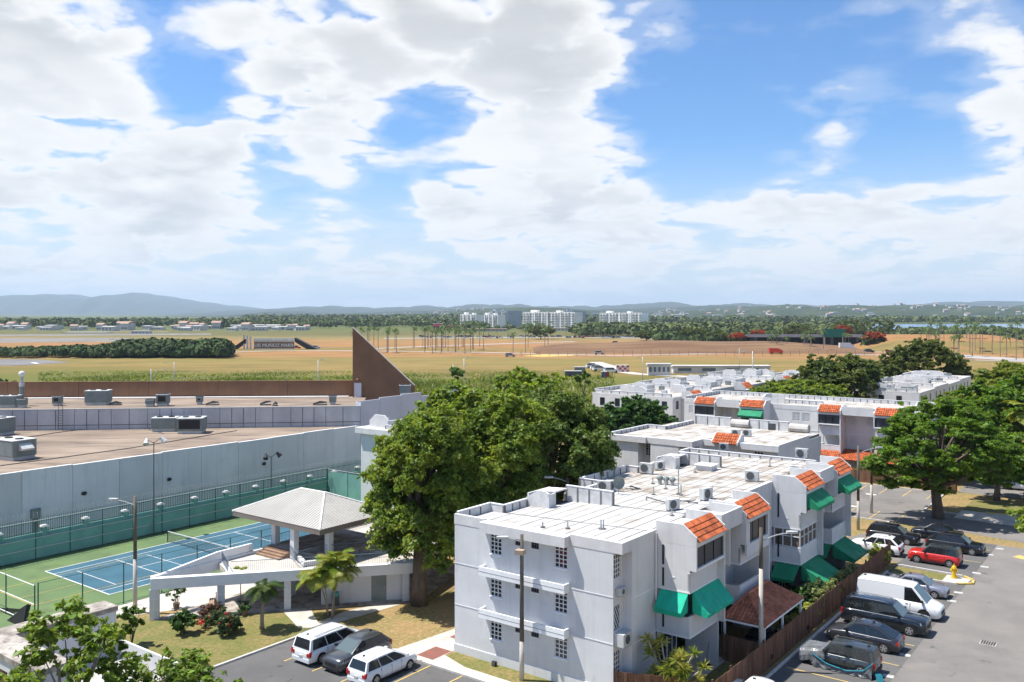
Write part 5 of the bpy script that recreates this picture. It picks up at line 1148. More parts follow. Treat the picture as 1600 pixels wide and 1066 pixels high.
def car(name, label, x, y, rz_, L, W, H, kind, col_, nwin=3, rim='rim', clad=False, rails=None, roofm=None, world=None, cat='car', taildark=False):
    hb, hh, hn, ht, rb, rt, ft, fb_, tw = KIND[kind]
    hb, hh, hn, ht = hb*H, hh*H, hn*H, ht*H
    t = thing(name, label, cat, world if world else D(x, y, .012), (0 if world else TH)+rz_)
    pm = M[col_]; wr = .5*(.62 if H < 1.6 else .70 if H < 1.85 else .78); wr *= .98; fx, rx = .815, .185
    # lower body: stations along the length, +x is the front
    st = [(0, .80, .30, ht*.80), (.008, .88, .22, ht*.93), (.03, .95, .20, ht), (.10, .985, .18, ht+.3*(hb-ht)), (rx, 1, .18, hb), (.30, 1, .18, hb), (.5, 1, .18, hb), (.62, 1, .18, hb), (fb_-.02, 1, .18, hb), (fb_+.03, .99, .18, hh), (.90, .975, .18, hh*.965), (.955, .93, .2, hn+.35*(hh-hn)), (.985, .86, .22, hn), (1, .76, .3, hn*.82)]
    m = MB(); k = 11
    for s, wf, zb, zt in st:
        xx = (s-.5)*L; w = W/2*wf; mid = zb+(zt-zb)*.55
        pr = [(w*.82, zb), (w*.97, zb+.07), (w, mid-.12), (w, mid), (w*.965, zt-.06), (w*.90, zt-.005), (w*.45, zt+.02*(1 if s > .7 or s < .1 else .5)), (0, zt+.03)]
        pts = [(xx, a, b) for a, b in pr]+[(xx, -a, b) for a, b in pr[-2::-1]]
        m.V += pts
    k = 15; n = len(st); m.F = [(i*k+j, (i+1)*k+j, (i+1)*k+j+1, i*k+j+1) for i in range(n-1) for j in range(k-1)]
    m.F += [tuple(range(k)), tuple(range((n-1)*k, n*k))[::-1]]+[(i*k, i*k+k-1, (i+1)*k+k-1, (i+1)*k) for i in range(n-1)]
    body = m.build('body', pm, t, True)
    # glass house
    w0, w1 = W/2*.90, W/2*.90*tw*.93; zb = hb-.03; zt = H-.05
    X = lambda s: (s-.5)*L
    a = [(X(rb), zb if rb > .1 else min(hb, ht)-.02), (X(rt), zt-.03), (X(rt+.06), zt+.02), (X((rt+ft)/2), H), (X(ft-.04), zt+.03), (X(ft), zt-.01), (X(fb_), hb-.05)]
    g = MB()
    for q in range(len(a)):
        xx, z = a[q]; f = 0 if q in (0, 6) else 1; w = w0 if f == 0 else w1
        g.V += [(xx, w, zb if f == 0 else z-.06 if q not in (1, 5) else z-.05), (xx, w*.93, z), (xx, w*.5, z+(.02 if f else 0)), (xx, 0, z+(.03 if f else 0)), (xx, -w*.5, z+(.02 if f else 0)), (xx, -w*.93, z), (xx, -w, zb if f == 0 else z-.06 if q not in (1, 5) else z-.05)]
    g.F = [(i*7+j, (i+1)*7+j, (i+1)*7+j+1, i*7+j+1) for i in range(6) for j in range(6)]
    for sgn in (0, 6):
        g.F.append(tuple(i*7+sgn for i in (range(7) if sgn == 0 else range(6, -1, -1))))
    rf = g.build('roof', M[roofm] if roofm else pm, t, False)
    for pgi, pg in enumerate(rf.data.polygons): pg.use_smooth = pgi < 36
    # windows: patches on the sides
    def patch(nm, quad, off, mm='carglass'):
        b = MB(); q = [Vector(v) for v in quad]; nn = (q[1]-q[0]).cross(q[3]-q[0]).normalized()*off
        b.ext([v+nn*.2 for v in q], nn*.8); return b.build(nm, M[mm], t)
    zlo = hb+.01; zhi = zt-.10; fz = lambda z: (z-zb)/(zt-.06-zb)
    def sx(s, z): return s
    def rear_x(z): f = (z-a[0][1])/(a[1][1]-a[0][1]); return a[0][0]+(a[1][0]-a[0][0])*f
    def front_x(z): f = (z-a[6][1])/(a[5][1]-a[6][1]); return a[6][0]+(a[5][0]-a[6][0])*f
    wy = lambda z: w0+(w1-w0)*max(0, min(1, fz(z)))
    for sgn in (1, -1):
        xs0, xs1 = rear_x(zlo)+.16, front_x(zlo)-.14; xt0, xt1 = rear_x(zhi)+.14, front_x(zhi)-.10
        if kind == 'van': xs0, xt0 = X(.58), X(.58)
        for i in range(1 if kind == 'van' else nwin):
            nn_ = 1 if kind == 'van' else nwin; f0, f1 = i/nn_, (i+1)/nn_; gap = .035
            bl, br = xs0+(xs1-xs0)*f0+gap, xs0+(xs1-xs0)*f1-gap; tl, tr = xt0+(xt1-xt0)*f0+gap, xt0+(xt1-xt0)*f1-gap
            q = [(bl, sgn*wy(zlo), zlo), (br, sgn*wy(zlo), zlo), (tr, sgn*wy(zhi), zhi), (tl, sgn*wy(zhi), zhi)]
            if sgn > 0: q = [q[1], q[0], q[3], q[2]]
            patch('side_window', q, .014)
        # mirror, door handles and sill
        mz = zlo+.05; mx = front_x(zlo)-.25; MB().box(mx-.09, sgn*(W/2*.93), mz, mx+.07, sgn*(W/2*.93+.2), mz+.16).build('mirror', M['plast'] if clad else pm, t)
        for i in range(2): hx = X(.60-.22*i); MB().box(hx, sgn*(W/2*.985), hb-.14, hx+.17, sgn*(W/2+.012), hb-.11).build('door_handle', M['chrome'] if col_ != 'cp_white' else pm, t)
        MB().box(X(.27), sgn*(W/2*.93), .17, X(.73), sgn*(W/2+.006), .30 if clad else .22).build('sill', M['plast'], t)
        dl = MB()
        for s in (.28, .47, .655):
            if kind == 'van' and s < .5: continue
            dl.box(X(s), sgn*(W/2*.97), .32, X(s)+.014, sgn*(W/2+.003), hb-.06)
        dl.build('door_gap', M['black'], t)
        # lamps
        fx0 = X(.965)
        MB().ext([(X(.93), sgn*W/2*.93, hn*.98), (X(.985), sgn*W/2*.72, hn*.96), (X(.992), sgn*W/2*.70, hn*.80), (X(.945), sgn*W/2*.94, hn*.82)], (.012, sgn*.012, .01)).build('headlight', M['headl'], t)
        MB().box(X(.0)-.012, sgn*W/2*.60, ht*.66, X(.035), sgn*(W/2*.925), ht*.90).build('tail_light', M['tail'], t)
        if kind in ('suv','boxy','mini','wagon','cross') : MB().box(X(.003), sgn*W/2*.80, ht*.88, X(.03), sgn*W/2*.955, ht*.99).build('tail_light', M['tail'], t)
        for s in (fx, rx):
            wx = X(s); yo = sgn*(W/2+.004); yi = sgn*(W/2-.24)
            MB().cyl((wx, sgn*(W/2-.3), wr), (wx, sgn*(W/2+.002), wr), wr*1.16, n=20).build('wheel_arch', M['plast'], t)
            MB().cyl((wx, yi, wr), (wx, yo+sgn*.006, wr), wr, n=20).build('tyre', M['tyre'], t)
            r = MB().cyl((wx, yi, wr), (wx, yo+sgn*.012, wr), wr*.66, n=18); wh = r.build('wheel', M['black'], t)
            sp = MB()
            for q in range(5):
                an = q*2*math.pi/5+.3; cxx, czz = math.cos(an), math.sin(an)
                sp.ext([(wx+cxx*wr*.12-czz*.05, yo+sgn*.013, wr+czz*wr*.12+cxx*.05), (wx+cxx*wr*.62-czz*.045, yo+sgn*.013, wr+czz*wr*.62+cxx*.045), (wx+cxx*wr*.62+czz*.045, yo+sgn*.013, wr+czz*wr*.62-cxx*.045), (wx+cxx*wr*.12+czz*.05, yo+sgn*.013, wr+czz*wr*.12-cxx*.05)], (0, sgn*.012, 0))
            sp.cyl((wx, yo+sgn*.013, wr), (wx, yo+sgn*.03, wr), wr*.16, n=10)
            for q in range(18):
                a0, a1 = q*math.pi/9, (q+1)*math.pi/9
                sp.ext([(wx+math.cos(a0)*wr*.6, yo+sgn*.013, wr+math.sin(a0)*wr*.6), (wx+math.cos(a1)*wr*.6, yo+sgn*.013, wr+math.sin(a1)*wr*.6), (wx+math.cos(a1)*wr*.68, yo+sgn*.013, wr+math.sin(a1)*wr*.68), (wx+math.cos(a0)*wr*.68, yo+sgn*.013, wr+math.sin(a0)*wr*.68)], (0, sgn*.01, 0))
            sp.build('rim', M[rim], wh)
        if rails: MB().tube([(X(rt+.06), sgn*w1*.88, H+.0), (X(rt+.09), sgn*w1*.88, H+.05), (X(ft-.09), sgn*w1*.88, H+.05), (X(ft-.05), sgn*w1*.88, H+.0)], .022, 5).build('roof_rail', M[rails], t)
    zA, zB = hb+.0, zt-.07
    patch('windscreen', [(front_x(zA)+.0, -w0*.86, zA), (front_x(zA), w0*.86, zA), (front_x(zB), w1*.88, zB), (front_x(zB), -w1*.88, zB)], .025, 'carglassl')
    zR = max(hb, ht)+.06 if kind not in ('van',) else hb+.2
    if kind != 'van': patch('rear_window', [(rear_x(zR), w0*.84, zR), (rear_x(zR), -w0*.84, zR), (rear_x(zB), -w1*.86, zB), (rear_x(zB), w1*.86, zB)], .025, 'carglass')
    MB().box(X(.983), -W*.27, hn*.52, X(1.0)+.012, W*.27, hn*.80).build('grille', M['plast'], t)
    MB().box(X(.96), -W*.40, .2, X(1.0)+.01, W*.40, hn*.40).build('front_bumper', M['plast'] if clad or kind == 'van' else pm, t)
    MB().box(X(0)-.03, -W*.42, .24, X(.03), W*.42, ht*.50).build('rear_bumper', M['plast'] if clad else pm, t)
    MB().box(X(0)-.042, -.16, ht*.55 if not clad else ht*.6, X(0)+.0, .16, ht*.55+.14 if not clad else ht*.6+.14).build('number_plate', M['plate'], t)
    MB().box(X(rt)+.25, -.02, H-.0, X(rt)+.42, .02, H+.09).build('aerial', M['plast'], t)
    return t
for n_, c, me_ in (('cp_white',(.72,.73,.74),.0),('cp_grey',(.075,.08,.088),.5),('cp_black',(.012,.013,.016),.3),('cp_blue_black',(.014,.019,.028),.4),('cp_red',(.55,.018,.014),.1),('cp_silver',(.36,.36,.40),.6),('cp_dark',(.045,.046,.055),.5),('cp_slate',(.05,.058,.062),.45),('cp_blue',(.06,.12,.28),.4)): M[n_] = paint(n_, c, me_)
car('minivan', 'white minivan with roof rails parked nose-in beside the lawn', -18.45, -5.1, math.pi/2, 5.1, 1.95, 1.75, 'mini', 'cp_white', 3, 'rim', False, 'dgrey', cat='van')
car('parked_car', 'dark grey crossover parked between the white minivan and white hatchback', -15.9, -5.15, -math.pi/2, 4.55, 1.85, 1.68, 'cross', 'cp_grey', 3, 'rimd', True)
car('parked_car', 'white hatchback wagon at the end of the front row', -13.25, -5.45, math.pi/2, 4.6, 1.78, 1.58, 'wagon', 'cp_white', 3, 'rim')
car('parked_car', 'white car roof at the very bottom edge in front of the nearest block', -3.4, -5.6, math.pi/2, 4.5, 1.8, 1.5, 'sedan', 'cp_white')
R0 = R(4)
cv = car('parked_car', 'dark slate compact off-roader half wrapped in a blown car cover, nearest in the right row', 9.15, 12.75, math.pi-.0, 4.5, 1.82, 1.66, 'boxy', 'cp_slate', 3, 'rim', True, 'dgrey')
car('parked_car', 'dark grey sloping-roof electric crossover second from the bottom of the right row', 9.25, 17.6, math.pi-.02, 4.7, 1.88, 1.60, 'coupe', 'cp_dark', 2, 'rim', False)
car('parked_car', 'very long blue-black off-roader with silver rails beside the white van', 9.5, 22.0, .0, 5.7, 2.05, 1.92, 'boxy', 'cp_blue_black', 3, 'rim', False, 'chrome')
car('panel_van', 'white high-roofed panel van parked in the right row', 9.5, 26.0, .0, 5.9, 2.06, 2.3, 'van', 'cp_white', 1, 'rimd', True, None, cat='van')
car('parked_car', 'silver sedan behind the white panel van', 9.5, 31.6, .0, 4.5, 1.74, 1.45, 'sedan', 'cp_silver', 2, 'rim')
car('parked_car', 'bright red small off-roader with grey roof beside the yellow hydrant', 8.75, 41.65, math.pi, 4.25, 1.8, 1.68, 'boxy', 'cp_red', 3, 'rim', True, 'plast', 'cp_slate')
car('parked_car', 'black sloping-roof crossover behind the red off-roader', 9.4, 47.2, .0, 4.9, 1.95, 1.66, 'coupe', 'cp_black', 2, 'rim')
car('parked_car', 'white crossover with dark roof glass at the far end of the garden fence', 3.6, 42.2, math.pi, 4.5, 1.82, 1.68, 'cross', 'cp_white', 3, 'rimd', True, 'dgrey')
car('parked_car', 'black crossover nose to nose with the dark cars on the kerb side', 3.8, 47.4, .0, 4.7, 1.85, 1.66, 'suv', 'cp_black', 3, 'rim', False)
car('parked_car', 'blue-black sedan in the shade of the big tree, last of the right row', 7.0, 51.0, math.pi, 4.6, 1.8, 1.45, 'sedan', 'cp_blue_black', 2, 'rim')
car('parked_car', 'white car roof showing at the bottom edge of the right row', 7.4, 4.1, .0, 4.5, 1.8, 1.5, 'sedan', 'cp_white')
car('parked_car', 'blue car half hidden behind the big tree at the right edge', 13.5, 78.5, .1, 4.6, 1.8, 1.5, 'sedan', 'cp_blue', 2)
car('parked_car', 'dark blue car behind the staked palm at the right edge', 19.5, 76, .1, 4.6, 1.8, 1.5, 'sedan', 'cp_blue_black', 2)
car('parked_car', 'white car in the shade under the big right tree', 9.5, 84, .1, 4.6, 1.8, 1.5, 'sedan', 'cp_white', 2)
car('parked_car', 'dark car parked inside the tiled carport', 4.0, 13, math.pi/2, 4.3, 1.75, 1.45, 'sedan', 'cp_blue_black', 2)
# the blown car cover over the first car
M['cover'] = mat('car_cover', (.16,.165,.175), .35, (.07,.075,.08), 2, .9, bump=.6, bscale=5, spec=.5); M['cover2'] = mat('cover_strap', (.02,.17,.22), .5)
cc = thing('car_cover', 'crumpled grey car cover blown over the hood of the slate off-roader', 'cover', cv.location, cv.rotation_euler.z); rs = random.Random(2)
m = MB(); nx, ny = 16, 14
for i in range(nx):
    for j in range(ny):
        f = i/(nx-1); s = j/(ny-1)*2-1; xx = .75+1.6*f; half = .98+.02*math.sin(i*2.1)
        ang = s*2.2; yy = max(-1, min(1, math.sin(ang*.72)*1.02))*half; zt = 1.06-.10*f-.22*max(0, f-.6)
        zz = zt if abs(s) < .62 else zt-(abs(s)-.62)/.38*(.75-.25*(1-f))
        m.V.append((xx, yy, max(.12, zz+.05+.035*math.sin(j*2.9+i*.4)+rs.uniform(-.015, .015))))
m.F = [(i*ny+j, (i+1)*ny+j, (i+1)*ny+j+1, i*ny+j+1) for i in range(nx-1) for j in range(ny-1)]
m.V += [(2.36, -.8+1.6*j/(ny-1), .3) for j in range(ny)]; o_ = nx*ny; m.F += [((nx-1)*ny+j, o_+j, o_+j+1, (nx-1)*ny+j+1) for j in range(ny-1)]
m.build('sheet', M['cover'], cc)
m = MB()
for i in range(18):
    f = i/17; xx = 1.5-3.6*f; zz = .62-.42*math.sin(math.pi*f)*.9
    m.V += [(xx, .98, zz+.10*(1-f)+.35*max(0, f-.7)), (xx, 1.02+.05*math.sin(i*1.7), zz-.2), (xx-.03, 1.05+.09*math.sin(i*2.3), .05)]
m.F = [(i*3+j, (i+1)*3+j, (i+1)*3+j+1, i*3+j+1) for i in range(17) for j in range(2)]
m.build('hanging_sheet', M['cover'], cc); MB().tube([(1.5,1.0,.8),(.6,1.03,.38),(-.6,1.03,.22),(-1.6,1.03,.45),(-2.1,.9,.9),(-2.05,.3,1.25)], .045, 6).build('hem', M['cover2'], cc)
MB().ext([(-2.3,.4,.02),(-2.8,.9,.02),(-2.45,1.1,.02)],(.15,-.15,.35)).build('bunched_end', M['cover2'], cc)
# hydrant
t = dthing('fire_hydrant', 'yellow fire hydrant on the painted island tip', 'hydrant', 11.05, 37.6, .06); s = 1.35
MB().cyl((0,0,0),(0,0,.08*s),.2*s,n=12).cyl((0,0,.08*s),(0,0,.55*s),.12*s,n=12).cyl((0,0,.55*s),(0,0,.62*s),.17*s,n=12).build('barrel', M['hyd'] if 'hyd' in M else M.setdefault('hyd', mat('yellow_enamel', (.62,.40,.02), .45)), t, False)
MB().sphere((0,0,.62*s),.15*s,.15*s,.16*s).cyl((0,0,.76*s),(0,0,.86*s),.04*s,n=6).build('bonnet', M['hyd'], t)
for a_ in (0, math.pi/2, math.pi): MB().cyl((0,0,.45*s),(.22*s*math.cos(a_),.22*s*math.sin(a_),.45*s),.07*s,n=8).build('outlet_cap', M['hyd'], t)
# park bench, bin, chairs, garden bits
t = dthing('park_bench', 'dark brown park bench under the pavilion corner', 'bench', -32.4, -4.6, .06, R(-38))
for k in range(3): MB().box(-.9,-.22+.16*k,.42,.9,-.09+.16*k,.46).build('seat_slat', M['step'], t)
for k in range(2): MB().box(-.9,.26,.55+.18*k,.9,.30,.68+.18*k).build('back_slat', M['step'], t)
for x in (-.8, .8): MB().box(x-.04,-.22,0,x+.04,-.16,.42).box(x-.04,.22,0,x+.04,.30,.9).box(x-.04,-.22,.38,x+.04,.28,.42).build('leg', M['black'], t)
t = dthing('waste_bin', 'turquoise bin beside the store room wall', 'bin', -25.3, 1.4, .06); MB().cyl((0,0,0),(0,0,.75),.26,.3,n=12).build('barrel', M['dgrey'], t); MB().cyl((0,0,.75),(0,0,1.0),.31,.28,n=12).build('lid', M.setdefault('turq', mat('turquoise_plastic', (.08,.33,.34), .5)), t)
def chair(label, x, y, r, m):
    t = dthing('garden_chair', label, 'chair', x, y, .03, r); MB().box(-.25,-.25,.4,.25,.25,.44).build('seat', M[m], t); MB().box(-.25,.21,.44,.25,.25,.95).build('backrest', M[m], t)
    for a_, b_ in ((-.22,-.22),(.22,-.22),(-.22,.22),(.22,.22)): MB().cyl((a_,b_,0),(a_,b_,.4),.02,n=5).build('leg', M[m], t)
chair('white garden chair on the near patio', 1.6, 5.4, .6, 'trim'); chair('second white garden chair by the patio door', .9, 6.2, 2.2, 'trim')
t = dthing('patio_stool', 'small dark square stool on the near patio', 'stool', 1.4, 4.2, .03); MB().box(-.3,-.3,.42,.3,.3,.48).build('top', M['black'], t)
for a_, b_ in ((-.26,-.26),(.26,-.26),(-.26,.26),(.26,.26)): MB().box(a_-.025,b_-.025,0,a_+.025,b_+.025,.42).build('leg', M['black'], t)
t = dthing('broom', 'dark broom leaning on the patio wall', 'broom', 2.2, 7.85, .03); MB().cyl((0,0,.1),(.1,.2,1.4),.02,n=5).build('handle', M['step'], t); MB().box(-.3,-.08,0,.3,.06,.1).build('head', M['black'], t)
t = dthing('flood_spot', 'small black ground spotlight at the foot of the nearest facade', 'spotlight', -8.5, -.35, .01); MB().box(-.15,-.1,0,.15,.1,.28).build('housing', M['black'], t); MB().box(-.12,-.13,.05,.12,-.101,.25).build('lens', M['dgrey'], t)
M['leafE2'] = leafmat('leaf_olive_grey', (.155,.21,.045), (.085,.14,.03), .55, .45, .45); M['leafD2'] = leafmat('leaf_yellowish', (.20,.235,.03), (.12,.175,.024), .15); M['leafA2'] = leafmat('leaf_far_olive', (.13,.15,.03), (.08,.115,.025), .15)
M['leafY2'] = leafmat('leaf_light', (.22,.28,.04), (.14,.22,.03), .8); M['leafD3'] = leafmat('leaf_round', (.19,.26,.035), (.11,.18,.026), .8, .4, .45); M['leafY3'] = leafmat('leaf_hedge', (.27,.29,.10), (.16,.2,.06), 1.)
# ------------------------------------------------------------------ vegetation
def leaves(cs, rs, n, size, rng, flat=.65, droop=0., up=.5, asp=1.7, tuft=26):
    """leaf quads in clumps: cs (k,3) centres, rs (k,) radii, n leaves each"""
    k = len(cs); c = np.repeat(cs, n, 0); r = np.repeat(rs, n)[:, None]; N = k*n
    q = max(3, n//tuft); tid = np.repeat(np.arange(k), n)*q+rng.integers(0, q, N)          # leaves gather in tufts
    td = rng.normal(size=(k*q, 3)); td /= np.linalg.norm(td, axis=1)[:, None]; td *= rng.random((k*q, 1))**.4
    d = rng.normal(size=(N, 3)); d /= np.linalg.norm(d, axis=1)[:, None]
    off = td[tid]*r+d*(rng.random((N, 1))**.5)*np.minimum(r*.42, .42)*np.array((1, 1, .6)); off[:, 2] *= flat
    if droop: off[:, 2] -= droop*(off[:, 0]**2+off[:, 1]**2)/np.maximum(r[:, 0], .1)
    p = c+off
    nr = d*.45+td[tid]*.35+rng.normal(size=(N, 3))*.5; nr[:, 2] += up; nr /= np.linalg.norm(nr, axis=1)[:, None]
    t = np.cross(nr, rng.normal(size=(N, 3))); t /= np.linalg.norm(t, axis=1)[:, None]; b = np.cross(nr, t)
    s = size*(.4+1.0*rng.random((N, 1)))
    a = t*s*asp*.5; w = b*s*.5
    v = np.stack([p-a, p+w*.9-a*.1+nr*s*.08, p+a, p-w*.9-a*.1+nr*s*.08], 1).reshape(-1, 3)
    return v, np.arange(N*4).reshape(-1, 4)
def crown_pts(lobes, n, rng, shell=.55):
    out = []; vol = np.array([l[3]*l[4]*l[5] for l in lobes])**.67; vol /= vol.sum()
    while len(out) < n:
        l = lobes[rng.choice(len(lobes), p=vol)]; d = rng.normal(size=3); d /= np.linalg.norm(d)
        if d[2] < -.55 and rng.random() < .7: continue
        q = np.array(l[:3])+d*np.array(l[3:])*(shell+(1-shell)*rng.random()**.6)
        if sum((((q-np.array(m[:3]))/np.array(m[3:]))**2).sum() < .5 for m in lobes if m is not l) and rng.random() < .8: continue
        if q[2] < .4: continue
        out.append(q)
    return np.array(out)
def tree(name, label, loc, lobes, nclump, nleaf, size, mname, seed, trunk=(.35, 3.0), clr=(.9, 1.5), limbs=14, group=None, cat='tree', droop=0., flat=.65, bark='bark', sprays=0, shell=.55, up=.5):
    rng = np.random.default_rng(seed); t = thing(name, label, cat, loc, 0, group)
    cs = crown_pts(lobes, nclump, rng, shell); rs = clr[0]+(clr[1]-clr[0])*rng.random(nclump)
    v, f = leaves(cs, rs, nleaf, size, rng, flat, droop, up)
    ns = max(4, nclump//3); ctr = np.mean([l[:3] for l in lobes], 0); i = rng.choice(nclump, ns)                  # loose sprays breaking the outline
    sc_ = ctr+(cs[i]-ctr)*(1.04+.16*rng.random((ns, 1))); sc_[:, 2] = np.maximum(sc_[:, 2], .6); v2, f2 = leaves(sc_, clr[0]*(.45+.35*rng.random(ns)), max(12, nleaf//5), size, rng, flat, droop, up, 2.1, 14)
    v = np.concatenate([v, v2]); f = np.arange(len(v)).reshape(-1, 4)
    link('crown', npmesh('crown', v, f, M[mname]), t)['kind'] = 'stuff'
    r, h = trunk; m = MB(); lean = rng.normal(size=2)*.15
    pts = [(0, 0, -.1), (lean[0]*.3, lean[1]*.3, h*.4), (lean[0], lean[1], h)]; m.tube(pts, [r*1.25, r, r*.8], 9)
    for i in rng.choice(nclump, min(limbs, nclump), replace=False):
        e = cs[i]; a = Vector((lean[0], lean[1], h*.92)); b = Vector(e); md = a.lerp(b, .5)+Vector((0, 0, (b.z-a.z)*.12)); m.tube([a, a.lerp(md, .5)+Vector(rng.normal(size=3)*.15), md, b], [r*.55, r*.42, r*.3, r*.08], 6)
    m.build('trunk', M[bark], t, True)
    return t
# big trees between the pavilion and the nearest block
tree('shade_tree', 'tall olive-green tree with drooping foliage rising beside the pavilion', D(-20.4,5.5), [(.4,0,10.8,3.7,4.2,4.2),(-1.5,0,7.8,2.3,2.6,3.4),(2.4,.5,9.0,3.2,3.6,4.0),(.8,-.5,13.2,2.4,2.8,2.2),(.6,-1.5,6.0,2.4,2.4,2.8),(-2.4,.3,9.9,1.2,1.4,1.6)], 175, 640, .175, 'leafA', 11, (.55,5), (.6,1.35), 26, droop=.35, flat=.8)
tree('shade_tree', 'tall olive tree squeezed against the left end of the nearest block', D(-18.6,9.4), [(1.6,1,10.4,3.6,4.0,4.0),(3.0,2,13.4,3.2,3.4,2.6),(2.0,0,7.2,3.2,3.2,3.0)], 140, 600, .175, 'leafA', 12, (.45,5), (.6,1.4), 22, droop=.3, flat=.8)
tree('shade_tree', 'broad feathery tree rising behind the left roof edge of the nearest block', D(-17.5,18.5), [(.5,0,10.6,4.8,5,4.2),(-3.4,1,13.0,3.0,3.4,3.0),(3.0,0,9.4,2.8,3.4,3.6),(1.5,1,13.4,2.8,3.0,2.4)], 185, 560, .19, 'leafE2', 13, (.5,5), (.7,1.5), 24, droop=.3, flat=.75)
tree('shade_tree', 'dark dense tree deep behind the tall trees', D(-28,24), [(0,0,10.5,6,6,4.5),(4,2,13,4,4,3.2),(-4,2,11,4,4,3.6)], 200, 200, .33, 'leafA', 14, (.5,5), (1.1,1.9), 8, flat=.75)
tree('shade_tree', 'round dark glossy tree between the second and third white blocks', D(-32,60), [(0,0,7.2,5.0,5,3.6),(3.2,0,6.4,3.2,3.2,2.6),(-2.8,0,6.2,3.6,3.6,3)], 200, 200, .34, 'leafC', 15, (.4,4), (.9,1.5), 8)
tree('young_tree', 'thin sapling poking up above the reeds right of the brown fin', (-12,190,0), [(0,0,8.8,1.3,1.3,2.0)], 16, 60, .45, 'leafD', 16, (.12,6), (.5,.9), 4)
tree('young_tree', 'thin bare-stemmed sapling above the tall trees', (14,175,0), [(0,0,9.5,1.6,1.4,1.6)], 12, 50, .45, 'leafD', 17, (.12,7), (.4,.7), 6)
# right side
tree('shade_tree', 'spreading bright green tree standing at the end of the right parking row', D(5.2,60.7), [(0,0,8.2,6.2,6.2,3.6),(-4.2,-1,6.4,3.8,3.8,2.9),(4.6,0,7.0,4.2,4.2,3.2),(1,1,10.4,4.6,4.6,2.3),(-1.6,-1.5,5.2,3.0,3.0,1.9),(6.8,-.5,5.6,2.8,2.8,1.9)], 235, 500, .19, 'leafB', 21, (.55,3.6), (.6,1.35), 30, flat=.45)
tree('shade_tree', 'wide flat-topped yellow-green tree cut by the right picture edge', (76,128,0), [(0,0,11.5,8,8,3.8),(-6,-2,10,6,6,3.2),(5,0,13,7,7,2.6),(-9,1,9,4.5,4.5,2.4),(-2,-5,8,7,4,2.6)], 265, 400, .24, 'leafD2', 22, (.7,6), (1.1,1.9), 14, flat=.42)
tree('shade_tree', 'tall dark mound of a tree at the edge of the field, right of centre', D(-23,117), [(0,0,9.5,7,7,5.2),(4,2,11.2,4.5,4.5,3.6),(-3,0,8,5,5,4)], 250, 190, .38, 'leafA2', 23, (.5,5), (1.2,2.0), 8, flat=.6)
tree('shade_tree', 'lower spreading tree in front of the dark mound tree', D(-26,106), [(0,0,7.8,7.5,6,2.9),(-4,0,7,4,4,2.6),(4.5,0,8,4,4,2.4)], 220, 190, .36, 'leafA', 24, (.45,4), (1.0,1.7), 8, flat=.5)
tree('shade_tree', 'broad olive tree standing alone at the far right field edge', (98,212,0), [(0,0,10.2,8.5,8,4.8),(-7,0,7,5,5,4),(6,0,8,5,5,4.4),(1,0,13,5,5,2.8)], 260, 170, .44, 'leafA2', 25, (.5,5), (1.3,2.2), 8)
tree('shade_tree', 'low rounded tree behind the dark mound tree at the field edge', D(-36,124), [(0,0,6,5,5,3.4)], 90, 90, .5, 'leafA2', 26, (.4,3), (1,1.6), 6)
tree('shade_tree', 'leafy branch tips reaching in from the right picture edge', (37.2,60,0), [(0,0,8.3,3.0,2.4,1.4),(.6,0,7.2,2.9,2.4,1.0)], 70, 90, .26, 'leafY2', 27, (.25,5), (.45,.8), 8)
tree('shade_tree', 'dense green tree behind the spreading tree at the far right', (64,118,0), [(0,0,8.5,6,6,4.2),(-5,0,7,4.5,4.5,3.4),(5,1,10,6,6,3.6)], 210, 230, .33, 'leafB', 28, (.5,4), (.9,1.6), 12, flat=.55)
tree('shade_tree', 'low dense tree at the right edge under the coconut palm', (58,106,0), [(0,0,5.2,4.2,4,2.8),(3.5,0,5.8,3.5,3.5,2.6)], 120, 220, .28, 'leafB', 29, (.35,2.5), (.7,1.3), 10, flat=.55)
# foreground tree, bottom left
tree('shade_tree', 'sparse round-leaved tree in the bottom left corner, nearest of all trees', (-20.0,40.5,0), [(-.2,0,6.2,2.9,2.6,2.0),(-4.0,.5,4.3,2.4,2.4,1.2),(3.6,.3,5.0,2.6,2.4,1.4),(-.4,0,7.7,1.7,1.5,.9)], 150, 120, .17, 'leafD3', 31, (.2,3), (.45,.8), 26, flat=.85, shell=.35, bark='palmbark')
M_extra = 0
# palms
FR = {}
def frond_mesh(L, mname, droop=.5, nl=26, lw=.05, seed=0, vee=.35, ll=.6):
    key = (L, mname, droop, nl)
    if key in FR: return FR[key]
    rng = random.Random(seed); m = MB(); pts = []
    for i in range(9):
        s = i/8; pts.append(Vector((L*(s-.25*droop*s*s), 0, L*(.45*s-.75*droop*s*s))))
    m.tube(pts, [.03*(1-.8*i/8)+.006 for i in range(9)], 4)
    for i in range(nl):
        s = .12+.88*i/(nl-1); k = min(7, int(s*8)); f = s*8-k; p = pts[k].lerp(pts[k+1], f); tg = (pts[k+1]-pts[k]).normalized(); q = ll*L*.55*math.sin(math.pi*min(1, .18+s*.85))**.8+.08
        for sg in (1, -1):
            d = (tg*.55+Vector((0, sg, vee*rng.uniform(.2, 1)-.25*droop))).normalized(); e = p+d*q+Vector((0, 0, -.18*q*q/L*2)); mid = p.lerp(e, .5)+Vector((0, 0, .05*q)); w = tg*lw*(.7+.5*rng.random())
            m.add([p-w*.4, p+w*.4, mid+w, e, mid-w], [(0,1,2,3,4)])
    FR[key] = m.mesh('frond', M[mname]); return FR[key]
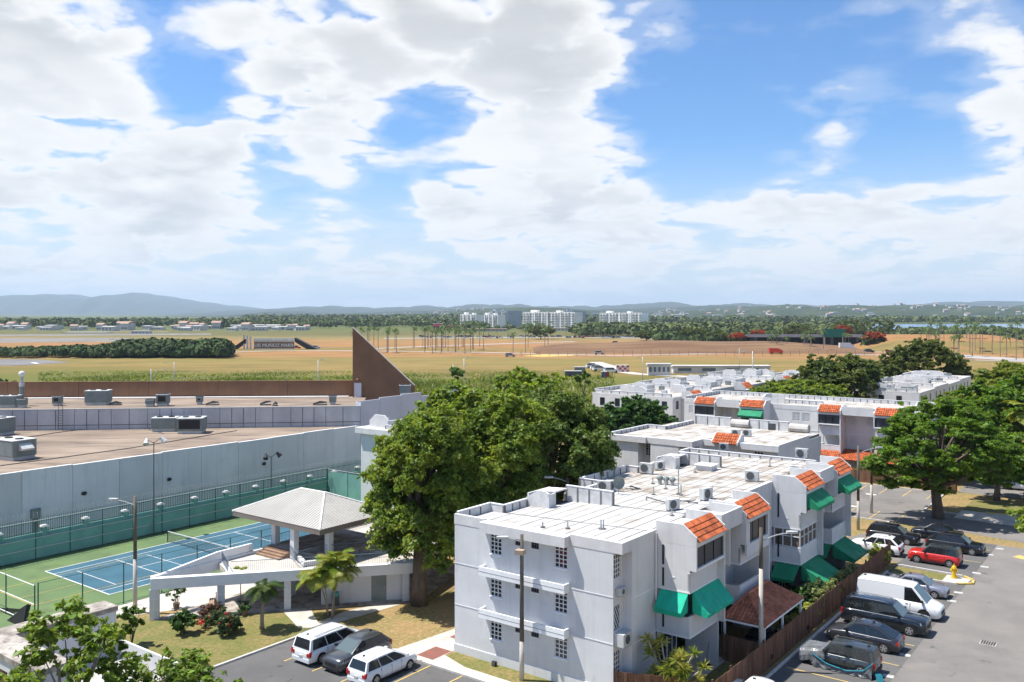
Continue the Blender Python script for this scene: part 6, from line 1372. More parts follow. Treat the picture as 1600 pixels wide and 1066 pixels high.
def palm(name, label, loc, h, n, L, mname, seed, r=.13, lean=(0, 0), droop=.5, group=None, tm='palmbark', wide=.05, nl=26, lw=.05):
    t = thing(name, label, 'palm', loc, 0, group); rng = random.Random(seed)
    pts = [(lean[0]*s*s, lean[1]*s*s, h*s) for s in (0, .15, .35, .6, .8, 1)]
    MB().tube(pts, [r*1.5, r*1.1, r, r*.9, r*.85, r*.7], 8).build('trunk', M[tm], t, True)
    for i in range(n):
        o = link('frond', frond_mesh(L, mname, droop, nl, lw), t, (pts[-1][0], pts[-1][1], h-.05)); el = rng.uniform(-.65, .55)
        o.rotation_euler = (rng.uniform(-.3, .3), el, i*2.4+rng.uniform(-.3, .3)); s = rng.uniform(.8, 1.1); o.scale = (s, s, s)
    return t
palm('small_palm', 'small stout-trunked palm on the lawn in front of the pavilion', D(-25.7,-5.1), 3.0, 15, 1.7, 'leafPd', 3, .13, (.1,0), .9, nl=28, lw=.036)
for i, (dx, dy, h, lx) in enumerate(((0,0,3.2,-.5),(.3,.25,3.8,.1),(.55,-.1,3.5,.6),(.1,.5,4.2,.2),(-.3,.2,2.8,-.8))):
    palm('cluster_palm', ('leftmost slim stem of the yellow-green palm clump before the store room','second stem of the yellow-green palm clump','middle leaning stem of the yellow-green palm clump','tallest stem of the yellow-green palm clump','shortest stem of the yellow-green palm clump, leaning left')[i], D(-23.9+dx,-.6+dy), h, 13, 2.0, 'leafP', 40+i, .055, (lx,.1), .75, 'stems of the palm clump', nl=32, lw=.032)
palm('staked_palm', 'young palm with pale trunk on the verge at the right edge', D(15.2,61.4), 4.3, 13, 2.3, 'leafP', 50, .1, (0,0), .7, tm='cpole', lw=.1)
palm('staked_palm', 'young palm leaning right at the right edge behind the staked one', D(17.2,61.8), 4.0, 13, 2.3, 'leafP', 51, .1, (-.7,0), .7, tm='cpole', lw=.1)
palm('coconut_palm', 'pale-fronded palm crown in front of the big right tree', (63,108,0), 10.5, 15, 3.6, 'leafP', 52, .17, (0,0), .8, lw=.14)
palm('slim_palm', 'spindly young palm standing on the paving below the pavilion beam', D(-31.2,-2.9), 2.9, 8, .8, 'leafP', 53, .04, (0,0), .8, lw=.05)
# shrubs and garden plants
def shrub(label, loc, lobes, nclump, nleaf, size, mname, seed, name='shrub', clr=(.25,.45), fl=None, cat='shrub', group=None):
    rng = np.random.default_rng(seed); t = thing(name, label, cat, loc, 0, group)
    cs = crown_pts(lobes, nclump, rng, .5); rs = clr[0]+(clr[1]-clr[0])*rng.random(nclump); v, f = leaves(cs, rs, nleaf, size, rng, .8)
    link('foliage', npmesh('foliage', v, f, M[mname]), t)['kind'] = 'stuff'
    m = MB()
    for i in range(min(6, nclump)): m.tube([(0, 0, 0), tuple(cs[i]*np.array((.4,.4,.5))), tuple(cs[i])], [.03, .022, .01], 5)
    m.build('stems', M['bark'], t)
    if fl:
        cs2 = cs[rng.choice(nclump, fl[1])]+rng.normal(size=(fl[1], 3))*.15+np.array((0, 0, .2)); v, f = leaves(cs2, np.full(fl[1], .16), 22, .11, rng); link('flowers', npmesh('flowers', v, f, M[fl[0]]), t)['kind'] = 'stuff'
    return t
shrub('broad shrub with red flowers on the lawn left of the small palm', D(-27.2,-7.3), [(0,0,.7,1.2,1.1,.8)], 46, 60, .16, 'leafE', 61, fl=('flowers', 7))
shrub('dark leafy bush beside the flowering shrub', D(-29.3,-8.9), [(0,0,.8,.6,.6,.8)], 22, 60, .2, 'leafC', 62)
shrub('thin young bush with pale stem on the bare lawn patch', D(-30.2,-12.3), [(0,0,1.6,.7,.6,1.1)], 18, 46, .2, 'leafD', 63)
shrub('reddish-brown potted shrub under the pavilion corner column', D(-30.0,-6.3), [(0,0,.7,.85,.8,.5)], 30, 60, .13, 'leafR', 64)
shrub('small bush hanging over the red flowers by the lawn', D(-29.1,-7.6), [(0,0,.3,.4,.4,.25)], 7, 30, .12, 'flowers', 65)
for i, (x, y, s, lb) in enumerate(((-34.6,-6.2,.5,'tall thin potted plant by the pavilion bench'),(-29.2,-4.0,.35,'small potted plant by the second pavilion column'))):
    t = shrub(lb, D(x, y), [(0,0,1.2 if i == 0 else .55,s,s,s)], 8, 36, .14, 'leafC', 66+i, 'potted_plant'); MB().cyl((0,0,0),(0,0,.38),.2,.26,n=10).build('pot', M['step'], t)
# spiky dracaena in the near garden
t = dthing('spiky_garden_plant', 'pale yellow-green spiky plant in a pot in the near garden, bottom centre', 'plant', 2.5, 2.15); rng = random.Random(9)
MB().cyl((0,0,0),(0,0,.55),.3,.42,n=12).build('pot', M['conc'], t)
heads = [(rng.uniform(-1.3,1.4), rng.uniform(-.7,.9), rng.uniform(.9,3.0)) for _ in range(34)]+[(1.9,.6,2.0),(1.3,.5,2.7),(-1.2,-.4,3.3),(-.5,0,3.2)]
st = MB()
for x, y, z in heads: st.tube([(0,0,.4),(x*.5,y*.5,z*.55),(x,y,z)], [.06,.05,.035], 5)
st.build('stems', M['cpole'], t); fl = MB()
for x, y, z in heads:
    for k in range(44):
        a = rng.uniform(0, 6.28); e = rng.uniform(-.5, 1.3); L = rng.uniform(.42, .75); d = Vector((math.cos(a)*math.cos(e), math.sin(a)*math.cos(e), math.sin(e))); sd_ = Vector((-math.sin(a), math.cos(a), 0))*.03; p = Vector((x, y, z)); q = p+d*L*.55; en = p+d*L+Vector((0,0,-.18*L))
        fl.add([p-sd_*.6, p+sd_*.6, q+sd_, en, q-sd_], [(0,1,2,3,4)])
fl.build('leaves', M['leafY'], t)['kind'] = 'stuff'
gl = [('leafC',3.9,18.2,1.3,'dark green bush behind the carport'),('leafY',4.6,17.6,.7,'yellow-green low plant at the carport roof edge'),('leafY',4.9,19.4,.9,'yellow-leaved bush by the long garden fence'),('leafE',4.2,23.0,1.5,'grey-green pine-like bush under the green awnings'),('leafC',3.6,21.3,1.2,'dark potted bush near the green awning corner'),
      ('leafR',5.0,10.2,.5,'red-leaved plant under the carport edge'),('leafD',4.9,8.6,.5,'bright green plant at the inner garden fence'),('leafR',5.1,17.0,.5,'pink-red leafy plant by the carport end post'),('leafC',1.7,18.6,1.5,'dark bush against the shaded recess wall'),('leafC',1.6,30.0,1.6,'tall shaded shrub between the rear green awnings'),('leafY',5.0,37.6,1.2,'yellow vine topping the far end of the garden fence'),('leafD',4.8,3.0,.6,'green shoots inside the near corner of the garden fence'),('leafD',5.1,6.3,.35,'small sprout by the fence in the near garden')]
for i, (mm, x, y, s, lb) in enumerate(gl): shrub(lb, D(x, y), [(0,0,s*.75,s*.7,s*.7,s*.75)], int(26*s+8), 46, .17, mm, 70+i, 'garden_plant')
rng_ = np.random.default_rng(5)
t = dthing('hedge', 'pale green clipped hedge growing along the inside of the long garden fence', 'hedge', 5.0, 20.6)
cs = np.stack([rng_.uniform(-.3,.35,90), rng_.uniform(0,9.5,90), rng_.uniform(.9,2.0,90)], 1); v, f = leaves(cs, np.full(90,.35), 55, .16, rng_); link('foliage', npmesh('foliage', v, f, M['leafY3']), t)['kind'] = 'stuff'
MB().box(-.1,.2,0,.1,9.3,1.0).build('stems', M['bark'], t)
t = dthing('banana_plant', 'big upright banana leaves beside the carport roof', 'plant', 3.2, 18.2)
for k in range(6):
    a = k*1.05; d = Vector((math.cos(a), math.sin(a), 0)); m = MB(); s_ = Vector((-d.y, d.x, 0))*.25; pts = [Vector((0,0,.8))+d*(.9*q)+Vector((0,0,2.2*q-1.1*q*q)) for q in (0,.25,.5,.75,1)]
    for i in range(4): m.quad(pts[i]-s_*(.4+math.sin(math.pi*(i/4))), pts[i]+s_*(.4+math.sin(math.pi*(i/4))), pts[i+1]+s_*(.4+math.sin(math.pi*((i+1)/4)))*(.2 if i == 3 else 1), pts[i+1]-s_*(.4+math.sin(math.pi*((i+1)/4)))*(.2 if i == 3 else 1))
    m.build('leaf', M['leafD'] if k else M['leafY'], t)
MB().cyl((0,0,0),(0,0,1.0),.1,.07,n=8).build('stem', M['leafD'], t)
# ------------------------------------------------------------------ beyond the estate
M['farleaf'] = mat('far_foliage', (.065,.095,.028), .9, (.115,.135,.045), .035, 1, detail=4, island=.35)
M['farleafd'] = mat('mangrove_foliage', (.035,.065,.018), .9, (.065,.095,.026), .06, 1, detail=4, island=.35)
def blob_wood(name, label, spots, mname, seed, quads=26, group=None):
    """a mass of crowns: each spot (x,y,z0,r,h) becomes a lump of ragged faces"""
    rng = np.random.default_rng(seed); S_ = np.array(spots); k = len(S_); n = quads
    d = rng.normal(size=(k*n, 3)); d /= np.linalg.norm(d, axis=1)[:, None]; d[:, 2] = np.abs(d[:, 2])*1.0-.15
    c = np.repeat(S_[:, :3], n, 0); r = np.repeat(S_[:, 3], n)[:, None]; h = np.repeat(S_[:, 4], n)
    rad = (.72+.35*rng.random((k*n, 1)))
    p = c+d*rad*np.concatenate([r, r, h[:, None]*.62], 1); p[:, 2] += h*.38
    nr = d+rng.normal(size=d.shape)*.35; nr /= np.linalg.norm(nr, axis=1)[:, None]
    t = np.cross(nr, rng.normal(size=d.shape)); t /= np.linalg.norm(t, axis=1)[:, None]; b = np.cross(nr, t); s = r*(.17+.17*rng.random((k*n, 1)))
    v = np.stack([p-t*s, p+b*s*.8+nr*s*.3, p+t*s, p-b*s*.8+nr*s*.3], 1).reshape(-1, 3)
    o = link(name, npmesh(name, v, np.arange(k*n*4).reshape(-1, 4), M[mname])); tag(o, label, 'woodland', None, 'stuff'); return o
rg = np.random.default_rng(77)
def belt(u0, u1, Y0, Y1, h0, h1, n, f=lambda u: 1):
    out = []
    for _ in range(n):
        Y = rg.uniform(Y0, Y1); u = rg.uniform(u0, u1); h = rg.uniform(h0, h1)*f(u); out.append(((u-800)/F*Y, Y, 0, h*rg.uniform(.5, .8), h))
    return out
sp = belt(-60, 358, 440, 500, 5, 7.2, 420, lambda u: .62+.45*max(0, min(1, (u-60)/160))*min(1, (362-u)/25+.25)); sp += belt(190, 350, 450, 500, 7, 9, 160)
blob_wood('mangrove_thicket', 'dark green mangrove thicket across the left of the airfield', sp, 'farleafd', 1, 170)
blob_wood('far_woodland', 'belt of woodland beyond the airfield on the left', belt(-100, 740, 1250, 2100, 9, 15, 900), 'farleaf', 2, 60)
blob_wood('far_woodland', 'long belt of woods in front of the lagoon', belt(900, 1340, 830, 1120, 8, 13, 560)+belt(690, 900, 1130, 1250, 4, 8, 60)+belt(725, 760, 1200, 1240, 9, 13, 14)+belt(1330, 1680, 820, 1000, 5, 9, 160), 'farleaf', 3, 100)
blob_wood('far_woodland', 'wooded lagoon shore below the right hills', belt(900, 1720, 1850, 2300, 10, 18, 700), 'farleaf', 4, 50)
blob_wood('far_woodland', 'woods behind the airport below the middle hills', belt(380, 1000, 2100, 3000, 12, 22, 500), 'farleaf', 5, 40)
blob_wood('roadside_bushes', 'dark bushes lining the ramp and overpass', belt(1030, 1200, 640, 700, 6, 9.5, 70)+belt(1345, 1385, 560, 600, 4, 6, 16)+belt(1400, 1600, 690, 740, 3, 6, 40), 'farleafd', 6, 130)
# reeds behind the mall
def reeds():
    rng = np.random.default_rng(3); n = 60000
    Y = rng.uniform(190, 345, n); u = rng.uniform(60, 960, n); X = (u-800)/F*Y; keep = (Y > 245+25*np.sin(X*.05)) | (X > -40); X, Y = X[keep], Y[keep]; n = len(X)
    k2 = (X < -2) | (Y > 225); X, Y = X[k2], Y[k2]; n = len(X)
    pt = .5+.5*np.sin(X*.11+2*np.sin(Y*.05))*np.sin(Y*.09+X*.03); keep = rng.random(n) < .35+.65*pt; X, Y, pt = X[keep], Y[keep], pt[keep]; n = len(X); h = rng.uniform(.4, 1.3, n)*(.35+.9*pt)*np.clip((352-Y)/70, .2, 1); w = rng.uniform(.12, .32, n); a = rng.uniform(0, 6.28, n); lx, ly = rng.normal(size=n)*.4, rng.normal(size=n)*.4
    dx, dy = np.cos(a)*w, np.sin(a)*w; z = np.zeros(n)
    v = np.stack([np.stack([X-dx, Y-dy, z], 1), np.stack([X+dx, Y+dy, z], 1), np.stack([X+dx*.3+lx, Y+dy*.3+ly, h], 1), np.stack([X-dx*.3+lx, Y-dy*.3+ly, h*.95], 1)], 1).reshape(-1, 3)
    o = link('reed_bed', npmesh('reed_bed', v, np.arange(n*4).reshape(-1, 4), M['reed'])); tag(o, 'tall bright green reeds and grass between the mall and the airfield', 'grass', None, 'stuff')
M['reed'] = leafmat('reed_blade', (.17,.205,.03), (.115,.155,.026), .04, .3, .3)
reeds()
shrub('broad pale bush showing above the left end of the brown mall wall', (-100,172,0), [(0,0,5.5,7,5,3.5),(8,0,4.0,5,4,2.6)], 120, 80, .55, 'leafE', 90, 'bush', (.9,1.5))
# high-rise blocks
M['hrw'] = mat('pale_tower_wall', (.80,.78,.75), .85, (.72,.71,.69), .08, .9); M['hrg'] = mat('blue_grey_tower_wall', (.34,.38,.43), .85, (.3,.34,.39), .08, .9); M['hrdark'] = mat('tower_glazing', (.13,.145,.16), .4)
M['hrbal'] = mat('tower_balcony', (.80,.79,.77), .85)
def tower(label, u0, u1, vt, vb, Y, floors, bays, wall='hrw', bal=True, depth=16, tank=True):
    a, b = at(u0, vb, Y), at(u1, vb, Y); w = b.x-a.x; h = a.z*0+at(u0, vt, Y).z; fh = h/(floors+.4)
    th = R(-46); w = max(w*.6, (w-depth*.72)/.695)
    t = thing('high_rise', label, 'building', (a.x, Y, 0), th); MB().box(0, 0, 0, w, depth, h).build('wall', M[wall], t)
    wm = MB().box(0, -.5, fh*.36, w/bays*.66, -.02, fh*.82).mesh('window', M['hrdark']); bm = MB().box(0, -1.4, 0, w/bays*.76, -.02, fh*.26).mesh('balcony', M['hrbal'])
    for f in range(floors):
        for k in range(bays):
            link('window', wm, t, (w/bays*(k+.14), 0, fh*(f+.2)))
            if bal and (k % 3 != 2): link('balcony', bm, t, (w/bays*(k+.12), 0, fh*(f+.2)))
    if tank: MB().box(w*.12, 4, h, w*.24, 10, h+3).box(w*.62, 4, h, w*.70, 10, h+2.2).build('roof_tank', M[wall], t)
    for k in range(1, 4): MB().box(w*k/4-.8, -1.8, 0, w*k/4+.8, -.03, h+.8).build('stair_rib', M[wall], t)
    return t
tower('cream high-rise end block at the left of the far tower group', 719, 757, 491.5, 516, 1290, 9, 6)
tower('blue-grey long high-rise standing behind the cream end block', 764, 815, 486, 514, 1400, 11, 9, 'hrg', True, 30)
tower('pale high-rise wing in front of the blue-grey tower', 752, 790, 492, 515, 1330, 9, 6)
tower('wide white high-rise slab with dark balconies in the middle of the far towers', 817, 905, 488, 516, 1260, 10, 16)
tower('blue-grey high-rise wing right behind the wide white slab', 880, 913, 486, 514, 1330, 10, 6, 'hrg', True, 30)
tower('white stepped high-rise at the right of the far tower group', 937, 1006, 489, 512, 1350, 9, 13)
tower('single grey-blue slab high-rise alone on the left skyline', 127.5, 160, 499.6, 514, 2300, 8, 9, 'hrg', False)
tower('faint grey block on the left skyline behind the blue sign tower', 298, 314, 499, 509, 3000, 6, 5, 'hrg', False)
tower('small grey block between the two white far towers', 924, 940, 490, 500, 2600, 4, 5, 'hrg', False)
tower('pinkish tower pair on the hills right of centre', 1082, 1092, 487.5, 497, 3900, 10, 4, 'hrw'); tower('taller pinkish tower block on the hills right of centre', 1092, 1106, 486.5, 497, 3950, 10, 5)
tower('slim pale tower on the right hills', 1176, 1181, 485.5, 494, 4100, 10, 2); tower('second slim pale tower on the right hills', 1193, 1199, 485, 494, 4100, 10, 2)
tower('grey block on the crest of the right hills', 1318, 1327, 485, 492, 4000, 4, 4, 'hrg')
tower('white slab with a tall tower end on the right lagoon shore', 1489, 1494, 482, 494, 3400, 8, 2, tank=False); tower('long low white block beside the shore tower', 1494, 1518, 488, 494, 3400, 3, 6, tank=False)
# low buildings and houses far away
M['farwhite2'] = mat('long_pale_wall', (.66,.65,.63), .9, (.5,.49,.47), .3, .9)
M['redb'] = mat('red_hotel', (.36,.06,.055), .85, (.3,.05,.05), .05, .9); M['farwhite'] = mat('far_white_wall', (.60,.58,.56), .85, (.5,.48,.46), .1, .9); M['farred'] = mat('far_roof', (.36,.24,.19), .9); M['farroof'] = mat('far_grey_roof', (.45,.45,.46), .8)
def lowb(label, u0, u1, vt, Y, wall, roof='farroof', depth=14, name='far_building', cat='building', n=5):
    a = at(u0, 500, Y); b = at(u1, 500, Y); h = at(u0, vt, Y).z; t = thing(name, label, cat, (a.x, Y, 0)); w = b.x-a.x
    MB().box(0, 0, 0, w, depth, h).build('wall', M[wall], t); MB().box(-.4, -.4, h, w+.4, depth+.4, h+.5).build('roof', M[roof], t)
    for k in range(n): MB().box(w*(k+.2)/n, -.06, h*.35, w*(k+.75)/n, -.004, h*.8).build('window', M['hrdark'], t)
    return t
lowb('red hotel building left of the far towers', 676, 721, 509.5, 1180, 'redb', 'redb', 20, n=8); lowb('red upper block of the hotel left of the far towers', 677, 690, 506.5, 1195, 'redb', 'farroof', 12, n=3)
lowb('long tan low building with red roof under the far towers', 705, 792, 514.5, 1090, 'conc', 'farred', 20, n=14); lowb('cream low building with terracotta roof before the wide white slab', 848, 894, 513.5, 1120, 'farwhite', 'farred', 16, n=8); lowb('small cream building beside the palm avenue end', 826, 846, 516, 1100, 'farwhite', 'farred', 12, n=4)
lowb('blue angular hangar on the left skyline', 122, 136, 512.5, 1500, 'blueb' if 'blueb' in M else M.setdefault('blueb', mat('blue_metal', (.03,.22,.55), .5)) and 'blueb', 'blueb', 30)
lowb('white terminal shed row on the left apron', 95, 165, 520.0, 1000, 'farwhite', 'farroof', 20, n=12); lowb('low brown-roofed terminal building on the left', 168, 260, 519.5, 1050, 'farwhite', 'farred', 18, n=12)
lowb('white striped fence-like hoarding beside the mangroves', 112, 190, 531.5, 760, 'farwhite', 'farwhite', 2, n=6); lowb('black box booth at the end of the white hoarding', 171, 177, 531, 755, 'black', 'black', 3, n=1)
lowb('white low wall-like building with dark openings at the field edge behind the far block', 1052, 1203, 573.5, 330, 'farwhite2', 'farwhite', 4, n=4); lowb('white site container with ribbed side on the field', 1013, 1048, 570.5, 318, 'farwhite', 'farwhite', 3, n=5)
t = lowb('grey and white blocky flat-roofed house group seen beside the black booth', 205, 232, 518, 960, 'farwhite', 'farroof', 10)
hm_ = []
for k, (w, d_, h, rf) in enumerate(((12, 9, 4.5, 'farroof'), (9, 8, 6.5, 'farred'), (14, 8, 4, 'farwhite'))):
    hm_.append((MB().box(-w/2, -d_/2, 0, w/2, d_/2, h).mesh('wall', M['farwhite']), MB().ext([(-w/2-.4, -d_/2-.4, h), (w/2+.4, -d_/2-.4, h), (w/2+.4, 0, h+(1.8 if k == 1 else .4)), (-w/2-.4, 0, h+(1.8 if k == 1 else .4))], (0, d_/2+.4, 0)).mesh('roof', M[rf]), MB().box(-w/2+1, -d_/2-.06, 1, -w/2+3, -d_/2-.01, 2.6).mesh('window', M['hrdark']), w))
def house(x, y, z, k, label, group, rz_=0, s=1.):
    t = thing('far_house', label, 'house', (x, y, z), rz_, group); t.scale = (s, s, s); a, b, c, w = hm_[k]; link('wall', a, t); link('roof', b, t)
    for q in range(3): link('window', c, t, (q*w/3.4, 0, 0))
for k in range(70):
    Y = rg.uniform(1120, 1270); u = rg.uniform(170, 480) if k % 4 else rg.uniform(-20, 160); house((u-800)/F*Y, Y, 0, k % 3, 'small pale house in the far suburb left of the brown fin', 'far suburb houses', rg.uniform(-.5, .5), rg.uniform(.8, 1.4))
bpy.context.view_layer.update()
from mathutils.bvhtree import BVHTree
hl = []
for o in list(col.objects):
    if o.name.startswith('hills'):
        hl.append(BVHTree.FromPolygons([v.co for v in o.data.vertices], [tuple(p.vertices) for p in o.data.polygons]))
def hz_at(x, y):
    z = 0
    for b in hl:
        r = b.ray_cast(Vector((x, y, 2000)), Vector((0, 0, -1)))
        if r[0] is not None: z = max(z, r[0].z)
    return z
for k in range(170):
    Y = rg.uniform(2350, 4500); u = rg.uniform(1020, 1620) if k % 5 else rg.uniform(600, 760); x = (u-800)/F*Y; z = hz_at(x, Y); sb = rg.uniform(.8, 1.7)
    house(x, Y, z-.5, k % 3, 'pale house on the wooded hillside behind the lagoon', 'hillside houses', rg.uniform(-.6, .6), sb)
# overpass
def overpass():
    a, b = G(1185, 548), G(1352, 545); Y = 590; x0, x1 = (1180-800)/F*Y, (1347-800)/F*Y
    t = thing('overpass', 'grey concrete highway overpass with dark underside right of the flame tree', 'bridge', (x0, Y, 0)); w = x1-x0
    MB().box(-6, 0, 6.4, w, 14, 7.4).build('deck', M['farroof'], t); MB().box(-6, -.3, 7.4, w, .1, 8.3).build('barrier', M['farroof'], t)
    for k in range(5): MB().box(w*k/4.2, 1, 0, w*k/4.2+1.6, 13, 6.4).build('pier', M['dgrey'], t)
    MB().box(-6, 13, 0, w, 14, 6.39).build('underside_shade', M['black'], t)  # black wall painted for the shade under the deck
    s = thing('highway_sign', 'green overhead highway sign board on the overpass', 'sign', ((1303-800)/F*588, 588, 0)); MB().box(-7.5, -.2, 6.5, 7.5, 0, 12.0).build('board', M['turqs'], s)
    for x in (-6, 6): MB().cyl((x, .2, 0), (x, .2, 11), .25, n=6).build('post', M['galv'], s)
M['turqs'] = mat('green_sign', (.01,.16,.11), .5)
overpass()
lowb('tan building seen under the overpass', 1258, 1280, 536, 640, 'sand', 'farred', 6, n=3)
# billboards and airport signs
def board(label, u, v0, v1, w, Y, m, legs=1):
    p = at(u, v0, Y); q = at(u, v1, Y); t = thing('billboard', label, 'billboard', (p.x, Y, 0)); MB().box(-w/2, -.5, q.z, w/2, .5, p.z).build('panel', M[m], t)
    for k in range(legs): MB().cyl(((k-.5*(legs-1))*w*.6, 1, 0), ((k-.5*(legs-1))*w*.6, 1, q.z), .5, n=8).build('leg', M['dgrey'], t)
board('blue and white sign tower on the left skyline', 303, 509, 517.5, 7, 1200, 'blueb'); board('white billboard on a dark column above the suburb', 456, 508, 513.5, 10, 1100, 'farwhite'); board('dark billboard on the left skyline', 196, 507.5, 511, 13, 1300, 'black', 2)
def airport_sign():
    p = G(427, 546); t = thing('airport_sign', 'white airport name lettering set on a low frame beside the access road', 'sign', (p.x, p.y, 0)); w = 25
    MB().box(-w/2, 0, .0, w/2, .5, .5).build('base', M['farwhite'], t); MB().box(-w/2, 1.6, 0, w/2, 2.0, 4.6).build('frame', M['step'], t); MB().box(-w/2, 1.0, 4.7, w/2, 1.4, 6.9).build('fascia_board', M['rtul'], t)
    for s, z, sz in (('AEROPUERTO INTERNACIONAL', 5.8, 1.75), ('LUIS MUÑOZ MARÍN', 2.4, 2.9)):
        o = link('lettering', text_mesh(s, sz, M['signw'], .12), t, (0, .9, z)); o.rotation_euler = (R(90), 0, 0)
    p = G(386, 546); t = thing('gate_pylon', 'white four-post pylon beside the airport sign', 'pylon', (p.x, p.y, 0))
    for k in range(3): MB().box(k*2-2.5, 0, 0, k*2-1.5, 1, 9.2-.6*k).build('post', M['farwhite'], t)
    for i, (u, s) in enumerate(((372, 1), (478, -1))):
        p = G(u, 546); t = thing('earth_wedge', ('dark planted wedge left of the airport sign', 'dark planted wedge right of the airport sign')[i], 'wedge', (p.x, p.y, 0)); MB().ext([(-5, 0, 0), (4.5, 0, 6.5), (4.5, 0, 4), (-2, 0, -.2)] if s > 0 else [(7, 0, 0), (-7, 0, 7.2), (-7, 0, 4.6), (1, 0, -.2)], (0, 5, 0)).build('face', M['black'], t)
M['signw'] = mat('sign_white', (.8,.8,.8), .6)
airport_sign()
# far palms
ptr = MB().tube([(0,0,0),(.15,0,6),(0,0,12)], [.28,.22,.2], 6).mesh('trunk', M['palmbark'])
def far_crown(seed):
    rng = random.Random(seed); m = MB()
    for k in range(22):
        a = k*2.4; e = rng.uniform(-.4, .9); L = rng.uniform(2.2, 3.2); d = Vector((math.cos(a), math.sin(a), 0)); s = Vector((-d.y, d.x, 0))*.36; p0 = Vector((0,0,0)); p1 = d*L*.55*math.cos(e)+Vector((0,0,L*.6*math.sin(e)+.25)); p2 = d*L*math.cos(e)+Vector((0,0,L*.75*math.sin(e)-.9))
        m.add([p0, p1-s, p1+s, p2], [(0,1,2),(1,3,2)])
    return m.mesh('crown', M['leafPd'])
fcs = [far_crown(1), far_crown(2)]
def far_palm(x, y, h, i, label, group):
    t = thing('royal_palm', label, 'palm', (x, y, 0), rg.uniform(0, 6), group); s = h/12; o = link('trunk', ptr, t); o.scale = (.8, .8, s); c = link('crown', fcs[i % 2], t, (0, 0, h-.2)); q = rg.uniform(.9, 1.25); c.scale = (q, q, q)
for i in range(46):
    u = rg.uniform(540, 775) if i % 3 else rg.uniform(560, 890); v = rg.uniform(541, 553); p = G(u, v); far_palm(p.x, p.y, rg.uniform(10.5, 13.5), i, 'tall thin royal palm lining the avenue behind the brown fin', 'avenue palms')
for i in range(34):
    u = rg.uniform(690, 1010); Y = rg.uniform(800, 900); far_palm((u-800)/F*Y, Y, rg.uniform(9, 14), i, 'royal palm along the road under the far towers', 'tower-side palms')
for i in range(30):
    u = rg.uniform(1490, 1610) if i % 3 else rg.uniform(1430, 1500); p = G(u, rg.uniform(545, 566)); far_palm(p.x, p.y, rg.uniform(13, 19)*p.y/560, i, 'palm in the roadside grove at the far right', 'right roadside palms')
for i in range(14):
    u = rg.uniform(1195, 1330); p = G(u, rg.uniform(545, 551)); far_palm(p.x, p.y, rg.uniform(7, 12), i, 'palm standing before the overpass', 'overpass palms')
# flame trees
for i, (u, Y, r, h, lb) in enumerate(((1152, 590, 5.2, 9.5, 'orange-red flame tree at the left end of the overpass'), (1365, 560, 6.5, 10.5, 'bright orange flame tree right of the overpass'), (1185, 620, 4.5, 11.5, 'second flame tree behind the one left of the overpass'), (1318, 690, 5.5, 13, 'flame tree peeking over the overpass sign'))):
    x = (u-800)/F*Y
    t = tree('flame_tree', lb, (x, Y, 0), [(0, 0, h*.7, r, r, h*.28), (r*.5, 0, h*.6, r*.6, r*.6, h*.22)], 60, 60, .95, 'flowerR', 100+i, (.4, h*.4), (1.1, 1.9), 6, None, flat=.5)
    rng = np.random.default_rng(i); cs = crown_pts([(0, 0, h*.48, r*1.05, r, h*.26)], 40, rng); v, f = leaves(cs, np.full(40, 1.5), 40, .9, rng); link('foliage', npmesh('foliage', v, f, M['leafC']), t)['kind'] = 'stuff'
for i, (u, Y, r, h) in enumerate(((845, 760, 11, 11), (1010, 720, 8, 8), (1085, 660, 10, 11), (1120, 650, 9, 9), (1245, 720, 12, 13), (1330, 760, 16, 17), (1372, 800, 16, 17))):
    x = (u-800)/F*Y; tree('roadside_tree', ('round green tree at the end of the white car row','low tree at the ramp start','dark umbrella tree on the ramp bank','second dark umbrella tree on the ramp bank','broad tree behind the overpass left part','big olive tree behind the overpass right end','big olive tree right of the flame tree')[i], (x, Y, 0), [(0, 0, h*.62, r, r, h*.38)], 80, 60, 1.1, 'leafA2', 120+i, (.4, h*.35), (1.3, 2.3), 6)
# cars far away
fb_m = MB(); 
def fc_mesh(c):
    m = MB().ext([(-2.2,-.9,.3),(2.2,-.9,.3),(2.2,-.9,.8),(1.2,-.9,.95),(-2.1,-.9,1.0)], (0, 1.8, 0)); return m.mesh('body', M[c])
fcab = MB().ext([(-2.0,-.8,.95),(1.2,-.8,.95),(.5,-.75,1.55),(-1.6,-.75,1.55)], (0, 1.6, 0)).mesh('cabin', M['carglass']); fwh = MB().cyl((0,-.92,.33),(0,.92,.33),.33,n=8).mesh('wheels', M['tyre'])
fbm = {c: fc_mesh(c) for c in ('cp_white','cp_silver','cp_black','cp_red','cp_grey')}
def fcar(x, y, c, label, group, rz_=0, z=.1, s=1.):
    t = thing('distant_car', label, 'car', (x, y, z), rz_, group); link('body', fbm[c], t); link('cabin', fcab, t); link('wheels', fwh, t, (1.35,0,0)); link('wheels', fwh, t, (-1.35,0,0)); t.scale = (s, s, s)
cols = list(fbm)
for k in range(95):
    u = rg.uniform(640, 1060); Y = rg.uniform(795, 840); fcar((u-800)/F*Y, Y, cols[rg.choice(5, p=(.4,.25,.15,.05,.15))], 'tiny car on the far highway and parking strip under the towers', 'far highway cars', rg.uniform(-.2,.2)+(math.pi/2 if k % 3 == 0 else 0))
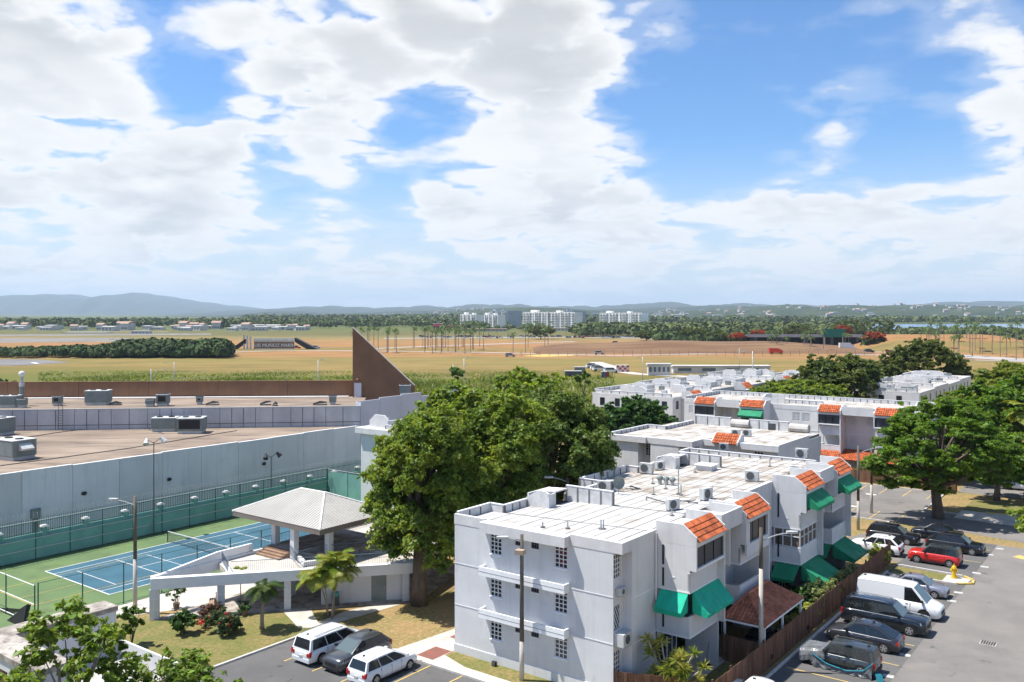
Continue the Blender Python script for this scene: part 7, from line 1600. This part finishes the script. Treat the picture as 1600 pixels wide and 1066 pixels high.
for u, v, c, lb in ((926,575.5,'cp_white','first white pickup parked on the field track'),(933,578,'cp_white','second white pickup parked on the field track'),(937,580,'cp_white','third white pickup parked nearest on the field track'),(955,583,'cp_white','white car beside the striped hut'),(936,554,'cp_silver','silver car on the road below the brown bank'),(463,545,'cp_red','red car on the access road by the airport sign'),(494,545,'cp_white','white car on the access road right of the airport sign'),(1358,551,'cp_black','black pickup on the highway right of the overpass'),(1393,553,'cp_red','red car on the highway right of the overpass'),(864,547,'cp_black','dark car on the ramp start'),(962,537.5,'cp_black','dark vehicle on top of the brown bank'),(797,558,'cp_silver','small grey truck on the road right of the fin')):
    p = G(u, v); fcar(p.x, p.y, c, lb, None, .15, .12, 1.25)
for u, v, m_, w, h, lb in ((1212,553,'cp_red',7.5,3.0,'red delivery van on the highway before the overpass'),(1323,548,'cp_white',9,4.6,'white box truck before the overpass')):
    p = G(u, v); t = thing('delivery_truck', lb, 'truck', (p.x, p.y, .1)); MB().box(-w/2,-1.1,.5,w*.25,1.1,h).build('box', M[m_], t); MB().ext([(w*.26,-1.05,.5),(w*.5,-1.05,.5),(w*.5,-1.05,1.4),(w*.42,-1.05,h*.75),(w*.26,-1.05,h*.8)],(0,2.1,0)).build('cab', M[m_], t)
    for x in (-w*.3, w*.36): MB().cyl((x,-1.12,.45),(x,1.12,.45),.45,n=8).build('wheels', M['tyre'], t)
# things on the field
p = G(897, 589); t = thing('site_trailer', 'dark flat trailer parked on the field beyond the trees', 'trailer', (p.x, p.y, 0)); MB().box(-3.2,-1.2,.5,3.2,1.2,2.0).build('box', M['dgrey'], t); MB().box(-3.3,-1.3,2.0,3.3,1.3,2.15).build('roof', M['farroof'], t)
for x in (-1.5, 1.5): MB().cyl((x,-1.25,.4),(x,1.25,.4),.4,n=8).build('wheels', M['tyre'], t)
p = G(905, 584); t = thing('site_trailer', 'second pale-topped trailer behind the dark flat trailer', 'trailer', (p.x, p.y, 0)); MB().box(-1.8,-1.2,.4,2.2,1.2,2.4).build('box', M['rtu'], t); MB().box(-1.9,-1.3,2.4,2.3,1.3,2.55).build('roof', M['farroof'], t)
for x in (-1.0, 1.3): MB().cyl((x,-1.25,.4),(x,1.25,.4),.4,n=8).build('wheels', M['tyre'], t)
for u, m_, lb in ((942.5,'cp_blue','blue portable toilet on the field'),(948.5,'redb','red portable toilet on the field')):
    p = G(u, 590.5); t = thing('portable_toilet', lb, 'toilet', (p.x, p.y, 0)); MB().box(-.65,-.6,0,.65,.6,2.1).build('cabin', M[m_], t); MB().ext([(-.7,-.65,2.1),(.7,-.65,2.1),(0,-.65,2.35)],(0,1.3,0)).build('roof', M['farwhite'], t); MB().box(-.4,-.63,.2,.4,-.602,1.9).build('door', M[m_], t)
p = G(973, 581.5); t = thing('striped_hut', 'red and white checkered airfield hut', 'hut', (p.x, p.y, 0)); MB().box(-2.4,0,0,2.4,2.4,2.6).build('wall', M['farwhite'], t)
for k in range(5):
    for j in range(3):
        if (k+j) % 2 == 0: MB().box(-2.4+.96*k,-.03,.87*j,-2.4+.96*(k+1),-.004,.87*(j+1)).build('red_panel', M['redb'], t)
# airfield fence posts
for k in range(46):
    u = 800+k*14.5; p = G(u, 556.5+.6*math.sin(k*.3)); t = thing('fence_post', 'thin post of the airfield fence along the field road', 'post', (p.x, p.y, 0), 0, 'airfield fence posts'); MB().cyl((0,0,0),(0,0,2.6),.08,n=5).build('shaft', M['dgrey'], t); MB().cyl((0,0,2.6),(-.3,0,3.0),.06,n=5).build('outrigger', M['dgrey'], t)
